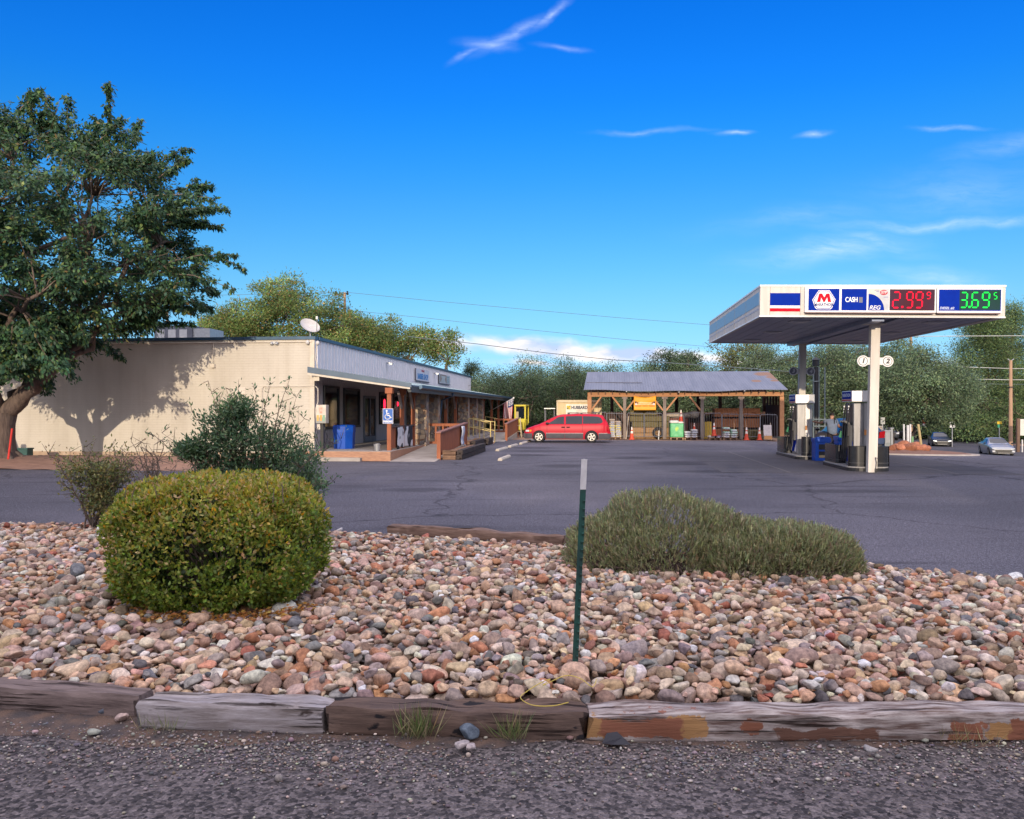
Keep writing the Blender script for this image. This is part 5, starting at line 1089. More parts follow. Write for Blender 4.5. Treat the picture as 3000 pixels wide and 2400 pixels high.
leaning('pale pole leaning on the first grey shed post',1834,1280,1842,1220,-.1); leaning('thin pole leaning left of the right grey post',2153,1280,2152,1232,-.2,c=(.5,.3,.17)); leaning('thin pole leaning by the tallest orange cone',2188,1270,2186,1232,-.1,c=(.52,.3,.17)); leaning('pale pole leaning near the white board',2260,1262,2259,1236,-.2)
def tyre():
    t=on_shed('tyre','black tyre standing beside the hay stack','tyre',sx(1928,.2),.2,.36); MB().lathe([(.2,-.1),(.33,-.11),(.36,-.06),(.36,.06),(.33,.11),(.2,.1),(.2,-.1)],(0,0,.05),20,'y',cap=False).build('rubber',M('rubber',(.02,.02,.022),rough=.85),t,smooth=True)
    MB().bar((.02,-.14,-.4),(.05,-.14,.2),.04).build('support_pipe',m_galv,t)
tyre()
def tank():
    t=on_shed('water_trough','pale rounded trough on the red boards behind the cone','trough',sx(2012,1.6),1.6,1.32); MB().ball((-.6,0,.17),(1.0,.4,.2),16,8).ball((.45,0,.25),(.35,.35,.27),14,8).build('shell',M('trough_tan',(.48,.40,.31),rough=.7),t,smooth=True)
tank()
# container
def container():
    v=57.0; u0,u1=u_at(1632,v),u_at(1720,v)+1.0; t=thing('shipping_container','cream shipping container with a lettered panel behind the minivan','container',u0,v); w=u1-u0; h=2.55
    mb=MB().box(0,w,.04,2.4,.1,h-.03); n=int(w/.24)
    for i in range(n): mb.box(.08+i*.24,.20+i*.24,0,.05,.25,h-.18)
    mb.build('corrugated_side',M('container_cream',(.62,.49,.27),rough=.6,c2=(.52,.40,.21),scale=3),t); MB().box(-.03,.06,-.03,.06,0,h).box(0,w,-.03,.06,h-.15,h+.01).box(0,w,-.02,.06,.0,.22).build('frame',M('container_frame',(.60,.50,.32),rough=.6),t)
    z=1.93; x=sx_c=(1690-1632)/88*(w-1.0)
    MB().box(x-.75,x+.75,-.05,-.04,z-.36,z+.33).build('sign_panel',M('container_sign',(.72,.68,.58),rough=.5),t); text_mesh('lettering','HUBBARD',.30,M('ink_dark',(.02,.03,.06),rough=.5),t,(x+.18,-.056,z+.1),bold=.014,width=.82)
    MB().box(x-.7,x-.42,-.056,-.05,z-.02,z+.24).build('emblem',M('emblem_gold',(.55,.40,.02),rough=.5,c2=(.08,.08,.03),scale=7,contrast=(.45,.5)),t)
    l=MB().box(x-.05,x+.35,-.056,-.051,z-.15,z-.11).box(x-.62,x+.62,-.056,-.051,z-.30,z-.26); l.build('text_lines',M('ink_grey',(.4,.36,.3),rough=.5),t)
container()
# loader frame and forklift at the back of the lot
def loader():
    v=57.; u=u_at(1610,v); t=thing('loader','small dark machine with a grey pipe cab frame left of the container','loader',u,v)
    f=MB()
    for x in (-.32,.32):
        for y in (0,.9): f.tube([(x,y,.5),(x,y,1.95)],.03,6)
    f.box(-.38,.38,-.06,1.0,1.95,2.0); f.build('cab_frame',m_galv,t); MB().box(-.2,.08,-.08,-.06,1.93,2.0).build('light_bar',M('lightbar',(.75,.72,.6),rough=.4),t)
    MB().box(-.4,.4,0,1.4,.3,.95).build('body',m_black,t,bevel=.05)
    for x in (-.24,.06): MB().ball((x+.05,-.05,1.02),(.13,.13,.13),10,8).build('headlamp',M('lamp_white',(.6,.6,.58),rough=.3),t,smooth=True)
    for x in (-.45,.45):
        for y in (.2,1.2): MB().lathe([(.12,-.1),(.3,-.1),(.3,.1),(.12,.1)],(x,y,.3),14,'x').build('wheel',M('rubber',(.02,.02,.022)),t)
loader()
def forklift():
    v=58.; u=u_at(1524,v); t=thing('forklift','yellow forklift with an overhead guard at the end of the porch','forklift',u,v,rot=-.1); y_=M('machine_yellow',(.48,.42,.03),rough=.45,c2=(.5,.4,.02),scale=5)
    g=MB()
    for x in (-.36,.36): g.box(x-.06,x+.06,-.05,.05,.75,2.15).box(x-.05,x+.05,1.1,1.2,.9,2.15)
    g.box(-.42,.42,-.08,1.22,2.12,2.24); g.build('overhead_guard',y_,t,bevel=.02); MB().box(-.36,.36,-.08,1.3,.75,1.2).build('body',y_,t,bevel=.08); MB().box(-.40,.40,-.22,.05,.42,1.25).build('counterweight',y_,t,bevel=.08)
    MB().prism([(-.28,1.3),(.28,1.3),(.28,1.95),(.15,2.02),(-.15,2.02),(-.28,1.95)],'y',.02,.04).build('rear_window',m_glass,t); MB().box(-.3,-.12,-.02,.3,1.25,1.75).build('seat',M('seat_tan',(.4,.33,.2),rough=.7),t); m=MB()
    for x in (-.25,.25): m.box(x-.05,x+.05,1.5,1.62,.05,2.3)
    m.box(-.3,.3,1.5,1.56,1.0,1.1); m.build('mast',m_black,t); f=MB()
    for x in (-.22,.22): f.box(x-.05,x+.05,1.62,2.7,.05,.09)
    f.build('fork',m_black,t)
    for x in (-.4,.4):
        for y in (.1,1.25): MB().lathe([(.1,-.09),(.27,-.09),(.27,.09),(.1,.09)],(x,y,.27),14,'x').build('wheel',M('rubber',(.02,.02,.022)),t)
    MB().tube([(-.1,-.12,.78),(.1,-.14,.78)],.02,6).build('tow_bar',m_black,t)
forklift()
t=thing('step_ladder','small cream step ladder behind the far ramp railing','ladder',u_at(1519,55.5),55.5)
MB().bar((-.18,0,0),(-.1,.12,1.35),.05).bar((.18,0,0),(.1,.12,1.35),.05).bar((-.16,.04,.4),(.16,.04,.4),.05).bar((-.13,.07,.8),(.13,.07,.8),.05).bar((-.2,.55,0),(-.1,.14,1.35),.04).bar((.2,.55,0),(.1,.14,1.35),.04).build('ladder_frame',M('ladder_cream',(.62,.53,.33),rough=.6),t)
def porch_vending():
    t=on_store('water_dispenser','blue and white water vending box under the far end of the porch','dispenser',3.0,20.8,.354); MB().box(-.25,.25,-.25,.25,0,.75).build('cabinet',m_black,t); MB().lathe([(.17,.75),(.18,1.25),(.12,1.4),(.05,1.45)],n=16).build('bottle',M('bottle_blue',(.03,.22,.35),rough=.2),t,smooth=True); MB().lathe([(.19,1.38),(.2,1.5),(.1,1.58)],n=14).build('cap',M('cap_white',(.75,.76,.76),rough=.5),t,smooth=True)
porch_vending()
# ------------------------------------------------------------------ fuel canopy, pumps
CU,CV=7.88,24.65
m_fasc=M('fascia_cream',(.66,.61,.54),rough=.6,var=.2,scale=3,stretch=(2,2,.25),spec=.25); m_blue=M('brand_blue',(.003,.026,.30),rough=.75,c2=(.003,.022,.26),spec=.06); m_red=M('brand_red',(.52,.008,.022),rough=.7,var=.1,spec=.08); m_wht=M('brand_white',(.76,.75,.73),rough=.4,var=.06)
m_soff=M('soffit_metal',(.25,.29,.40),rough=.45,metal=.2,c2=(.20,.235,.33),scale=.8,stretch=(1,6,1)); m_colw=M('column_cream',(.68,.63,.55),rough=.6,var=.2,scale=3,stretch=(2,2,.3),spec=.25)
m_steel=M('stainless',(.36,.355,.35),rough=.42,metal=.6,c2=(.25,.245,.245),scale=2.4,stretch=(3,3,.5)); m_guard=M('guard_black',(.022,.023,.026),rough=.25,var=.3,spec=.6)
def canopy():
    x,y=S(CU,CV); T=empty('fuel_canopy',(x,y,0),-TH,(.012,.0178)); tag(T,'large white gas station canopy with price signs standing on two square columns','canopy')
    hw,D,zb,zt=3.38,11.45,4.56,5.47
    f=MB().box(-hw,hw,0,.12,zb,zt).box(-hw,hw,D-.12,D,zb,zt).box(-hw,-hw+.12,.12,D-.12,zb,zt).box(hw-.12,hw,.12,D-.12,zb,zt); f.build('fascia',m_fasc,T)
    e=MB().box(-hw-.015,hw+.015,-.015,.0,zt-.035,zt+.015).box(-hw-.015,-hw,0,D,zt-.035,zt+.015).box(-hw-.015,hw+.015,-.012,.0,zb-.01,zb+.03).box(-hw-.012,-hw,0,D,zb-.01,zb+.03).box(hw,hw+.012,0,D,zb-.01,zb+.03); e.build('edge_trim',m_wht,T)
    s=MB().box(-hw+.12,hw-.12,.12,D-.12,zb+.03,zb+.08); 
    for k in range(1,16): s.box(-hw+.12+k*.405,-hw+.13+k*.405,.12,D-.12,zb+.022,zb+.03)
    s.build('soffit',m_soff,T); MB().box(-hw+.12,hw-.12,.12,D-.12,zt-.2,zt-.12).build('roof_deck',m_galv,T)
    MB().box(-.17,.17,.2,D-.2,zb-.10,zb+.028).box(.6,.72,.2,D-.2,zb-.03,zb+.025).build('soffit_beam',m_soff,T)
    for cy in (1.19,10.15):
        c=MB().box(.09,.355,cy-.12,cy+.12,-.3,zb-.11).build('column',m_colw,T,bevel=.012); MB().box(-.12,.5,cy-.2,cy+.2,zb-.11,zb-.075).build('cap_plate',m_colw,c)
    h=MB().tube([(.29,1.02,.05),(.30,1.0,.3),(.27,1.0,.46),(.33,1.0,.43)],.012,6).box(.27,.33,1.0,1.03,.0,.12); h.build('hose_hook',m_black,T)
    for x_ in (-1.9,2.1):
        for y_ in (1.6,5.6,9.6): MB().box(x_-.28,x_+.28,y_-.28,y_+.28,zb+.0,zb+.029).lathe([(.2,zb-.03),(.24,zb+.0)],(x_,y_,0),16).build('canopy_light',M('fixture',(.50,.51,.53),rough=.4),T)
    # side band on the left face
    b=MB(); n=5
    for k in range(n): b.box(-hw-.006,-hw,.15+k*2.25,.15+k*2.25+2.22,zb+.36,zb+.74)
    b.build('side_band',M('band_blue',(.20,.32,.46),rough=.4,var=.1),T); MB().box(-hw-.005,-hw,.15,D-.15,zb+.22,zb+.27).build('side_stripe',M('band_pink',(.48,.40,.42),rough=.4),T)
    sm=MB()
    for k in range(1,5): sm.box(-hw-.008,-hw,k*2.25+.12,k*2.25+.14,zb+.03,zt-.04)
    fx=lambda z8: u_at(2220+z8/2.953,CV)-CU
    def fz(z8x,z8y):
        xx=fx(z8x); Y=S(CU+xx,CV)[1]; return CAM_H+(1200-(820+z8y/2.953))*Y/F+.0178*xx
    for q in (75,337): sm.box(fx(q)-.006,fx(q)+.006,-.003,0,zb+.03,zt-.04)
    sm.build('panel_seams',M('seam_grey',(.30,.28,.25),rough=.6),T)
    def rect(nm,x0,y0,x1,y1,ya,yb,mat,par=T): return MB().box(fx(x0),fx(x1),ya,yb,fz((x0+x1)/2,y1),fz((x0+x1)/2,y0)).build(nm,mat,par)
    rect('blue_stripe',75,118,335,225,-.012,0,m_blue); rect('white_stripe',75,225,335,248,-.0115,0,m_wht); rect('red_stripe',75,248,335,275,-.012,0,m_red)
    Z=lambda q,yy: fz(q,yy)
    def cabinet(x0,x1,y0,y1):
        c=rect('sign_cabinet',x0,y0,x1,y1,-.14,0,m_wht); MB().box(fx(x0)+.02,fx(x1)-.04,-.15,-.02,fz((x0+x1)/2,y1)-.03,fz((x0+x1)/2,y1)).build('lower_edge',M('cab_edge',(.20,.12,.11),rough=.6),c); return c
    A=cabinet(368,1490,70,288); B=cabinet(1498,2056,78,292)
    pr=lambda nm,x0,y0,x1,y1,mat,par,d=.004: rect(nm,x0,y0,x1,y1,-.14-d,-.14,mat,par)
    brand=pr('brand_panel',396,86,660,272,m_blue,A)
    def hexa(k):
        pts=[(-.47*k*.92+ (0),.0)]
        p=[(482,98),(574,98),(628,178),(600,250),(586,262),(468,262),(454,250),(428,182)]; cx,cz=528,180
        return [(fx(cx+(a-cx)*k),fz(cx,cz+(b-cz)*k)) for a,b in p]
    MB().prism(hexa(1),'y',-.148,-.1445).build('hexagon_white',m_wht,A); MB().prism(hexa(.93),'y',-.150,-.1482).build('hexagon_ring',m_blue,A); MB().prism(hexa(.87),'y',-.152,-.1502).build('hexagon_field',m_wht,A)
    Mp=[(468,200),(486,128),(512,128),(530,160),(548,128),(574,128),(590,200),(562,200),(556,160),(534,200),(524,200),(504,160),(497,200)]
    MB().prism([(fx(a),fz(528,b)) for a,b in Mp],'y',-.155,-.1522).build('letter_m',m_red,A)
    text_mesh('lettering','MARATHON',.118,M('letter_navy',(.003,.018,.16),rough=.7,spec=.1),A,(fx(528),-.1545,fz(528,223)),ext=.001,bold=.0022,width=.80)
    pr('cash_panel',680,87,895,271,m_blue,A); led=M('led_white',(.6,.6,.5),emit=(1,.95,.75),es=.55); text_mesh('cash_lettering','CASH',.20,led,A,(fx(764),-.147,fz(764,181)),ext=.002,bold=.002,width=.68)
    MB().box(fx(828),fx(860),-.1455,-.1442,fz(840,205),fz(840,158)).build('led_blank',M('led_off',(.14,.15,.2),rough=.5),A)
    pr('grade_panel',908,87,1086,271,M('panel_cream',(.62,.60,.50),rough=.45),A)
    q=[(910,271),(910,130)]+[(910+ (1046-910)*math.sin(R(a)),271-(271-130)*math.cos(R(a))) for a in range(8,91,8)]+[(1046,271)]
    MB().prism([(fx(a),fz(990,b)) for a,b in q],'y',-.147,-.1442).build('blue_arc',m_blue,A)
    q2=[(1048,271)]+[(1048-(1048-910)*(1-math.sin(R(a))),271-(271-118)*math.cos(R(a))) for a in range(88,20,-8)]+[(1035,87),(1086,87),(1086,271)]
    MB().prism([(fx(a),fz(990,b)) for a,b in q2],'y',-.1458,-.1442).build('grey_field',M('panel_grey',(.50,.51,.52),rough=.45),A)
    text_mesh('grade_lettering','REG',.165,m_wht,A,(fx(964),-.149,fz(962,249)),ext=.001,bold=.003,shear=.25)
    ov=MB(); ov.prism([(fx(1040)+.105*math.cos(t*math.pi/12),fz(1040,118)+.075*math.sin(t*math.pi/12)) for t in range(24)],'y',-.150,-.1462); ov.build('oval_red',M('oval_red',(.45,.03,.05),rough=.4),A)
    text_mesh('oval_lettering','STP',.10,m_wht,A,(fx(1040),-.152,fz(1040,118)),ext=.001,bold=.002,shear=.15)
    t_=MB().box(fx(960),fx(1000),-.147,-.1444,fz(980,100),fz(980,97)).box(fx(975),fx(1000),-.147,-.1444,fz(985,112),fz(985,109)).box(fx(1040),fx(1080),-.147,-.146,fz(1060,159),fz(1060,156)); t_.build('small_text_lines',m_blue,A)
    def grad(nm,ca,cb_,zlo,zhi):
        m=bpy.data.materials.new(nm); m.use_nodes=True; N,L,b_=nodes_of(m); tc=N.new('ShaderNodeTexCoord'); nz=N.new('ShaderNodeTexNoise'); nz.inputs['Scale'].default_value=.9; L.new(tc.outputs['Object'],nz.inputs['Vector'])
        r=N.new('ShaderNodeValToRGB'); r.color_ramp.elements[0].color=(*ca,1); r.color_ramp.elements[1].color=(*cb_,1); r.color_ramp.elements[0].position=.35; r.color_ramp.elements[1].position=.65; L.new(nz.outputs['Fac'],r.inputs[0]); L.new(r.outputs[0],b_.inputs['Base Color']); b_.inputs['Roughness'].default_value=.35; b_.inputs['Specular IOR Level'].default_value=.12; return m
    pr('price_panel',1092,91,1478,272,grad('screen_dark_red',(.06,.012,.02),(.045,.022,.045),0,1),A); pr('diesel_panel',1514,93,2046,275,m_blue,B); rect('diesel_screen',1690,98,2040,268,-.1465,-.1442,grad('screen_dark_green',(.010,.045,.035),(.02,.045,.06),0,1),B)
    text_mesh('diesel_lettering','DIESEL #2',.095,M('letter_pale',(.60,.66,.80),rough=.5),B,(fx(1583),-.147,fz(1583,253)),ext=.001,bold=.002,shear=.25,width=.95)
    SEG={'2':'abged','9':'abcdfg','3':'abcdg','6':'acdefg','5':'acdfg'}
    def digits(nm,spec,mat,par):
        mb=MB()
        for ch,x0,x1,y0,y1 in spec:
            xa,xb=fx(x0),fx(x1); zl,zh=fz((x0+x1)/2,y1),fz((x0+x1)/2,y0); w=xb-xa; hh=(zh-zl); t=min(w,hh)*.17; sl=.10
            if ch=='.': mb.box(xa,xb,-.156,-.147,zl,zh); continue
            P=lambda a,b: (xa+a*w+ sl*w*(b-.5),zl+b*hh)
            def bar(p,q):
                A_=Vector(P(*p));B_=Vector(P(*q)); d=(B_-A_).normalized(); A_+=d*t*.35;B_-=d*t*.35; nn=Vector((-d.y,d.x))*t/2
                mb.prism([tuple(A_),tuple(A_+d*t*.5+nn),tuple(B_-d*t*.5+nn),tuple(B_),tuple(B_-d*t*.5-nn),tuple(A_+d*t*.5-nn)],'y',-.156,-.147)
            seg={'a':((.1,.97),(.9,.97)),'b':((.92,.95),(.92,.53)),'c':((.92,.48),(.92,.05)),'d':((.1,.03),(.9,.03)),'e':((.08,.48),(.08,.05)),'f':((.08,.95),(.08,.53)),'g':((.1,.5),(.9,.5))}
            for s_ in SEG[ch]: bar(*seg[s_])
        mb.build(nm,mat,par)
    lr=M('led_red',(.25,.0,.005),emit=(1,.012,.04),es=1.2,spec=.03,rough=.8); lg=M('led_green',(.0,.2,.01),emit=(.02,1,.09),es=1.0,spec=.03,rough=.8)
    digits('price_digits',[('2',1115,1182,112,252),('.',1192,1208,234,250),('9',1232,1292,112,252),('9',1312,1376,112,252),('9',1407,1442,114,174)],lr,A)
    digits('diesel_digits',[('3',1695,1758,115,250),('.',1768,1784,234,250),('6',1792,1855,115,250),('9',1880,1948,115,250),('5',1982,2012,118,176)],lg,B)
    # number flags; the rear two are coloured darker to look unlit
    def flagn(n1,x,y,face,txt):
        fl=MB().lathe([(.17,-.02),(.17,.02)],(x,y,3.35),28,'y').build('number_sign',m_wht if face else M('flag_unlit',(.62,.63,.66),rough=.5),T); MB().box(min(x,.22),max(x,.22),y-.012,y+.012,3.24,3.46).build('bracket',m_wht if face else MATS['flag_unlit'],fl)
        MB().lathe([(.134,-.023),(.134,-.0201)],(x,y,3.35),28,'y').build('ring',m_black if face else M('ring_unlit',(.05,.06,.08),rough=.5),fl); MB().lathe([(.118,-.026),(.118,-.0231)],(x,y,3.35),28,'y').build('disc',m_wht if face else M('disc_unlit',(.16,.17,.21),rough=.5),fl)
        text_mesh('numeral',txt,.2,m_black if face else M('numeral_pale',(.5,.52,.56),rough=.5),fl,(x,y-.028,3.35),ext=.001,bold=.008,shear=.2)
    flagn('',-.11,1.15,True,'1'); flagn('',.60,1.15,True,'2'); flagn('',-.14,10.1,False,'3'); flagn('',.55,10.1,False,'4')
canopy()
def pump(label,u,v):
    t=thing('fuel_pump',label,'fuel pump',u,v,.15,0,'fuel pumps under the canopy'); w,l=.29,.44
    b=MB().box(-w,w,-l,l,0,1.95).build('cabinet',m_steel,t,bevel=.02)
    p=MB().prism([(-w*.0,-l-.09),(w*.55,-l-.11),(w*.95,-l-.03),(w*.95,-l-.002),(-w*.0,-l-.002)],'z',.45,1.95); p.build('end_cladding',m_steel,b)
    MB().box(-w-.012,-w-.001,-l+.05,l-.05,.25,1.9).box(-w-.10,-w-.012,-l+.12,l-.12,.55,1.25).build('side_panel',M('panel_dark',(.06,.065,.075),rough=.35),b)
    hd=MB().prism([(-w-.09,-l-.10),(w*.4,-l-.17),(w+.05,-l-.10),(w+.09,-l+.02),(w+.09,l+.1),(-w-.09,l+.1)],'z',1.99,2.34).build('header',M('header_silver',(.66,.65,.63),rough=.3,metal=.2,var=.08),t,bevel=.02)
    MB().box(-w-.097,-w-.091,-l-.04,l+.04,2.08,2.31).build('brand_strip',m_blue,hd); MB().box(-w-.097,-w-.091,-l-.04,l+.04,2.03,2.06).build('red_strip',m_red,hd)
    text_mesh('lettering','MARATHON',.15,M('letter_lightblue',(.45,.55,.75),rough=.5),hd,(-w-.10,0,2.195),(R(90),0,R(-90)),ext=.001,bold=.004)
    hz=MB()
    for k,yy in enumerate((-.28,-.05,.2)):
        hz.tube([(-w-.04,yy,1.95),(-w-.10,yy-.02,1.75),(-w-.16,yy-.05,1.2),(-w-.2,yy-.08,.5),(-w-.22,yy-.02,.2),(-w-.18,yy+.06,.12),(-w-.12,yy+.08,.4),(-w-.10,yy+.05,1.0)],.018,6)
    hz.build('hose',m_black,t,smooth=True)
    nz=MB()
    for yy in (-.28,-.05,.2): nz.bar((-w-.1,yy,1.28),(-w-.12,yy,.92),.09).bar((-w-.08,yy,1.3),(-w-.22,yy+.03,1.38),.06)
    nz.build('nozzle',M('nozzle_black',(.03,.03,.035),rough=.4),t); g=MB().bar((-w-.14,.28,1.05),(-w-.2,.3,.85),.11); g.build('green_nozzle',M('nozzle_green',(.02,.20,.08),rough=.4),t)
    br=MB()
    for yy in (-.28,.2):
        for k in range(3): br.box(-w-.13,-w-.09,yy-.02,yy+.03,1.82-k*.09,1.87-k*.09)
    br.build('hose_fittings',m_wht,t)
    MB().prism([(-l+.1,.1),(l-.1,.1),(l-.1,.75),(-l+.1,.75)],'x',-w-.02,-w-.0125).build('lower_blue_door',m_blue,t); MB().prism([(-l+.1,.1),(-l+.45,.1),(-l+.1,.42)],'x',-w-.024,-w-.0205).build('lower_white_swoosh',m_wht,t)
    MB().box(-.01,.06,-l-.118,-l-.112,.95,1.12).build('decal',M('decal_orange',(.5,.2,.05),rough=.5),t)
pump('nearer steel fuel pump behind the front canopy column',8.12,27.1); pump('farther steel fuel pump in front of the rear canopy column',7.87,33.5)
def rnd_rect(x0,x1,y0,y1,r,n=6,front=True):
    p=[]
    for cx,cy,a in ((x1-r,y1-r,0),(x0+r,y1-r,90),(x0+r,y0+r,180),(x1-r,y0+r,270)):
        for k in range(n+1): t=R(a+90*k/n); p.append((cx+r*math.cos(t),cy+r*math.sin(t)))
    return p
def islands():
    for lab,u,v0,v1 in (('nearer raised pump island with a dark kerb',8.15,26.05,29.4),('farther raised pump island with a dark kerb',7.95,31.95,36.0)):
        t=thing('pump_island',lab,'island',u,v0); MB().prism(rnd_rect(-.62,.62,0,v1-v0,.4),'z',0,.145).build('island_base',M('island_top',(.30,.29,.28),rough=.8),t); MB().prism(rnd_rect(-.635,.635,-.015,v1-v0+.015,.4),'z',.004,.11).build('kerb_band',m_guard,t)
    def guard(label,u,v,w,d,h,z=.146,r=.28,open_back=True):
        t=thing('pump_guard',label,'guard',u,v,z,0,'black guards on the pump islands'); o=rnd_rect(-w,w,0,d,r); i_=rnd_rect(-w+.05,w-.05,.05,d-.05,r-.04); n=len(o)
        mb=MB(); mb.add([(a,b,0) for a,b in o]+[(a,b,h) for a,b in o]+[(a,b,0) for a,b in i_]+[(a,b,h) for a,b in i_],[(k,(k+1)%n,n+(k+1)%n,n+k) for k in range(n)]+[(2*n+k,3*n+k,3*n+(k+1)%n,2*n+(k+1)%n) for k in range(n)]+[(n+k,n+(k+1)%n,3*n+(k+1)%n,3*n+k) for k in range(n)]); mb.build('guard_shell',m_guard,t,smooth=True)
        b=MB(); o2=rnd_rect(-w-.006,w+.006,-.006,d+.006,r); b.add([(a,c,.10) for a,c in o2]+[(a,c,.125) for a,c in o2],[(k,(k+1)%n,n+(k+1)%n,n+k) for k in range(n)]); b.build('groove_band',M('guard_groove',(.05,.05,.055),rough=.4),t)
    guard('wide curved black guard behind the front canopy column',8.18,26.15,.60,.45,.62)
    guard('black glossy guard panel left of the nearer pump',7.95,27.8,.34,1.45,.60,r=.1)
    guard('tall black guard at the near end of the farther pump island',7.74,32.05,.18,.4,.72,r=.15)
    guard('black guard behind the farther fuel pump',7.75,34.2,.42,1.4,.62,r=.1)
    def bluebin(label,u,v,open_=True):
        t=thing('service_bin',label,'service bin',u,v,.146 if not open_ else 0,0,'blue windshield service bins'); w=.27; h=.86
        MB().box(-w,w,-w,w,0,h-.16).build('bin_body',m_blueplastic,t,bevel=.02); MB().box(-w-.02,w+.02,-w-.02,w+.02,h-.16,h-.02).prism([(-w,-w),(w,-w),(w*.5,-w*.3),(-w*.5,-w*.3)],'z',h-.02,h+.03).build('bin_lid',m_blueplastic,t,bevel=.015)
        if open_:
            for z0,z1 in ((.42,.62),(.12,.36)): MB().box(-.15,.17,-w-.004,-w+.01,z0,z1).build('opening',m_black,t)
            MB().box(-.14,.16,-w-.008,-w-.003,.13,.22).build('bottle',M('bottle_tan',(.35,.28,.16),rough=.5),t)
        MB().box(-.05,.12,-.1,.05,h+.0,h+.07).build('paper_towels',M('paper_white',(.7,.72,.74),rough=.8),t,bevel=.02)
    bluebin('blue windshield service bin with openings between the two pump islands',8.07,31.45); bluebin('blue service bin half hidden behind the nearer glossy guard',8.2,29.0,False)
islands()
def vent_stack():
    Y=40.; p0=px(2390,1280,Y); t=wthing('vent_stack','tall black vent chimney in a grey pipe frame behind the pumps','vent stack',p0.x,Y,0)
    k=Y/F; Z=lambda y:CAM_H+(1200-y)*k; X=lambda x:(x-2390)*k
    MB().lathe([(.13,0),(.13,Z(1075))],n=14).build('chimney',m_black,t,smooth=True); MB().lathe([(.16,Z(1073)),(.16,Z(1056)),(.20,Z(1055)),(.02,Z(1046))],n=14).build('chimney_cap',m_black,t)
    f=MB()
    for x,yt in ((2381,1075),(2397,1075),(2414,1077)): f.tube([(X(x),-.1,0),(X(x),-.1,Z(yt))],.035,6)
    for y in (1118,1229,1249): f.tube([(X(2379),-.14,Z(y)),(X(2418 if y>1200 else 2398),-.14,Z(y))],.03,6)
    f.build('pipe_frame',M('frame_grey',(.18,.22,.22),rough=.5,metal=.3),t)
vent_stack()
# concrete apron under the canopy
def apron():
    V=[];Fc=[]; 
    for i in range(25):
        for j in range(25):
            x,y=S(3.6+8.6*i/24,25.3+12*j/24); V.append((x,y,gz(x,y)+.007))
    for i in range(24):
        for j in range(24): Fc.append((i*25+j,(i+1)*25+j,(i+1)*25+j+1,i*25+j+1))
    m=asphalt_mat('apron_concrete',(.098,.092,.102),speck=.3,scale=60,stain=.5,bump=.2); o=npmesh('canopy_apron',V,Fc,m,smooth=True); o['kind']='structure'
    j=MB()
    for u0,v0,u1,v1 in ((3.6,25.3,12.2,25.36),(3.6,31,12.2,31.03),(5.6,25.3,5.63,37.3),(10.4,25.3,10.43,37.3)):
        q=[(*S(a,b),gz(*S(a,b))+.011) for a,b in ((u0,v0),(u1,v0),(u1,v1),(u0,v1))]; j.poly(q)
    o=j.build('apron_joints',M('joint_pale',(.24,.225,.21),rough=.9),recalc=False); o['kind']='structure'
apron()
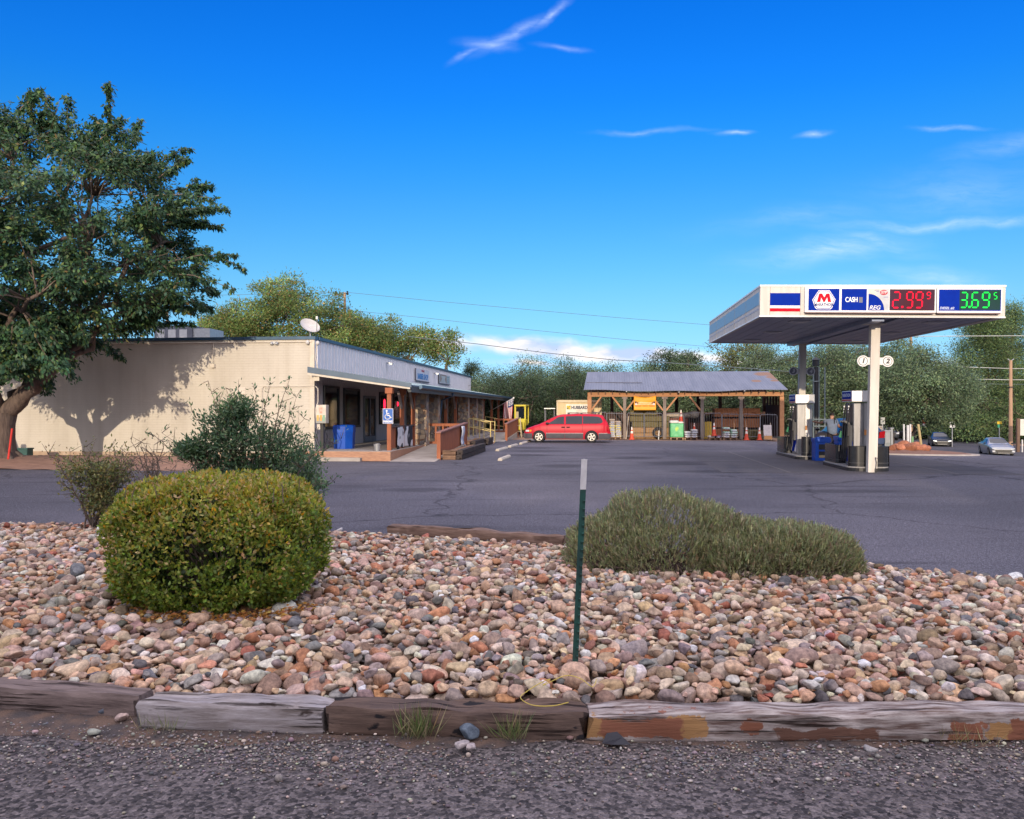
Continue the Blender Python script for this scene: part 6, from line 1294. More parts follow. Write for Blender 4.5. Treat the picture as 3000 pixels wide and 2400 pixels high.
# ------------------------------------------------------------------ vehicles: nose at x=0, tail at x=L, y across
m_tint=M('window_tint',(.012,.016,.02),rough=.07,spec=.7,var=.3,scale=1); m_tyre=M('tyre_rubber',(.022,.022,.024),rough=.85,var=.3,scale=9); m_rim=M('alloy_rim',(.34,.33,.31),rough=.4,metal=.6); m_chrome=M('chrome',(.7,.7,.7),rough=.15,metal=.95,var=.05)
m_lampw=M('headlight_lens',(.62,.64,.66),rough=.12,spec=.7,var=.2,scale=20); m_amber=M('lens_amber',(.65,.25,.02),rough=.2); m_tail=M('lens_red',(.35,.006,.012),rough=.15)
def paint(nm,c,metal=.25,rough=.3,coat=.3,spec=.4): return M(nm,c,rough=rough,metal=metal,var=.08,scale=1.5,coat=coat,spec=spec)
class Body:
    """lofted body: stations (x, bottom, belt, shoulder, top, half width, half roof width)"""
    def __init__(s,st):
        a=np.array(st,float); xs=np.unique(np.concatenate([np.linspace(a[0,0],a[-1,0],70),a[:,0]])); s.xs=xs; s.c=[np.interp(xs,a[:,0],a[:,k]) for k in range(1,7)]
        for k in range(6):
            for _ in range(2): q=s.c[k]; q[1:-1]=(q[:-2]+2*q[1:-1]+q[2:])/4
    def at(s,x): return [np.interp(x,s.xs,c) for c in s.c]
    def sec(s,x,k=0):
        zb,ze,zs,zt,w,wr=s.at(x); lo=zb+.18
        h=[(w*.93,zb),(w*.985,lo),(w,(lo+ze)*.5+.02),(w*.985,ze-.05),(w*.965,ze),(wr+.015,zs),(wr*.93,zs+(zt-zs)*.6),(wr*.6,zt-.008),(0,zt)]
        return h
    def mesh(s):
        mb=MB(); V=[]; n=None
        for x in s.xs:
            h=s.sec(x); full=h+[(-a,b) for a,b in h[-2::-1]]; n=len(full); V+= [(x,a,b) for a,b in full]
        F_=[]
        for i in range(len(s.xs)-1):
            for j in range(n-1): F_.append((i*n+j,i*n+j+1,(i+1)*n+j+1,(i+1)*n+j))
            F_.append((i*n+n-1,i*n,(i+1)*n,(i+1)*n+n-1))
        F_+= [tuple(range(n)),tuple((len(s.xs)-1)*n+j for j in range(n-1,-1,-1))]; mb.add(V,F_); return mb
    def side(s,pts,sgn,off=.008):
        """pts: (x, f) with f from belt 0 to shoulder 1"""
        out=[]
        for x,f in pts:
            zb,ze,zs,zt,w,wr=s.at(x); out.append((x,sgn*(w*.965+(wr+.015-w*.965)*f+off),ze+(zs-ze)*f))
        return out
    def pane(s,poly,sgn,n=12,off=.014):
        xs=np.linspace(min(p[0] for p in poly)+.001,max(p[0] for p in poly)-.001,n+1); mb=MB(); V=[]
        for x in xs:
            hit=[]
            for (a,fa),(b,fb) in zip(poly,poly[1:]+poly[:1]):
                if (a-x)*(b-x)<=0 and abs(a-b)>1e-6: hit.append(fa+(fb-fa)*(x-a)/(b-a))
            lo,hi=min(hit),max(hit); V+=s.side([(x,lo+(hi-lo)*k/2) for k in range(3)],sgn,off)
        return mb.add(V,[(i*3+k,(i+1)*3+k,(i+1)*3+k+1,i*3+k+1) for i in range(n) for k in range(2)])
    def flank(s,x0,x1,z0,z1,sgn,off=.006,n=24):
        mb=MB(); V=[]
        for i in range(n+1):
            x=x0+(x1-x0)*i/n; h=s.sec(x)
            zz=[p[1] for p in h[:5]]; yy=[p[0] for p in h[:5]]
            for z in (z0,(z0+z1)/2,z1): V.append((x,sgn*(np.interp(z,zz,yy)+off),z))
        F_=[]
        for i in range(n):
            for k in range(2): F_.append((i*3+k,(i+1)*3+k,(i+1)*3+k+1,i*3+k+1))
        return mb.add(V,F_)
    def over(s,x0f,x1f,wy,off=.01,n=10,m=9):
        """patch over the top (windscreen): x0f,x1f functions of lateral fraction"""
        V=[]
        for i in range(n+1):
            for j in range(m+1):
                q=-1+2*j/m; x=x0f(q)+(x1f(q)-x0f(q))*i/n; h=s.sec(x)[5:]; yv=[p[0] for p in h][::-1]; zv=[p[1] for p in h][::-1]; y=abs(q)*wy*h[0][0]; V.append((x,math.copysign(y,q),np.interp(y,yv,zv)+off))
        F_=[(i*(m+1)+j,(i+1)*(m+1)+j,(i+1)*(m+1)+j+1,i*(m+1)+j+1) for i in range(n) for j in range(m)]
        return MB().add(V,F_)
def wheel(parent,x,y,r,sgn,spokes=5,wd=.2,rim=None):
    w=MB().lathe([(r*.62,-wd/2),(r*.93,-wd/2),(r,-wd/2+.03),(r,wd/2-.03),(r*.93,wd/2),(r*.62,wd/2)],(0,0,0),28,'y').build('wheel',m_tyre,parent,smooth=True); w.location=(x,y-sgn*wd/2,r)
    rm=MB().lathe([(r*.64,0),(r*.66,.012),(r*.58,.012),(r*.56,-.05)],(0,0,0),24,'y',cap=False)
    for k in range(spokes): a=2*math.pi*k/spokes+.3; rm.bar((r*.1*math.cos(a),-.0,r*.1*math.sin(a)),(r*.6*math.cos(a+.25),.0,r*.6*math.sin(a+.25)),.02,r*.2)
    rm.ball((0,0,0),(r*.16,.03,r*.16),10,6); 
    if sgn<0: rm.V=[(v[0],-v[1],v[2]) for v in rm.V]
    q=rm.build('rim',rim or m_rim,w,smooth=True); q.location=(0,sgn*wd/2,0)
def arches(parent,B,xs,r,mat):
    for sgn in (-1,1):
        for x in xs:
            mb=MB(); n=20; V=[]
            for i in range(n+1):
                t=math.pi*(-.12+1.24*i/n)
                for rr in (0,r*1.17):
                    xx=x-rr*math.cos(t); z=max(.16,r*.98+rr*math.sin(t)); h=B.sec(xx); V.append((xx,sgn*(np.interp(z,[p[1] for p in h[:5]],[p[0] for p in h[:5]])+.004),z))
            mb.add(V,[(i*2,i*2+1,i*2+3,i*2+2) for i in range(n)]); mb.build('wheel_arch',mat,parent)
def vehicle(name,label,cat,loc,heading,st,L,col,wheels,r,windows,ws,extra=None,group=None,rims=True,arch=True):
    """heading = direction the nose points (radians from +X)"""
    t=empty(name,loc,heading+math.pi); tag(t,label,cat,group); off=L/2
    piv=None; B=Body([(a[0]-off,*a[1:]) for a in st]); body=B.mesh().build('body',col,t,smooth=True,ang=55)
    for sgn in (-1,1):
        for wn in windows:
            B.pane([(x-off,f) for x,f in wn],sgn).build('side_window',m_tint,t,recalc=False)
    (a0,a1,aw),(b0,b1,bw)=ws
    B.over(lambda q:a0-off+.10*q*q,lambda q:a1-off+.03*q*q,aw).build('windscreen',m_tint,t,smooth=True); B.over(lambda q:b0-off,lambda q:b1-off,bw).build('rear_window',m_tint,t,smooth=True)
    if arch: arches(t,B,[w-off for w in wheels],r,M('arch_black',(.012,.012,.013),rough=.8))
    for w in wheels:
        for sgn in (-1,1): wheel(t,w-off,sgn*(B.at(w-off)[4]+.012),r,sgn)
    if extra: extra(t,B,off)
    return t
# red minivan -------------------------------------------------------
VAN=[(0,.30,.58,.62,.66,.66,.5),(.06,.24,.66,.70,.74,.80,.62),(.18,.22,.76,.79,.82,.88,.7),(.55,.21,.90,.93,.965,.93,.74),(.92,.21,1.0,1.04,1.075,.95,.76),(1.12,.2,1.03,1.13,1.19,.955,.755),(1.50,.2,1.04,1.31,1.385,.96,.735),(1.84,.2,1.045,1.46,1.545,.96,.71),(2.2,.2,1.045,1.52,1.62,.96,.70),(3.1,.2,1.045,1.55,1.665,.96,.70),(4.1,.21,1.05,1.53,1.64,.955,.69),(4.45,.22,1.06,1.49,1.60,.95,.67),(4.6,.23,1.06,1.40,1.50,.94,.66),(4.82,.24,1.0,1.06,1.12,.92,.7),(4.90,.26,.86,.89,.92,.9,.7),(4.97,.3,.62,.64,.66,.86,.6)]
def van_extra(t,B,o):
    cl=M('cladding_grey',(.075,.072,.085),rough=.6,var=.2); st=M('cladding_stripe',(.55,.5,.5),rough=.4)
    for s in (-1,1):
        for x0,x1 in ((.02,.48),(1.28,2.36),(2.37,3.42),(4.28,4.95)): B.flank(x0-o,x1-o,.22,.53,s,.012).build('cladding',cl,t,smooth=True)
        for x0,x1 in ((1.28,3.42),(4.3,4.8)): B.flank(x0-o,x1-o,.535,.553,s,.014).build('trim_stripe',st,t,smooth=True)
        for x in (2.27,2.56): MB().obox((x-o,s*(B.at(x-o)[4]*.985+.01),.885),(.2,.03,.06)).build('door_handle',M('handle_black',(.015,.015,.017),rough=.9,spec=.1),t)
        for x in (1.34,2.365,3.37): B.flank(x-o,x+.012-o,.56,1.0,s,.008,2).build('door_seam',M('seam_red',(.06,.004,.01),rough=.6),t)
        MB().ball((1.36-o,s*1.02,1.10),(.09,.09,.075),10,8).build('wing_mirror',m_black,t,smooth=True)
        B.flank(.10-o,.30-o,.62,.73,s,.012,6).build('headlight',m_lampw,t,smooth=True); B.flank(.31-o,.44-o,.63,.735,s,.012,4).build('turn_signal',m_amber,t,smooth=True); B.flank(4.74-o,4.88-o,.66,.92,s,.01,4).build('tail_light',m_tail,t,smooth=True)
    MB().box(4.9-o,5.02-o,-.85,.85,.3,.56).build('rear_bumper',cl,t,bevel=.05); MB().box(-.03-o,.12-o,-.75,.75,.26,.56).build('front_bumper',cl,t,bevel=.06)
    r=MB()
    for s in (-1,1):
        r.tube([(2.5-o,s*.56,1.71),(4.2-o,s*.56,1.70)],.018,6)
        for x in (2.55,3.3,4.1): r.box(x-.05-o,x+.05-o,s*.56-.03,s*.56+.03,1.63,1.71)
    r.box(3.0-o,3.06-o,-.56,.56,1.70,1.735); r.build('roof_rack',m_black,t); MB().bar((1.02-o,-.5,1.13),(1.12-o,.3,1.15),.03).build('wiper',m_black,t)
red=paint('paint_red',(.46,.004,.022),.0,.42,.0,.25)
vx=px(1666,1297,47.2)
vehicle('minivan','red minivan parked nose in toward the store porch','minivan',(vx.x,47.9,0),math.pi-TH,VAN,5.0,red,(.88,3.89),.33,
 [[(1.30,.06),(2.32,.05),(2.32,.96),(1.95,.94),(1.50,.42)],[(2.42,.05),(3.36,.05),(3.36,.96),(2.42,.97)],[(3.40,.07),(4.42,.09),(4.54,.35),(4.45,.8),(4.30,.95),(3.40,.96)]],((1.0,1.86,.92),(4.56,4.84,.85)),van_extra)
# sedans --------------------------------------------------------------
SED=[(0,.28,.50,.54,.58,.55,.4),(.06,.2,.60,.64,.67,.76,.55),(.25,.18,.68,.72,.75,.86,.62),(.7,.17,.78,.82,.86,.91,.68),(1.25,.17,.86,.90,.955,.925,.70),(1.45,.17,.89,.97,1.02,.93,.70),(2.1,.17,.91,1.27,1.36,.93,.62),(2.5,.17,.92,1.36,1.45,.93,.60),(3.1,.17,.93,1.36,1.455,.93,.595),(3.7,.18,.95,1.23,1.33,.92,.60),(4.25,.2,.97,1.02,1.09,.90,.64),(4.7,.24,.93,.95,.98,.87,.64),(4.85,.3,.75,.77,.8,.82,.6),(4.9,.36,.6,.62,.64,.78,.5)]
SEDW=[[(1.62,.06),(2.62,.05),(2.62,.95),(2.2,.9)],[(2.68,.05),(3.75,.1),(3.45,.88),(2.68,.95)]]
def sedan_extra(grille,lamp,on):
    def f(t,B,o):
        g=MB().prism([(-.52,.50),(.52,.50),(.62,.42),(.45,.27),(-.45,.27),(-.62,.42)],'x',-.03-o,.12-o); g.build('grille',m_black,t); fr=MB().prism([(-.6,.54),(.6,.54),(.66,.50),(-.66,.50)],'x',-.05-o,.1-o); fr.prism([(-.45,.26),(.45,.26),(.40,.23),(-.40,.23)],'x',-.05-o,.1-o); fr.build('grille_trim',grille,t)
        for s in (-1,1):
            hl=MB().prism([(s*.50,.585),(s*.80,.64),(s*.84,.57),(s*.54,.525)][::s],'x',.02-o,.30-o); hl.build('headlight',lamp,t); lo=MB().prism([(s*.60,.42),(s*.84,.44),(s*.80,.30),(s*.62,.33)][::s],'x',-.0-o,.2-o); lo.build('lower_trim',on,t)
            MB().ball((1.62-o,s*1.03,.98),(.09,.10,.07),10,8).build('wing_mirror',m_black,t,smooth=True); B.flank(4.6-o,4.85-o,.62,.85,s,.01,4).build('tail_light',m_tail,t)
        MB().box(-.02-o,.1-o,-.18,.18,.33,.43).build('number_plate',M('plate',(.5,.5,.48),rough=.5),t); MB().box(-.0-o,.2-o,-.7,.7,.17,.24).build('air_dam',m_black,t)
    return f
lit=M('headlight_on',(.8,.8,.75),emit=(1,.95,.85),es=1.2)
p=px(2917,1320,70); vehicle('sedan','silver sedan with a wide chrome grille driving up the street at the right','car',(p.x,70,gz(p.x,70)+.011),R(-107),SED,4.9,paint('paint_silver',(.36,.38,.40),.6,.28),(.95,3.85),.33,SEDW,((1.40,2.2,.93),(3.45,4.2,.9)),sedan_extra(m_chrome,m_lampw,m_lampw),'cars on the street')
p=px(2752,1307,87); vehicle('sedan','dark navy sedan with lit headlights behind the silver one on the street','car',(p.x,87,gz(p.x,87)+.011),R(-110.5),SED,4.8,paint('paint_navy',(.018,.022,.032),.4,.28),(.95,3.85),.33,SEDW,((1.40,2.2,.93),(3.45,4.2,.9)),sedan_extra(m_chrome,lit,m_black),'cars on the street')
HATCH=[(0,.3,.52,.56,.6,.6,.45),(.08,.22,.66,.7,.74,.78,.6),(.3,.2,.78,.82,.86,.86,.65),(.9,.19,.92,.96,1.0,.89,.68),(1.15,.19,.95,1.05,1.1,.89,.68),(1.8,.19,.97,1.38,1.48,.89,.6),(2.4,.19,.98,1.45,1.55,.89,.59),(3.4,.2,1.0,1.43,1.53,.88,.58),(3.85,.22,1.02,1.30,1.40,.87,.58),(4.1,.24,1.0,1.05,1.10,.85,.62),(4.2,.3,.75,.77,.8,.8,.6),(4.25,.36,.55,.57,.6,.76,.5)]
def hatch_extra(t,B,o):
    for s in (-1,1):
        MB().prism([(s*.56,.78),(s*.80,.80),(s*.82,1.06),(s*.62,1.02)][::s],'x',4.02-o,4.20-o).build('tail_light',m_tail,t); MB().ball((1.3-o,s*.98,1.05),(.08,.09,.07),10,8).build('wing_mirror',m_black,t,smooth=True)
    MB().box(4.2-o,4.27-o,-.7,.7,.34,.55).build('rear_bumper',m_black,t,bevel=.03)
x_,y_=S(10.05,35.1); vehicle('hatchback','small dark blue hatchback being fuelled behind the pumps','car',(x_,y_,.01),math.pi/2-TH,HATCH,4.25,paint('paint_blue',(.02,.04,.09),.4,.3),(.8,3.4),.31,[[(1.42,.06),(2.3,.05),(2.3,.95),(1.95,.9)],[(2.36,.05),(3.3,.05),(3.3,.95),(2.36,.95)],[(3.36,.1),(3.85,.25),(3.7,.85),(3.36,.93)]],((1.1,1.85,.93),(3.6,4.05,.9)),hatch_extra)
SUV=[(0,.4,.7,.74,.8,.7,.6),(.08,.34,.95,1.0,1.04,.92,.75),(1.2,.34,1.1,1.14,1.18,.97,.8),(1.4,.34,1.13,1.25,1.3,.98,.78),(1.95,.34,1.15,1.72,1.82,.98,.70),(4.6,.36,1.16,1.74,1.84,.97,.69),(4.85,.38,1.15,1.6,1.7,.96,.7),(5.0,.4,1.1,1.14,1.2,.94,.75),(5.1,.5,.8,.83,.86,.9,.6)]
SUVW=[[(1.75,.06),(2.7,.05),(2.7,.95),(2.1,.92)],[(2.76,.05),(3.8,.05),(3.8,.95),(2.76,.95)],[(3.86,.05),(4.6,.1),(4.5,.92),(3.86,.95)]]
def suv_extra(t,B,o):
    for s in (-1,1):
        MB().box(1.72-o,1.9-o,s*1.0 if s>0 else -1.24,s*1.24 if s>0 else -1.0,1.18,1.38).build('wing_mirror',m_black,t,bevel=.05); MB().box(-.02-o,.1-o,s*.75-.15,s*.75+.15,.82,.98).build('headlight',m_lampw,t)
    MB().box(-.02-o,.1-o,-.5,.5,.68,.98).build('grille',m_black,t)
# parked just outside the left edge: its shadow falls on the wall beside the big tree
vehicle('parked_suv','large tan SUV parked left of the big tree beside the store wall','car',(-21.65,27.6,0),R(84),SUV,5.1,paint('paint_tan',(.35,.31,.26),.3,.35),(1.0,4.1),.38,SUVW,((1.3,2.0,.93),(4.8,5.0,.9)),suv_extra)
p=px(2595,1285,104); vehicle('distant_suv','distant dark SUV with a pale roof far down the street behind the utility boxes','car',(p.x,104,gz(p.x,104)),R(-100),SUV,5.0,paint('paint_graphite',(.05,.055,.065),.4,.3),(1.0,4.1),.37,SUVW,((1.3,2.0,.93),(4.8,5.0,.9)),suv_extra)
p=px(2692,1290,106); vehicle('pickup','dark pickup in the shade of the trees behind the navy sedan','pickup truck',(p.x,106,gz(p.x,106)),R(-160),[(0,.4,.8,.84,.9,.8,.6),(.1,.36,1.0,1.04,1.08,.94,.78),(1.3,.36,1.12,1.16,1.2,.98,.8),(2.0,.36,1.14,1.7,1.8,.98,.7),(2.9,.36,1.14,1.72,1.82,.98,.7),(3.2,.36,1.12,1.16,1.2,.98,.8),(5.2,.38,1.10,1.13,1.16,.97,.85),(5.35,.45,.8,.83,.85,.9,.7)],5.4,paint('paint_black',(.018,.018,.022),.3,.35),(1.0,4.2),.38,[[(1.8,.06),(2.9,.05),(2.85,.93),(2.1,.92)]],((1.35,2.0,.93),(2.95,3.15,.9)),suv_extra)
def box_truck():
    p=px(2722,1268,112); t=wthing('tank_truck','white rounded tank truck half hidden by trees far down the street','truck',p.x,112,None,-1.25)
    MB().lathe([(.3,-1.8),(.85,-1.7),(.9,0),(.85,1.7),(.3,1.8)],(0,0,2.1),18,'x').build('tank',M('tank_white',(.68,.62,.5),rough=.5,var=.1),t,smooth=True); MB().box(-2,2,-1,1,.7,1.1).box(1.5,3,-1,1,.8,2.6).build('chassis',m_black,t)
    for x in (-1.3,2.2):
        for y in (-1,1): MB().lathe([(.2,-.15),(.5,-.15),(.5,.15),(.2,.15)],(x,y,.5),16,'y').build('wheel',m_tyre,t)
    t=wthing('marker_post','red and white striped marker post in front of the tank truck','post',px(2708,1270,108).x,108)
    for k in range(5): MB().lathe([(.22,.5+k*.5),(.22,1.0+k*.5)],n=10).build('band',m_red if k%2 else m_wht,t)
box_truck()
# person at the car ---------------------------------------------------
def skin_obj(name,verts,edges,radii,mat,parent,sub=2):
    me=bpy.data.meshes.new(name); me.from_pydata(verts,edges,[]); me.materials.append(mat); o=bpy.data.objects.new(name,me); COL.objects.link(o); o.parent=parent
    o.modifiers.new('skin','SKIN'); me.skin_vertices[0].data[0].use_root=True
    for i,r in enumerate(radii): me.skin_vertices[0].data[i].radius=(r if isinstance(r,tuple) else (r,r))
    o.modifiers.new('sub','SUBSURF').levels=sub; o.modifiers['sub'].render_levels=sub
    for p in me.polygons: p.use_smooth=True
    o.modifiers['skin'].use_smooth_shade=True; return o
def person():
    t=thing('person','person in a grey blue shirt and dark shorts leaning over the car at the pumps','person',8.98,33.3,0,.05)
    sk=M('skin',(.48,.26,.18),rough=.55,var=.1)
    J={'pel':(0,0,.98),'sp':(.0,.06,1.18),'ch':(.01,.14,1.38),'nk':(.03,.20,1.52),'hd0':(.06,.25,1.60),'hd1':(.08,.30,1.68),
       'ls':(-.17,.15,1.45),'le':(-.40,.30,1.36),'lw':(-.62,.42,1.42),'lh':(-.70,.46,1.43),'rs':(.20,.17,1.45),'re':(.36,.34,1.22),'rw':(.42,.55,1.15),'rh':(.43,.63,1.14),
       'lhip':(-.10,0,.92),'lk':(-.13,.03,.50),'la':(-.14,-.05,.08),'lt':(-.16,.10,.035),'rhip':(.10,0,.92),'rk':(.13,.05,.50),'ra':(.15,-.03,.08),'rt':(.17,.12,.035)}
    nm=list(J); ix={k:i for i,k in enumerate(nm)}
    E=[('pel','sp'),('sp','ch'),('ch','nk'),('nk','hd0'),('hd0','hd1'),('ch','ls'),('ls','le'),('le','lw'),('lw','lh'),('ch','rs'),('rs','re'),('re','rw'),('rw','rh'),('pel','lhip'),('lhip','lk'),('lk','la'),('la','lt'),('pel','rhip'),('rhip','rk'),('rk','ra'),('ra','rt')]
    RD={'pel':.13,'sp':.125,'ch':.14,'nk':.055,'hd0':.085,'hd1':.095,'ls':.065,'le':.045,'lw':.03,'lh':.03,'rs':.065,'re':.045,'rw':.03,'rh':.03,'lhip':.09,'lk':.06,'la':.042,'lt':.04,'rhip':.09,'rk':.06,'ra':.042,'rt':.04}
    # fingers on the visible hand
    for k,(dx,dz) in enumerate(((-.07,.03),(-.085,.015),(-.085,-.005),(-.07,-.022))):
        a=f'f{k}'; J[a]=(-.70+dx,.47+.01*k,1.43+dz); nm.append(a); ix[a]=len(nm)-1; E.append(('lh',a)); RD[a]=.009
    J['th']=(-.69,.43,1.49); nm.append('th'); ix['th']=len(nm)-1; E.append(('lh','th')); RD['th']=.01
    skin_obj('body',[J[k] for k in nm],[(ix[a],ix[b]) for a,b in E],[RD[k] for k in nm],sk,t)
    sh=['sp0','sp','ch','nk0','ls','le2','rs','re2']; K={'sp0':(0,.0,.84),'sp':J['sp'],'ch':J['ch'],'nk0':(.02,.17,1.49),'ls':J['ls'],'le2':(-.30,.235,1.39),'rs':J['rs'],'re2':(.29,.27,1.32)}
    skin_obj('shirt',[K[k] for k in sh],[(0,1),(1,2),(2,3),(2,4),(4,5),(2,6),(6,7)],[(.21,.175),(.2,.165),(.2,.16),.075,.085,.07,.085,.07],M('shirt_greyblue',(.16,.20,.27),rough=.85,var=.2,scale=12),t)
    s2={'p':(0,0,1.06),'l':(-.10,0,.90),'lk':(-.13,.02,.58),'r':(.10,0,.90),'rk':(.13,.035,.58)}
    skin_obj('shorts',list(s2.values()),[(0,1),(1,2),(0,3),(3,4)],[(.17,.15),.115,.095,.115,.095],M('shorts_dark',(.035,.028,.032),rough=.9),t)
    MB().tube([(.02,-.005,1.02),(.03,-.02,1.2),(.07,.0,1.4),(.10,.10,1.54)],.018,6).tube([(.15,.02,1.02),(.15,.0,1.2),(.16,.03,1.4),(.15,.13,1.52)],.018,6).build('suspender',m_black,t)
    MB().ball((.075,.285,1.695),(.098,.108,.085),14,10).build('hair',M('hair_dark',(.025,.018,.014),rough=.7),t,smooth=True)
    for a in ('l','r'):
        q=J[a+'a']; MB().ball((q[0]-.005,q[1]+.09,.045),(.05,.14,.048),12,8).build('shoe',m_black,t,smooth=True)
person()
# ------------------------------------------------------------------ street side: rock island, signs, poles, wires
def rock_island():
    V=[];Fc=[];n=40
    c=px(2660,1334,35.5); 
    for k in range(6):
        for i in range(n): a=2*math.pi*i/n; r_=1-k/6; x=c.x+ (3.1*r_)*math.cos(a)*(1+.12*math.sin(3*a))+.4; y=36.6+2.3*r_*math.sin(a); V.append((x,y,gz(x,y)+.012+.16*(1-r_)**.6+.02*math.sin(a*9)*(k>0)))
    for k in range(5):
        for i in range(n): i2=(i+1)%n; Fc.append((k*n+i,k*n+i2,(k+1)*n+i2,(k+1)*n+i))
    o=npmesh('island_soil',V,Fc,M('red_soil',(.24,.125,.085),rough=1,c2=(.16,.09,.065),scale=4,bump=.7,bscale=20),smooth=True); o['kind']='structure'
    kb=MB(); kb.tube([(c.x+.2+3.2*math.cos(a),36.6+2.45*math.sin(a),gz(c.x+.2+3.2*math.cos(a),36.6+2.45*math.sin(a))-.01) for a in [R(d) for d in range(-150,20,10)]],.08,6); o=kb.build('island_kerb',m_concrete,smooth=True); o['kind']='structure'
    sh,F3=rock_shapes(3,10,77); m=attr_mat('red_rock',rough=.9,noise=5,amt=.4,bump=.5)
    SZ=.62
    spec=[(2614,1322,.55,'leftmost low red boulder on the rock island'),(2630,1312,.6,'red boulder second from the left on the rock island'),(2648,1307,.85,'tallest pale topped red boulder at the left of the rock island'),(2668,1318,.7,'broad red boulder in the middle front of the rock island'),(2684,1311,.7,'dark red boulder in the middle back of the rock island'),(2700,1318,.6,'red boulder right of the middle of the rock island'),(2716,1322,.45,'small red boulder near the leaning stake'),(2640,1322,.5,'low front red boulder on the rock island'),(2690,1324,.5,'flat front red boulder on the rock island')]
    for k,(x,y,s_,lab) in enumerate(spec):
        Y=36.6+(1 if y<1316 else -1)*.5; p=px(x,1320,Y); s_*=SZ; v=sh[k]*np.array([s_*.62,s_*.5,s_*.55]); cl=np.array((.40,.165,.095))*(.75+.5*((k*37)%10)/10)
        o=npmesh('boulder',v,F3,m,col=np.repeat(cl[None],len(v),0),smooth=True); o.location=(p.x,Y,gz(p.x,Y)+.16+s_*.25); tag(o,lab,'boulder','red boulders on the rock island')
rock_island()
def stake(label,x0,y0,x1,y1,Y,r,mat,name='stake',cat='stake'):
    a=px(x0,y0,Y); b=px(x1,y1,Y); g=gz(a.x,Y); t=wthing(name,label,cat,a.x,Y,min(g,a.z)); MB().tube([(0,0,0),tuple(b-a+Vector((0,0,a.z-min(g,a.z))))],r,8).build('shaft',mat,t,smooth=True); return t
m_dw=M('stake_white',(.6,.6,.58),rough=.6); m_ys=M('stake_wood',(.45,.36,.18),rough=.8)
stake('leaning pale wood stake on the rock island',2702,1313,2690,1243,37,.055,m_ys)
stake('thin white marker post left of the dark tree trunk',2649,1294,2648,1243,48,.05,m_dw); stake('thicker white marker post beside the dark tree trunk',2660,1296,2660,1246,46,.07,m_dw); stake('thin white marker post right of the dark tree trunk',2668,1294,2667,1243,50,.05,m_dw)
stake('short green marker post near the red boulders',2673,1301,2673,1279,44,.07,M('stake_green',(.16,.30,.14),rough=.6))
def boxes():
    Y=46.
    for lab,nm,x0,x1,yt,yb,mat,d in (('grey utility cabinet right of the canopy column','utility_cabinet',2592,2609,1264,1302,M('cabinet_grey',(.22,.24,.23),rough=.5),.5),('tall narrow grey meter box beside the utility cabinet','meter_box',2610,2617,1256,1299,M('cabinet_grey2',(.28,.29,.28),rough=.5),.3),('tan stone gate pier beside the canopy column','stone_pier',2569,2584,1251,1300,m_stone,.4)):
        k=Y/F; p=px((x0+x1)/2,yb,Y); t=wthing(nm,lab,'utility box' if nm!='stone_pier' else 'pier',p.x,Y,min(gz(p.x,Y),p.z)); w=(x1-x0)*k; h=(yb-yt)*k; base=p.z-t.location.z
        MB().box(-w/2,w/2,0,d,0,base+h).build('box_body' if nm!='stone_pier' else 'pier_body',mat,t,bevel=.02); MB().box(-w/2-.03,w/2+.03,-.03,d+.03,base+h,base+h+.05).build('cap',m_concrete if nm=='stone_pier' else m_galv,t)
        if nm=='utility_cabinet': MB().box(-w/2+.03,w/2-.03,-.015,-.002,base+.08,base+h-.05).build('door',MATS['cabinet_grey2'] if 'cabinet_grey2' in MATS else mat,t)
boxes()
def road_sign(name,label,x,yt,yb,w,h,yg,Y,mat,draw=None,post=m_galv,two=None):
    k=Y/F; p=px(x,yg,Y); g=min(gz(p.x,Y),p.z); t=wthing(name,label,'sign',p.x,Y,g); Z=lambda y:CAM_H+(1200-y)*k-g
    zc=(Z(yt)+Z(yb))/2
    MB().box(-.03,.03,.0,.05,0,zc).build('sign_post',post,t); b=MB().box(-w*k/2,w*k/2,-.03,-.002,Z(yb),Z(yt)).build('sign_plate',mat,t,bevel=.01)
    if draw: draw(t,zc,w*k,h*k)
    return t
def route(t,zc,w,h):
    MB().prism([(-.05,-.28),(.06,-.28),(.06,-.05),(.22,-.12),(.16,.08),(.02,.06),(-.10,.16),(-.2,.04),(-.05,-.04)],'y',-.036,-.031).build('arrow',m_black,t)
    for o in t.children: 
        if o.name.startswith('arrow'): o.location=(0,0,zc)
    MB().box(-.22,.22,-.036,-.031,zc+.2,zc+.24).build('border_line',m_black,t)
road_sign('traffic_sign','square white traffic sign with a black arrow behind the navy sedan',2790,1235,1253,16,18,1296,84,M('sign_white2',(.6,.6,.58),rough=.5),route)
road_sign('blank_sign','small pale back of a sign right of the canopy column',2586,1223,1243,13,20,1300,56,M('sign_back',(.42,.44,.42),rough=.6))
def ysign(t,zc,w,h): MB().box(-w/2+.05,w/2-.2,-.03,-.003,zc-.32-.15,zc-.15).build('green_plate',M('plate_green',(.03,.25,.14),rough=.5),t)
road_sign('street_name_sign','small yellow and green sign above the silver sedan',2928,1235,1243,14,8,1275,80,M('plate_yellow',(.55,.38,.02),rough=.5),ysign)
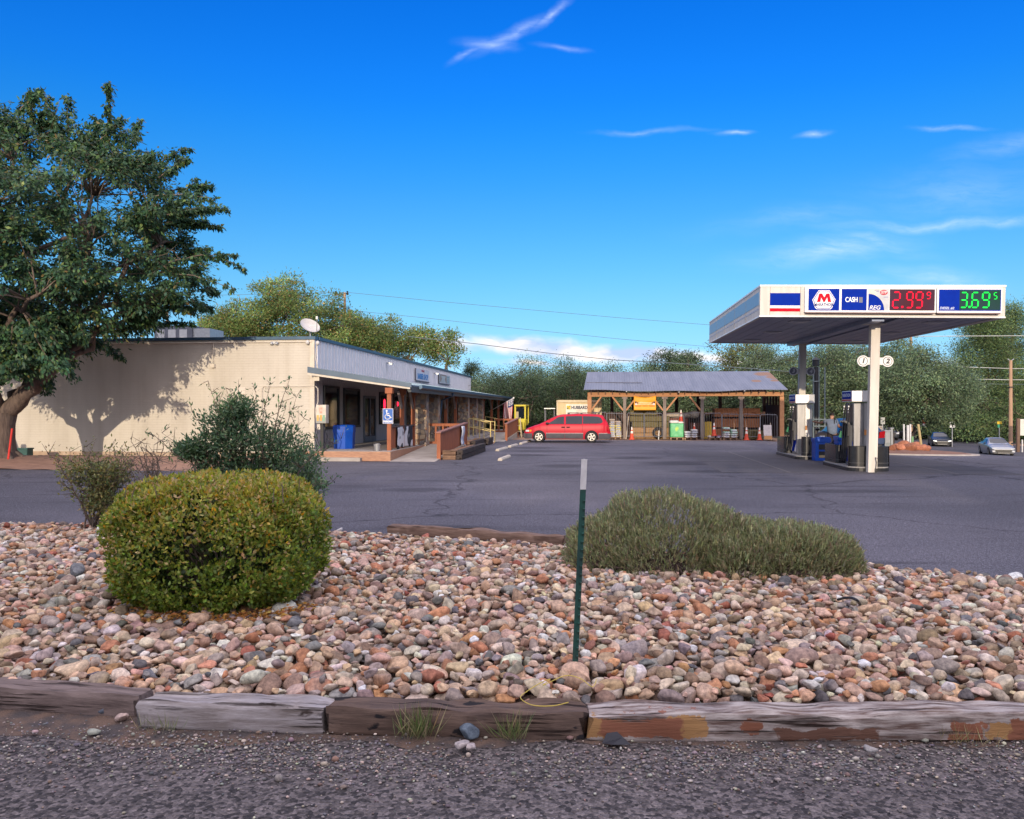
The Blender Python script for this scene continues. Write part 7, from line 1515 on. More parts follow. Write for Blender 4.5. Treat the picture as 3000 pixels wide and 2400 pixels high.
def big_sign():
    Y=74.; k=Y/F; p=px(3010,1276,Y); g=gz(p.x,Y); t=wthing('roadside_sign','large white lettered sign on brown posts cut by the right edge of the view','sign',p.x,Y,g); Z=lambda y:CAM_H+(1200-y)*k-g
    MB().box(-22*k,30*k,-.06,0,Z(1276),Z(1228)).build('sign_board',M('board_offwhite',(.62,.60,.53),rough=.6),t)
    for x in (-26,26): MB().box(x*k-.12,x*k+.12,-.02,.2,0,Z(1226)).build('sign_post',M('post_brown',(.16,.10,.07),rough=.9),t)
    MB().box(-22*k,-19*k,-.3,-.2,0,Z(1288)).build('white_stub',m_dw,t)
    text_mesh('lettering','CO',9*k,M('ink_maroon',(.16,.04,.05),rough=.6),t,(-4*k,-.066,Z(1235)),bold=.01); text_mesh('lettering','TRAIL',9.5*k,MATS['ink_maroon'],t,(2*k,-.066,Z(1245)),bold=.012)
big_sign()
m_pole=M('pole_wood',(.42,.27,.17),rough=.9,c2=(.30,.19,.12),scale=3,stretch=(3,3,.4),bump=.2)
def pole(label,x,yt,Y,r=.14,kind=0):
    p=px(x,1200,Y); g=gz(p.x,Y); t=wthing('utility_pole',label,'utility pole',p.x,Y,g); h=CAM_H+(1200-yt)/F*Y-g
    MB().tube([(0,0,-.1),(0,0,h)],[r,r*.75],10).build('pole_shaft',m_pole,t,smooth=True)
    if kind==0: MB().bar((-.3,0,h+.15),(0,0,h-.1),.06).bar((.3,0,h+.15),(0,0,h-.1),.06).build('top_bracket',m_galv,t); MB().box(-r-.02,r+.02,-r-.02,r+.02,h-2.6,h-2.5).build('band',m_black,t)
    if kind==1:
        MB().bar((-.9,0,h-.25),(.0,0,h-.25),.10).build('crossarm',m_pole,t)
        for xx in (-.85,.25): MB().lathe([(.10,0),(.13,.1),(.06,.2),(.1,.32)],(xx,0,h-.2),10).build('insulator',m_black,t)
        MB().lathe([(.20,-3.0),(.24,-2.9),(.24,-1.75),(.1,-1.6)],(.5,-.1,h),14).build('transformer',M('transformer_grey',(.33,.27,.24),rough=.5),t,smooth=True); MB().tube([(.5,-.1,h-1.6),(.55,-.1,h-1.1),(.35,-.05,h-.5)],.02,6).tube([(.4,-.1,h-1.7),(.4,-.1,h-1.4)],.04,6).build('lead_wire',m_black,t)
    return t
pole('bare tan utility pole behind the silver sedan at the right',2961,1056,78,.19,0); pole('brown utility pole with a crossarm and transformer behind the store trees',1010,857,78,.15,1)
pole('utility pole rising above the trees behind the canopy',2669,988,88,.17,2); pole('utility pole behind the rooftop air conditioner',490,912,60,.12,2)
def wire(label,pts,Y0,Y1,r=.022,col=m_black,sag=.0):
    n=len(pts); P=[px(x,y,Y0+(Y1-Y0)*(x-pts[0][0])/(pts[-1][0]-pts[0][0])) for x,y in pts]
    t=MB().tube(P,r,5).build('power_line',col); tag(t,label,'power line','power lines')
m_wire=M('wire_grey',(.10,.13,.15),rough=.6); m_wirep=M('wire_pale',(.45,.47,.44),rough=.5)
wire('upper thin power line running from the crossarm pole to behind the canopy',[(1020,857),(1250,880),(1500,903),(1800,930),(2090,953),(2400,972),(2668,984)],78,88,.018,m_wire)
wire('middle thin power line running from the crossarm pole to behind the canopy',[(1040,911),(1250,932),(1500,961),(1800,992),(2100,1018),(2400,1032),(2668,1040)],78,88,.018,m_wire)
wire('thick lower power line sagging over the shed trees',[(1195,986),(1400,1008),(1600,1034),(1800,1055),(1955,1063),(2000,1066),(2215,1081),(2450,1100),(2700,1122)],70,60,.030,m_wire)
wire('power line left of the crossarm pole',[(430,848),(600,866),(800,861),(990,857)],76,78,.016,m_wire)
wire('low power line left of the crossarm pole behind the big tree',[(380,908),(620,915),(800,912),(1005,907)],72,78,.016,m_wire)
wire('upper pale power line crossing in front of the tall pine',[(2640,986),(2790,985),(3000,984),(3200,982)],70,64,.03,m_wirep)
wire('middle pale power line attached to the bare tan pole',[(2600,1068),(2780,1074),(2960,1080),(3200,1082)],78,78,.03,m_wirep); wire('lower pale power line attached to the bare tan pole',[(2600,1108),(2780,1110),(2960,1113),(3200,1113)],78,78,.032,m_wirep)
wire('dark thin line below the pale wires on the bare tan pole',[(2600,1122),(2780,1124),(2960,1126),(3200,1127)],78,78,.02,m_wire)
# small things near the big tree
a=px(27,1340,27.2); t=wthing('stake','bright red stake leaning on the trunk of the big tree','stake',px(24,1343,27.15).x,27.15,.25); MB().tube([(0,0,0),(px(33,1255,27.15).x-px(24,1343,27.15).x,.05,1.02)],.032,8).build('shaft',M('stake_red',(.62,.03,.02),rough=.5),t,smooth=True)
p=px(52,1325,31.0); t=wthing('utility_chest','small dark green chest against the store wall beside the big tree','chest',p.x,31.2,0.02); MB().box(-.2,.24,0,.4,0,.36).build('chest_body',M('chest_green',(.02,.09,.085),rough=.5),t,bevel=.02); MB().box(-.22,.26,-.02,.42,.36,.41).build('lid',MATS['chest_green'],t)
a=(px(112,1338,31).x,30.9); b=(px(760,1338,30.6).x,30.0)
timber('landscape_timber','long dark timber lying along the foot of the store wall',a,b,.16,.16,w_dark,44,rnd=.02)
def wall_bed():
    V=[];Fc=[];n=40
    for i in range(n+1):
        x=-24+ (14.9)*i/n
        for k in range(9): y=25.75-.12*(x+14.6)+ .0+ (31.0+.0 -25.75+.12*(x+14.6)*0)*k/8*1.0; y=min(y,32.8); V.append((x,y,.012+.14*ss(0,1,k/6)+.25*math.exp(-((x+17.5)**2+(y-28)**2)/2.2)+.015*math.sin(x*5+k)))
    for i in range(n):
        for k in range(8): Fc.append((i*9+k,(i+1)*9+k,(i+1)*9+k+1,i*9+k+1))
    o=npmesh('tree_bed_soil',V,Fc,M('tree_soil',(.38,.22,.15),rough=1,c2=(.26,.15,.105),scale=3,bump=.6,bscale=18),smooth=True); o['kind']='structure'
# ------------------------------------------------------------------ vegetation
LM=leaf_mat('foliage',rough=.55,trans=.28); LMg=leaf_mat('foliage_glossy',rough=.4,trans=.36,spec=.4)
m_bark=M('bark',(.17,.125,.10),rough=1,c2=(.075,.055,.048),scale=9,stretch=(1,1,.22),bump=1,bscale=24); m_twig=M('twig',(.20,.155,.12),rough=.95,c2=(.12,.09,.07),scale=10)
def limb(mb,a,b,r0,r1,rng,n=6,wob=.12,sides=7,droop=0.):
    a=Vector(a);b=Vector(b);l=(b-a).length; P=[];Rr=[]
    for i in range(n+1):
        t=i/n; p=a.lerp(b,t); w=math.sin(t*math.pi)*wob*l; p=p+Vector((rng.normal(0,.35)*w,rng.normal(0,.35)*w,rng.normal(0,.25)*w-droop*l*t*(1-t)*0+droop*l*math.sin(t*math.pi)))
        P.append(p);Rr.append(r0+(r1-r0)*t)
    mb.tube(P,Rr,sides); return P
def in_poly(x,y,poly):
    c=False; j=len(poly)-1
    for i in range(len(poly)):
        if ((poly[i][1]>y)!=(poly[j][1]>y)) and x<(poly[j][0]-poly[i][0])*(y-poly[i][1])/(poly[j][1]-poly[i][1]+1e-9)+poly[i][0]: c=not c
        j=i
    return c
def edge_dist(x,y,poly):
    d=1e9
    for (ax,ay),(bx,by) in zip(poly,poly[1:]+poly[:1]):
        vx,vy=bx-ax,by-ay; t=max(0,min(1,((x-ax)*vx+(y-ay)*vy)/(vx*vx+vy*vy+1e-9))); d=min(d,math.hypot(x-ax-t*vx,y-ay-t*vy))
    return d
def mulberry():
    r=np.random.default_rng(2); Y0=28.0; k=Y0/F; t=wthing('shade_tree','big dark green shade tree with a thick forked trunk at the left','tree',px(2,1340,Y0).x,Y0,0); O=np.array(t.location)
    W=lambda x,y,d=0: np.array(px(x,y,Y0))-O+np.array([0,d,0])
    tr=MB(); base=Vector((0,0,-.1)); crotch=Vector((-.05,0,1.7))
    tr.tube([(0,0,-.1),(0,.0,.12),(.0,0,.4),(0,0,.9),(-.02,0,1.35),(-.05,0,1.75)],[.85,.66,.50,.44,.46,.56],16)
    for a in range(7):
        an=a*.9+.3; tr.tube([(.35*math.cos(an),.35*math.sin(an),.35),(.75*math.cos(an),.75*math.sin(an),.10),(1.35*math.cos(an+.1),1.35*math.sin(an+.1),.03),(1.9*math.cos(an+.2),1.9*math.sin(an+.2),-.05)],[.22,.15,.09,.03],7)
    tips=[]; L1=[]
    def L(b,r0,r1,mid=None,n=8):
        P=limb(tr,crotch+Vector((0,0,-.15)),b,r0,r1,r,n,.10,9); L1.append(P); return P
    L(Vector(W(175,1080,-.4)),.34,.20); L(Vector(W(-70,1060,.4)),.30,.18); L(Vector(W(60,1090,.9)),.22,.12); L(Vector(W(20,1050,-1.2)),.2,.12); L(Vector(W(-160,1090,0)),.24,.14)
    mains=[]
    K=lambda q:(180+(q[0]-180)*.93,720+(q[1]-720)*.955+(12 if q[1]<720 else 0))
    for src,dst in ((0,(330,760,-1.5)),(0,(420,880,.4)),(0,(250,560,.5)),(1,(60,480,-.4)),(1,(-150,560,1.)),(2,(160,380,1.5)),(3,(120,700,-3)),(3,(260,900,-3.)),(4,(-320,700,0)),(2,(350,640,2.5)),(0,(480,720,-.3)),(1,(-60,800,-2.8))):
        P=limb(tr,L1[src][-1],Vector(W(*dst)),.16,.05,r,9,.14,7,.04); mains.append(P)
    right=[(0,262),(30,300),(60,330),(85,250),(118,262),(140,300),(170,285),(190,330),(240,330),(290,352),(330,345),(350,315),(392,330),(420,345),(470,372),(492,365),(470,420),(520,445),(545,430),(590,480),(560,500),(565,560),(600,540),(612,560),(560,590),(640,592),(700,612),(640,625),(560,640),(570,690),(560,705),(640,715),(700,735),(640,775),(600,800),(610,835),(660,850),(600,880),(600,905),(540,930),(490,930),(430,985),(340,1030),(300,1010),(240,1075),(190,1080),(150,1115),(90,1140),(40,1120),(0,1110)]
    right=[K(q) for q in right]
    poly=right+[(-60,1120),(-200,1080),(-420,1010),(-560,820),(-560,600),(-430,420),(-250,330),(-90,280)]
    cl=[]; 
    while len(cl)<600:
        x,y=r.uniform(-560,715),r.uniform(240,1145)
        if x<-190 and r.random()<.5: continue
        if not in_poly(x,y,poly): continue
        d=edge_dist(x,y,poly)
        if d<34 and x>-60: continue
        hd=min(4.6,.35+d*k*1.45); 
        if y>1000: hd=min(hd,3.2)
        # gaps: skip some interior places so the sky shows through
        if math.sin(x*.033+1.3+math.sin(y*.02))*math.sin(y*.030+.4+math.sin(x*.017))>.74 and r.random()<.92: continue
        dep=hd*(r.choice([-1,1])*r.random()**.45)
        cl.append(W(x,y,dep))
    for q in range(75):                                # low hanging foliage in front of the fork
        cl.append(W(r.uniform(-80,270),r.uniform(900,1085),r.uniform(-2.6,-.8)))
    for q in range(60): cl.append(W(r.uniform(-120,190),r.uniform(560,920),r.uniform(-4.4,-2.8)))
    cl=np.array(cl); allm=[p for P in mains+L1 for p in P[2:]]; am=np.array(allm)
    br=MB()
    for c in cl:
        q=am[np.argmin(((am-c)**2).sum(1)+ (am[:,2]>c[2])*1.5)]; 
        if np.linalg.norm(q-c)>.3: limb(br,q,c,.035,.008,r,5,.12,4,.05)
    # long sprays reaching out on the right and the top
    sprays=[((520,600),(718,632)),((560,730),(705,768)),((520,815),(722,852)),((560,790),(712,744)),((150,330),(92,240)),((330,380),(378,306)),((420,400),(488,352)),((520,520),(602,488)),((480,470),(566,428)),((20,330),(5,262)),((200,360),(190,272)),((480,690),(612,540)),((470,900),(604,900)),((420,950),(545,935)),((260,1010),(330,1040)),((120,1080),(150,1128))]
    sprays=[(K(a),(b[0]-(26 if b[0]>300 else 0),b[1]+(8 if b[1]<400 else 0))) for a,b in sprays]
    lp=[];ld=[]
    for q in range(46):
        e=poly[r.integers(len(right))]; s_=r.uniform(70,130); cx_,cy_=180,720; dd=math.hypot(e[0]-cx_,e[1]-cy_); sprays.append(((e[0]-(e[0]-cx_)/dd*s_,e[1]-(e[1]-cy_)/dd*s_),(e[0]+(e[0]-cx_)/dd*r.uniform(-25,14)+r.normal(0,8),e[1]+(e[1]-cy_)/dd*r.uniform(-25,10)+r.normal(0,10))))
    for (a,b) in sprays:
        d=r.normal(0,.9); A=W(*a,d);B=W(*b,d+r.normal(0,.5)); P=limb(br,A,B,.03,.006,r,9,.06,4,.05); dirn=unit(B-A)
        for i_,p in enumerate(P):
            for s_ in range(3):                       # side twigs hanging off the spray carry the leaves
                sd=unit(r.normal(size=3)*np.array([1,1,.5])+dirn*.8)*r.uniform(.12,.34)*(1.15-.6*i_/9); br.tube([p,np.array(p)+sd],[.005,.003],3)
                m=int(r.uniform(9,15)); f=r.random((m,1)); o=np.array(p)+sd*f+r.normal(0,.04,(m,3)); lp+=list(o); ld+=list(sd*1.2+np.array([0,0,-.35])+r.normal(0,.22,(m,3)))
    for q in range(26):
        c=cl[r.integers(len(cl))]; 
        if c[2]<6: continue
        d=unit(c-np.array([0,0,5.]))*r.uniform(.5,1.1)+r.normal(0,.15,3); br.tube([c,c+d*.5,c+d+np.array([0,0,.2])],[.014,.010,.004],4)
    for c in cl:
        for s_ in range(int(r.uniform(6,10))):          # each clump is a handful of leafy twigs
            sd=unit(r.normal(size=3)*np.array([1,1,.6])+unit(c-np.array([0,0,5.5]))*.7)*r.uniform(.35,.8); br.tube([c,c+sd],[.007,.003],3); m=int(r.uniform(19,29)); f=r.random((m,1))**.8; P=c+sd*f+r.normal(0,.085,(m,3))
            lp+=list(P); ld+=list(sd*.8+np.array([0,0,-.40])+r.normal(0,.25,(m,3)))
    lp=np.array(lp);ld=np.array(ld); keep=~((lp[:,2]<4.7)&(lp[:,1]>3.2))&(lp[:,2]>1.9); lp=lp[keep];ld=ld[keep]; n=len(lp); print('mulberry leaves',n)
    cols=pal(r,n,[(.055,.118,.055),(.036,.085,.048),(.088,.155,.056),(.15,.21,.06),(.19,.15,.055)],[5,6,3,1,.25],.22)
    leaf_obj('leaves',lp,ld,r.uniform(.11,.20,n),.50,cols,r,LM,t,face=unit(lp-np.array([0,0,5.5]))*.7+np.array([0,0,.6]))
    tr.build('trunk',m_bark,t,smooth=True,ang=180); br.build('branches',m_twig,t,smooth=True,ang=180)
wall_bed(); mulberry()

def crown_tree(name,label,x,ytop,hw,Y,cols,wts,seed,ybot=1200,ncl=150,per=110,lsize=(.16,.26),asp=.45,shape='round',trunk_r=.18,dens=1.,group=None,depth=None,lean=0,up=.2,gap=.0,rad=(.5,.9),yg=None,toff=0.):
    """a tree with its own trunk, limbs and a crown of leaf clumps; sizes given in photograph pixels at its distance"""
    r=np.random.default_rng(seed); k=Y/F; X=px(x,1200,Y).x; g=gz(X,Y) if yg is None else yg; t=wthing(name,label,'tree',X,Y,g,0,group)
    ztop=CAM_H+(1200-ytop)*k-g; zb=max(.2,CAM_H+(1200-ybot)*k-g); hwm=hw*k; H=ztop-zb; dm=depth or hwm*.9
    tr=MB(); zc=zb+H*.30; tr.tube([(toff,0,-.1),(toff+lean*.1,0,zc*.4),(toff*.7+lean*.3,0,zc*.8),(toff*.3+lean*.5,0,zc+.2)],[trunk_r*1.3,trunk_r,trunk_r*.85,trunk_r*.7],9)
    cl=[]
    lobes=[(r.uniform(-.6,.6),r.uniform(-.5,.5),r.uniform(.25,.9),r.uniform(.28,.5)) for _ in range(9)]
    while len(cl)<ncl:
        q=unit(r.normal(size=3))*r.random()**.38
        if shape=='round': x_,y_,z_=q[0],q[1],.5+.5*q[2]
        elif shape=='cone': z_=r.random(); w=(1-z_)**.8*.95+.08; a=r.uniform(0,6.28); rr=w*math.sqrt(r.random()); x_,y_=rr*math.cos(a),rr*math.sin(a)
        elif shape=='dome': x_,y_,z_=q[0],q[1],abs(q[2])**.9
        elif shape=='flat': z_=r.random()**.8; w=.45+.6*z_; x_,y_=q[0]*w,q[1]*w
        if shape!='cone':
            b=1+.22*math.sin(3*math.atan2(y_,x_)+seed)+.15*math.sin(5*x_+seed*2+4*z_); x_*=b; 
        p=np.array([x_*hwm,y_*dm,zb+H*z_*(1+.08*math.sin(x_*6+seed))])
        if gap and math.sin(p[0]*1.1+seed)*math.sin(p[2]*1.3+seed*.7)>gap: continue
        cl.append(p)
    cl=np.array(cl); top=Vector((toff*.3+lean*.5,0,zc+.2)); mains=[]
    for i in range(7):
        c=cl[r.integers(len(cl))]; mains+= [np.array(p) for p in limb(tr,top+Vector((0,0,-r.random()*zc*.25)),Vector(c*np.array([.8,.8,1]))*.95,trunk_r*.55,trunk_r*.12,r,7,.12,6)]
    am=np.array(mains); br=MB()
    for c in cl[::2]:
        q=am[np.argmin(((am-c)**2).sum(1))]
        if np.linalg.norm(q-c)>.3: limb(br,q,c,.04,.012,r,3,.1,4)
    lp=[];ld=[];lf=[]
    for c in cl:
        n=int(per*r.uniform(.6,1.3)*dens); rd=r.uniform(*rad); o=r.normal(0,1,(n,3))*np.array([rd,rd,rd*.6])*.62; lp.append(c+o); ld.append(unit(o)*.7+np.array([0,0,up])+r.normal(0,.5,(n,3))); lf.append(unit(o)*.6+unit(c-np.array([0,0,zb+H*.35]))*.5+np.array([0,0,.5]))
    lpn=lp; lp=np.concatenate(lp);ld=np.concatenate(ld); ok=lp[:,2]>.1; lp=lp[ok];ld=ld[ok];lf=np.concatenate(lf)[ok]; n=len(lp)
    # clump colour: each clump has its own tone
    C=pal(r,n,cols,wts,.18)*np.exp(np.repeat(r.normal(0,.32,len(cl)),[len(q) for q in lpn])[ok])[:,None]
    leaf_obj('leaves',lp,ld,r.uniform(*lsize,n),asp,C,r,LM,t); tr.add(br.V,br.F); tr.build('trunk',m_bark,t,smooth=True,ang=180)
    return t
AUT=[(.12,.185,.05),(.16,.19,.055),(.24,.16,.06),(.08,.14,.045),(.21,.23,.07)]; AW=[6,4,1.6,5,1]
MES=[(.11,.16,.085),(.08,.125,.07),(.15,.20,.10),(.055,.09,.055)]; MW=[5,5,3,3]
DRK=[(.045,.075,.035),(.03,.052,.03),(.065,.095,.045)]; DW=[4,4,2]
PIN=[(.115,.18,.065),(.075,.125,.055),(.17,.225,.08),(.04,.075,.042)]; PW=[4,4,3,2]
G1='trees turning yellow behind the store'
crown_tree('ash_tree','left yellow green tree behind the store roof beside the big tree',690,905,110,74,AUT,AW,1,1010,80,170,(.17,.28),.4,'round',.2,gap=.5,rad=(.55,.85),group=G1)
crown_tree('ash_tree','tallest yellow green tree behind the store roof left of the utility pole',850,826,185,76,AUT,AW,2,1010,170,190,(.17,.28),.4,'round',.28,gap=.5,rad=(.55,.9),group=G1)
crown_tree('ash_tree','bronze tinted tree behind the middle of the store fascia',1045,925,165,76,AUT,AW,3,1060,150,190,(.17,.28),.4,'round',.25,gap=.5,rad=(.55,.9),group=G1)
crown_tree('ash_tree','sparser bronze tree behind the two fascia signs',1195,955,95,75,AUT,AW,4,1090,64,150,(.17,.28),.4,'round',.2,gap=.4,rad=(.5,.8),group=G1)
crown_tree('ash_tree','thin rightmost bronze tree with a bare leaning branch behind the fascia',1290,975,85,74,AUT,AW,5,1100,34,120,(.17,.28),.4,'flat',.13,gap=.3,rad=(.5,.75),lean=1.2,group=G1)
crown_tree('juniper','small dark pointed evergreen at the far end of the store roof',1382,1066,28,92,DRK,DW,6,1150,60,70,(.16,.25),.35,'cone',.12)
G2='grey green mesquites behind the shed'
for i,(x,yt,hw,Y,lab,yb) in enumerate([(1440,1072,120,80,'grey green mesquite at the far end of the porch roof',1255),(1560,1056,120,76,'grey green mesquite behind the yellow forklift',1270),(1660,1052,110,78,'tall grey green mesquite left of the shed roof',1275),(1720,1064,95,82,'mesquite just behind the left end of the shed roof',1260),(1500,1098,130,68,'low dark mesquite directly behind the forklift and flag',1290),(1640,1085,120,70,'low dark mesquite behind the shipping container',1288),(1790,1078,110,78,'mesquite seen through the left bays of the shed',1280),(1900,1074,120,78,'mesquite seen through the middle bays of the shed',1280),(2020,1040,90,80,'dark mesquite topping the right half of the shed roof',1275),(2130,1052,100,76,'mesquite seen through the right bays of the shed',1280),(2260,1062,110,74,'mesquite at the right end of the shed',1285)]):
    crown_tree('mesquite',lab,x,yt,hw,Y,MES if i not in (4,5) else DRK,MW if i not in (4,5) else DW,20+i,yb,230 if i<9 else 200,150,(.14,.24),.3,'dome',.2,group=G2,up=.0,rad=(.55,1.0))
crown_tree('thin_tree','sparse bright tree with bare limbs left of the rear canopy column',2180,1008,100,70,[(.12,.15,.05),(.17,.16,.05),(.08,.10,.04)],[3,2,2],41,1120,75,70,(.15,.25),.4,'flat',.16,gap=.3)
crown_tree('dark_tree','dark rounded tree above the shed roof under the canopy edge',1985,1030,80,82,DRK,DW,42,1130,120,110,(.15,.25),.4,'round',.2)
G3='big grey green trees behind the canopy'
for i,(x,yt,hw,Y,lab,yb) in enumerate([(2260,1012,110,66,'tall grey green tree between the shed and the rear column',1240),(2390,1000,140,64,'tall grey green tree behind the two canopy columns',1265),(2500,1012,130,60,'grey green tree behind the nearer pump',1275),(2610,1000,120,62,'tall grey green tree right of the front canopy column',1250),(2690,1030,130,56,'broad pale green tree with drooping crown above the rock island',1250),(2770,1085,72,60,'rounded lower tree at the right edge of the pale green trees',1240)]):
    crown_tree('desert_willow',lab,x,yt,hw,Y,[(.125,.18,.095),(.09,.135,.075),(.175,.23,.11),(.06,.095,.058)],[5,4,3,3],60+i,yb,300,150,(.13,.23),.3,'round',.13 if i>3 else .22,group=G3,up=-.25,rad=(.45,.85),gap=.75,toff={4:-.7,5:-2.5}.get(i,0))
crown_tree('pine_tree','tall pine with rounded tufts at the right edge behind the street',2890,900,170,96,PIN,PW,80,1275,430,170,(.2,.36),.22,'cone',.3,up=.4,rad=(.8,1.4)); crown_tree('pine_tree','second pine top just right of the price sign',2965,885,105,100,PIN,PW,81,1240,230,150,(.2,.36),.22,'cone',.3,up=.4,rad=(.8,1.3)); crown_tree('pine_tree','pine cut by the right edge of the view',3080,930,150,98,PIN,PW,82,1260,280,130,(.2,.36),.22,'cone',.3,up=.4)
G4='dark trees along the far side of the street'
for i,(x,yt,hw,Y,lab,yb) in enumerate([(2690,1120,120,116,'dark tree in shade behind the distant pickup',1290),(2830,1110,120,108,'dark tree behind the square white traffic sign',1295),(2930,1120,110,104,'dark tree behind the bare tan utility pole',1290),(3030,1110,120,102,'dark tree behind the lettered sign at the right edge',1290),(2870,1190,90,98,'low dark bush tree behind the silver sedan',1290),(2600,1110,110,112,'dark tree far behind the utility cabinets',1285)]):
    crown_tree('street_tree',lab,x,yt,hw,Y,DRK,DW,90+i,yb,210,130,(.2,.34),.4,'dome',.25,group=G4,up=0.,rad=(.7,1.2),dens=1.1)
def far_wood():
    r=np.random.default_rng(55); n=52000; x=r.uniform(-60,95,n); y=np.where(x<12,r.uniform(96,112,n),r.uniform(120,138,n)); h=np.where(x<12,4.6,5.2)+1.1*np.sin(x*.31)+.7*np.sin(x*.83+1); z=h*r.random(n)**.7; g=np.array([gz(a,b) for a,b in zip(x,y)])
    P=np.stack([x,y,z+g],1); o=leaf_obj('far_wood',P,r.normal(0,1,(n,3))+np.array([0,0,.3]),r.uniform(.5,.9,n),.5,pal(r,n,MES+DRK,None,.2),r,LM,None); tag(o,'far line of dense grey green trees closing the view behind everything','trees',kind='stuff')
far_wood()
# unseen trees added behind the camera to keep the foreground in shade
def shade_wood():
    r=np.random.default_rng(56); n=34000; x=r.uniform(-60,50,n); h=7.9+.5*np.sin(x*.23)+.6*np.sin(x*.71+2); z=h*r.random(n)**.75; y=-24+r.normal(0,1.3,n); P=np.stack([x,y,z],1)
    o=leaf_obj('unseen_shade_belt',P,r.normal(0,1,(n,3)),r.uniform(.6,1.0,n),.7,pal(r,n,MES,None,.2),r,LM,None); tag(o,'unseen belt of trees added behind the viewpoint to shade the foreground','trees',kind='stuff')
shade_wood()

# ------------------------------------------------------------------ shrubs of the rock bed
def hedge():
    r=np.random.default_rng(12); hx,hy,hw,hd=SHR_HEDGE; t=wthing('clipped_hedge','rounded clipped hedge with yellow tipped leaves in the rock bed','shrub',hx,hy,.06); H=1.20
    n=50000; q=unit(r.normal(size=(n,3))); f=lambda a,p: np.sign(a)*np.abs(a)**p
    s=np.stack([f(q[:,0],.70),f(q[:,1],.70),f(q[:,2],.70)],1); s/= (np.abs(s)**2.9).sum(1,keepdims=True)**(1/2.9)
    az=np.arctan2(s[:,1],s[:,0]); bump=1.02+.03*np.sin(az*5+s[:,2]*4)+.03*np.sin(az*9-s[:,2]*7+1)+.025*np.sin(az*17+s[:,2]*11)
    depth=1-np.abs(r.normal(0,.055,n))-.12*(r.random(n)<.18); P=s*np.stack([np.full(n,hw),np.full(n,hd),np.full(n,H/2)],1)*(bump*depth)[:,None]; P[:,0]*=1-.07*(P[:,2]<-.25)*(-P[:,2]-.25)*2; P[:,2]+=H/2+.02
    # hollow places in the face
    hole=np.zeros(n,bool)
    for (hx_,hz_,hr) in ((.12,.62,.10),(-.20,.42,.09),(.35,.42,.08),(-.02,.36,.06),(.62,.5,.05)): hole|=((P[:,0]-hx_)**2+(P[:,2]-hz_)**2<hr**2)&(P[:,1]<0)&(r.random(n)<.88)
    nrm=s/np.array([hw,hd,H/2]); nrm=unit(nrm); D=nrm*.25+np.array([0,0,.45])+r.normal(0,.5,(n,3)); FN=nrm*1.0+np.array([0,0,.55]); ok=(P[:,2]>.02)&~hole; P=P[ok];D=D[ok];FN=FN[ok];top=P[:,2]/H; n=len(P)
    patch=.5+.5*np.sin(P[:,0]*4.2+1)*np.sin(P[:,1]*3.1+P[:,2]*3.)
    yel=np.clip((top-.40)*1.5+.40*patch*(top>.3)-.02,0,1); u_=r.random(n)
    C=pal(r,n,[(.18,.25,.036),(.13,.195,.032),(.25,.31,.05)],[4,3,2],.26); Yc=pal(r,n,[(.36,.34,.055),(.46,.34,.08),(.27,.30,.055),(.55,.39,.18),(.64,.33,.03)],[5,3,4,2,.5],.18)
    m=u_<yel*.8+.08; C[m]=Yc[m]
    leaf_obj('leaves',P,D,r.uniform(.030,.054,n),.56,C,r,LMg,t,fold=.3,face=FN)
    # inner leaves and twigs
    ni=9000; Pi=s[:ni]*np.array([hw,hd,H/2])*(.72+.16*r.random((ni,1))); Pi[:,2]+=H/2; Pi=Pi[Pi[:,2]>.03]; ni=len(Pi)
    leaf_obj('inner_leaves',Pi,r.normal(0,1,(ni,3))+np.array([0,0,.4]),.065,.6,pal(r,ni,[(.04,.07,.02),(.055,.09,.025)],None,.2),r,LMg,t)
    tw=MB()
    for i in range(170):
        a=s[r.integers(30000)]; p=np.array([a[0]*hw*.95,a[1]*hd*.95,a[2]*H/2*.95+H/2])
        if p[2]<.05: continue
        tw.tube([(r.normal(0,.12),r.normal(0,.12),.02),p*np.array([.5,.5,.6]),p*r.uniform(.9,1.02)],[.012,.007,.003],4)
    for i in range(30):
        p=np.array([r.uniform(-.8,.8),r.uniform(-.7,.3),0]); z=H*.97; tw.tube([(p[0],p[1],z-.12),(p[0]+r.normal(0,.04),p[1],z+r.uniform(.0,.06))],[.005,.003],4)
    tw.build('stems',m_twig,t)
    nl=900; ang=r.uniform(-2.6,-.5,nl); P=np.stack([.15+hw*.95*np.cos(ang)+r.normal(0,.1,nl),hd*.98*np.sin(ang)+r.normal(0,.07,nl),np.full(nl,.10)+r.normal(0,.02,nl)],1)+np.array([hx,hy,.06])
    o=leaf_obj('leaf_litter',P,np.stack([r.normal(0,1,nl),r.normal(0,1,nl),r.normal(0,.15,nl)],1),.05,.5,pal(r,nl,[(.42,.20,.05),(.5,.28,.07),(.3,.13,.05)],None,.2),r,LM,None); tag(o,'fallen orange leaves lying on the stones under the clipped hedge','leaves',kind='stuff')
hedge()
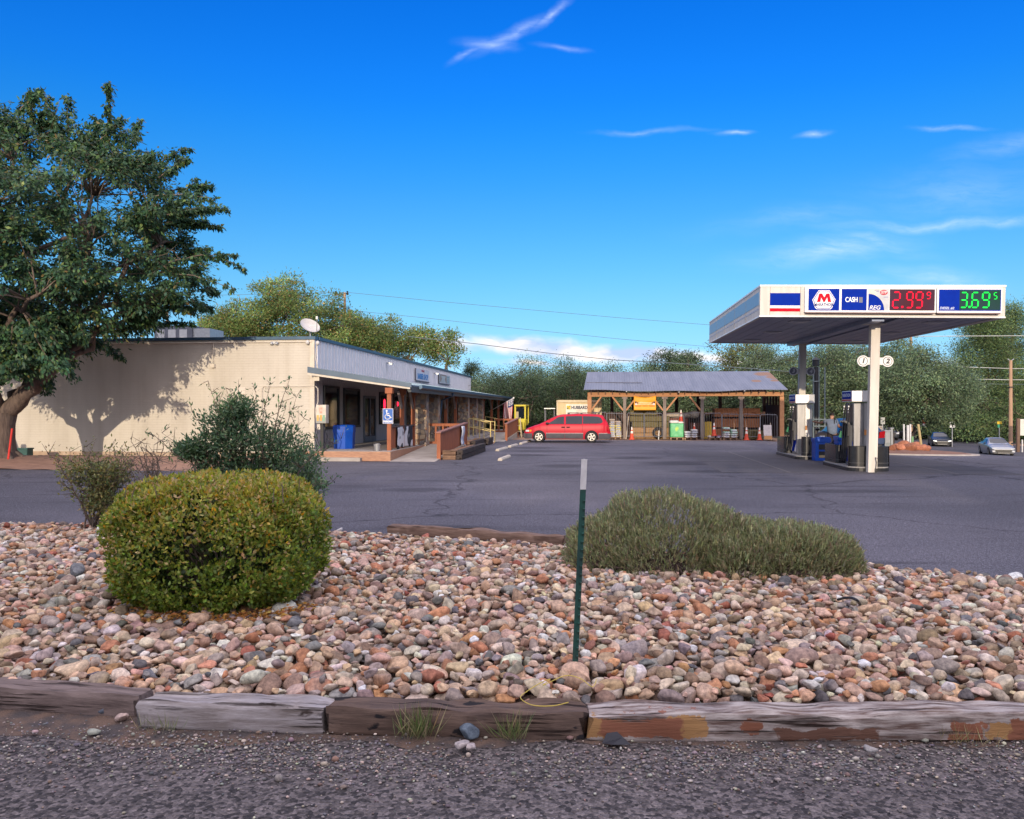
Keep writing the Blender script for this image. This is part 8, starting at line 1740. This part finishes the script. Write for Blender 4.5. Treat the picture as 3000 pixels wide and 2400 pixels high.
def twiggy_shrub(name,label,base,sprigs,cols,wts,seed,nl,ls,asp,fill=None,stem_r=.016,spread=.09,mat=LM,lab2=None):
    """stems running from the base to given tips (local), leaves set along the outer part"""
    r=np.random.default_rng(seed); t=wthing(name,label,'shrub',*base); st=MB(); lp=[];ld=[]
    for tip,dens in sprigs:
        a=Vector((r.normal(0,.07),r.normal(0,.07),0)); b=Vector(tip); mid=a.lerp(b,.45)+Vector((-.12*b.x,-.1*b.y,.10*b.z)); P=[]
        for i in range(15): q=i/14; P.append(a*(1-q)**2+mid*2*q*(1-q)+b*q*q+Vector(r.normal(0,.012,3)))
        st.tube(P,[stem_r*(1-q/14)+.0025 for q in range(15)],5)
        for i in range(5,15):
            for s_ in range(2):
                d=Vector(unit(r.normal(size=3)))*spread*r.uniform(1,2.6)+Vector((0,0,.03)); st.tube([P[i],P[i]+d*.6,P[i]+d],[.005,.004,.002],3)
                m=max(1,int(nl*dens/10/2)); f=r.random((m,1)); c=np.array(P[i])+np.array(d)*f*1.05+r.normal(0,spread*.35,(m,3)); lp.append(c); ld.append(np.array(d)/np.linalg.norm(d)*.5+r.normal(0,.6,(m,3))+np.array([0,0,.35]))
    if fill is not None:
        cs,n=fill; k=n//len(cs)
        for (c,rad) in cs: 
            o=unit(r.normal(size=(k,3)))*(r.random((k,1))**.45)*np.array(rad)*(1+.18*np.sin(np.arange(k)*.37))[:,None]; lp.append(np.array(c)+o); ld.append(unit(o)*.5+r.normal(0,.55,(k,3))+np.array([0,0,.2]))
            for j in range(7): e=np.array(c)+unit(r.normal(size=3))*np.array(rad)*.8; st.tube([(0,0,.05),np.array(c)*.6,e],[.014,.010,.004],4)
    lp=np.concatenate(lp);ld=np.concatenate(ld); ok=lp[:,2]>.05; lp=lp[ok];ld=ld[ok]; n=len(lp)
    leaf_obj('leaves',lp,ld,r.uniform(ls[0],ls[1],n),asp,pal(r,n,cols,wts,.2),r,mat,t,face=unit(lp-np.array([0,0,.6]))*.6+np.array([0,-.25,.6])); st.build('stems',m_twig,t,smooth=True,ang=180); return t
def pyracantha():
    Y=11.3; k=Y/F; r=np.random.default_rng(4); X0=px(740,1200,Y).x; Z=lambda y:CAM_H+(1200-y)*k-.1; Xl=lambda x:(x-740)*k
    tips=[((626,1120),.5),((640,1160),.7),((755,1120),.6),((735,1150),.7),((880,1117),.6),((870,1165),.7),((848,1200),.7),((472,1268),.5),((500,1275),.6),((520,1300),.8),((560,1210),.8),((600,1180),.8),((690,1145),.8),((920,1280),.7),((945,1330),.8),((960,1290),.6),((975,1390),.8),((960,1420),.7),((668,1135),.6),((800,1190),.7),((940,1450),.6),((900,1230),.6)]
    sp=[((Xl(x)+0,r.normal(0,.35),Z(y)),d) for (x,y),d in tips]
    blobs=[((Xl(660),0,Z(1240)),(.42,.5,.28)),((Xl(720),-.1,Z(1290)),(.55,.55,.30)),((Xl(610),0,Z(1310)),(.45,.5,.25)),((Xl(820),-.1,Z(1300)),(.5,.5,.3)),((Xl(880),-.1,Z(1360)),(.42,.5,.3)),((Xl(760),-.1,Z(1380)),(.55,.5,.3)),((Xl(640),0,Z(1380)),(.45,.5,.3)),((Xl(900),-.1,Z(1430)),(.32,.45,.25)),((Xl(700),0,Z(1200)),(.28,.35,.22)),((Xl(560),0,Z(1320)),(.25,.4,.15))]
    twiggy_shrub('dark_shrub','tall dark green shrub with spiky shoots behind the clipped hedge',(X0,Y,.1),sp,[(.085,.155,.07),(.06,.115,.058),(.135,.20,.085)],[4,4,2],7,150,(.045,.08),.36,([(c_,tuple(.86*q_ for q_ in r_)) for c_,r_ in blobs],15000),.014,.07)
pyracantha()
def scrag():
    Y=12.4; k=Y/F; r=np.random.default_rng(6); X0=px(285,1200,Y).x; Z=lambda y:CAM_H+(1200-y)*k-.08; Xl=lambda x:(x-285)*k
    tips=[(172,1330),(200,1335),(228,1318),(262,1308),(300,1305),(318,1318),(190,1365),(240,1345),(280,1330),(340,1345),(365,1330),(210,1400),(330,1380),(370,1370),(390,1350),(250,1380),(300,1360),(230,1430),(350,1420)]
    twiggy_shrub('straggly_shrub','straggly yellow green shrub with bare stems left of the clipped hedge',(X0,Y,.08),[((Xl(x),r.normal(0,.3),Z(y)),.75) for x,y in tips],[(.20,.20,.065),(.12,.15,.055),(.27,.22,.07),(.16,.13,.065)],[4,4,2,2],8,130,(.04,.07),.42,([((Xl(310),-.1,Z(1450)),(.3,.3,.3)),((Xl(250),0,Z(1380)),(.42,.35,.22)),((Xl(330),0,Z(1390)),(.3,.3,.2))],4200),.013,.085)
    Y=12.0; k=Y/F; X0=px(455,1200,Y).x; Xl=lambda x:(x-455)*k
    tips=[(392,1300),(412,1292),(430,1296),(450,1305),(470,1300),(495,1325),(400,1330),(440,1335),(480,1345),(420,1360),(510,1350),(380,1345)]
    twiggy_shrub('bare_shrub','nearly bare brown twiggy shrub between the straggly shrub and the dark one',(X0,Y,.08),[((Xl(x),r.normal(0,.25),Z(y)),.35) for x,y in tips],[(.14,.12,.06),(.2,.13,.07),(.10,.09,.05)],None,9,40,(.03,.05),.4,None,.014,.11)
scrag()
def rosemary(label,cx,cy,lobes,n,seed):
    r=np.random.default_rng(seed); t=wthing('rosemary_bush',label,'shrub',cx,cy,.05,0,'rosemary bushes in the rock bed'); P=[];D=[]
    for (x,y,rx,ry,h,w) in lobes:
        m=int(n*w); q=unit(r.normal(size=(m,3))); q[:,2]=np.abs(q[:,2])*(1-.0*m); q[:,2]-=.12; s=.86+.14*r.random(m); b=1+.06*np.sin(q[:,0]*5+q[:,1]*4+seed)+.04*np.sin(q[:,0]*11+q[:,2]*9); p=np.sign(q)*np.abs(q)**.85*np.array([rx,ry,h])*(s*b)[:,None]+np.array([x,y,0.10]); P.append(p); D.append(q*.55+np.array([0,0,.75])+r.normal(0,.22,(m,3)))
    P=np.concatenate(P);D=np.concatenate(D)
    inside=np.zeros(len(P),bool)
    for (x,y,rx,ry,h,w) in lobes: inside|=(((P[:,0]-x)/rx)**2+((P[:,1]-y)/ry)**2+((P[:,2]-.1)/h)**2)<.40
    bare=(np.sin(P[:,0]*3.7+seed)*np.sin(P[:,2]*5.1+P[:,0]*2+1)>.6)&(r.random(len(P))<.25); k_=~bare&~inside&(P[:,2]>.03); P=P[k_];D=D[k_]; n=len(P)
    ln=r.uniform(.045,.095,n); C=pal(r,n,[(.32,.33,.17),(.23,.26,.13),(.40,.39,.22),(.30,.24,.15)],[4,4,3,1.4],.2)
    leaf_obj('sprigs',P,D,ln,.20,C,r,LM,t,fold=.1)
    k=4; Pn=np.repeat(P,k,0)+np.repeat(unit(D)*ln[:,None],k,0)*r.uniform(.05,.9,(n*k,1)); Dn=np.repeat(unit(D),k,0)*1.0+r.normal(0,.5,(n*k,3)); leaf_obj('needles',Pn,Dn,r.uniform(.020,.036,n*k),.24,np.repeat(C,k,0)*.95,r,LM,t)
    st=MB()
    for (x,y,rx,ry,h,w) in lobes:
        for i in range(int(260*w)):
            q=unit(r.normal(size=3)); q[2]=abs(q[2])*.7; e=q*np.array([rx,ry,h])*.9+np.array([x,y,.05]); b=np.array([x+r.normal(0,rx*.3),y+r.normal(0,ry*.3),.0]); st.tube([b,(b+e)/2+np.array([0,0,-.05]),e],[.012,.008,.004],4)
        for i in range(int(420*w)):
            a=r.uniform(-2.9,-.2); e=np.array([x+rx*1.02*math.cos(a),y+ry*1.02*math.sin(a),.02+.14*r.random()]); st.tube([(x+rx*.5*math.cos(a),y+ry*.5*math.sin(a),.12),(e+np.array([x+rx*.7*math.cos(a),y+ry*.7*math.sin(a),.1]))/2,e],[.010,.008,.004],4)
    st.build('stems',M('woody_stem',(.15,.105,.085),rough=1,c2=(.09,.065,.055)),t)
rosemary('large mounded rosemary bush right of the green post',1.62,9.45,[(.18,.10,.93,.75,.86,.40),(-.42,.0,.62,.6,.55,.2),(.80,-.1,.62,.6,.62,.2),(1.15,-.25,.5,.5,.54,.15),(.2,-.35,.85,.4,.46,.2)],24000,3)
rosemary('lower spreading rosemary bush at the right of the large one',2.98,9.05,[(.0,.0,.75,.55,.53,.45),(.38,-.02,.46,.45,.45,.3),(-.5,-.05,.5,.5,.42,.25)],16000,5)
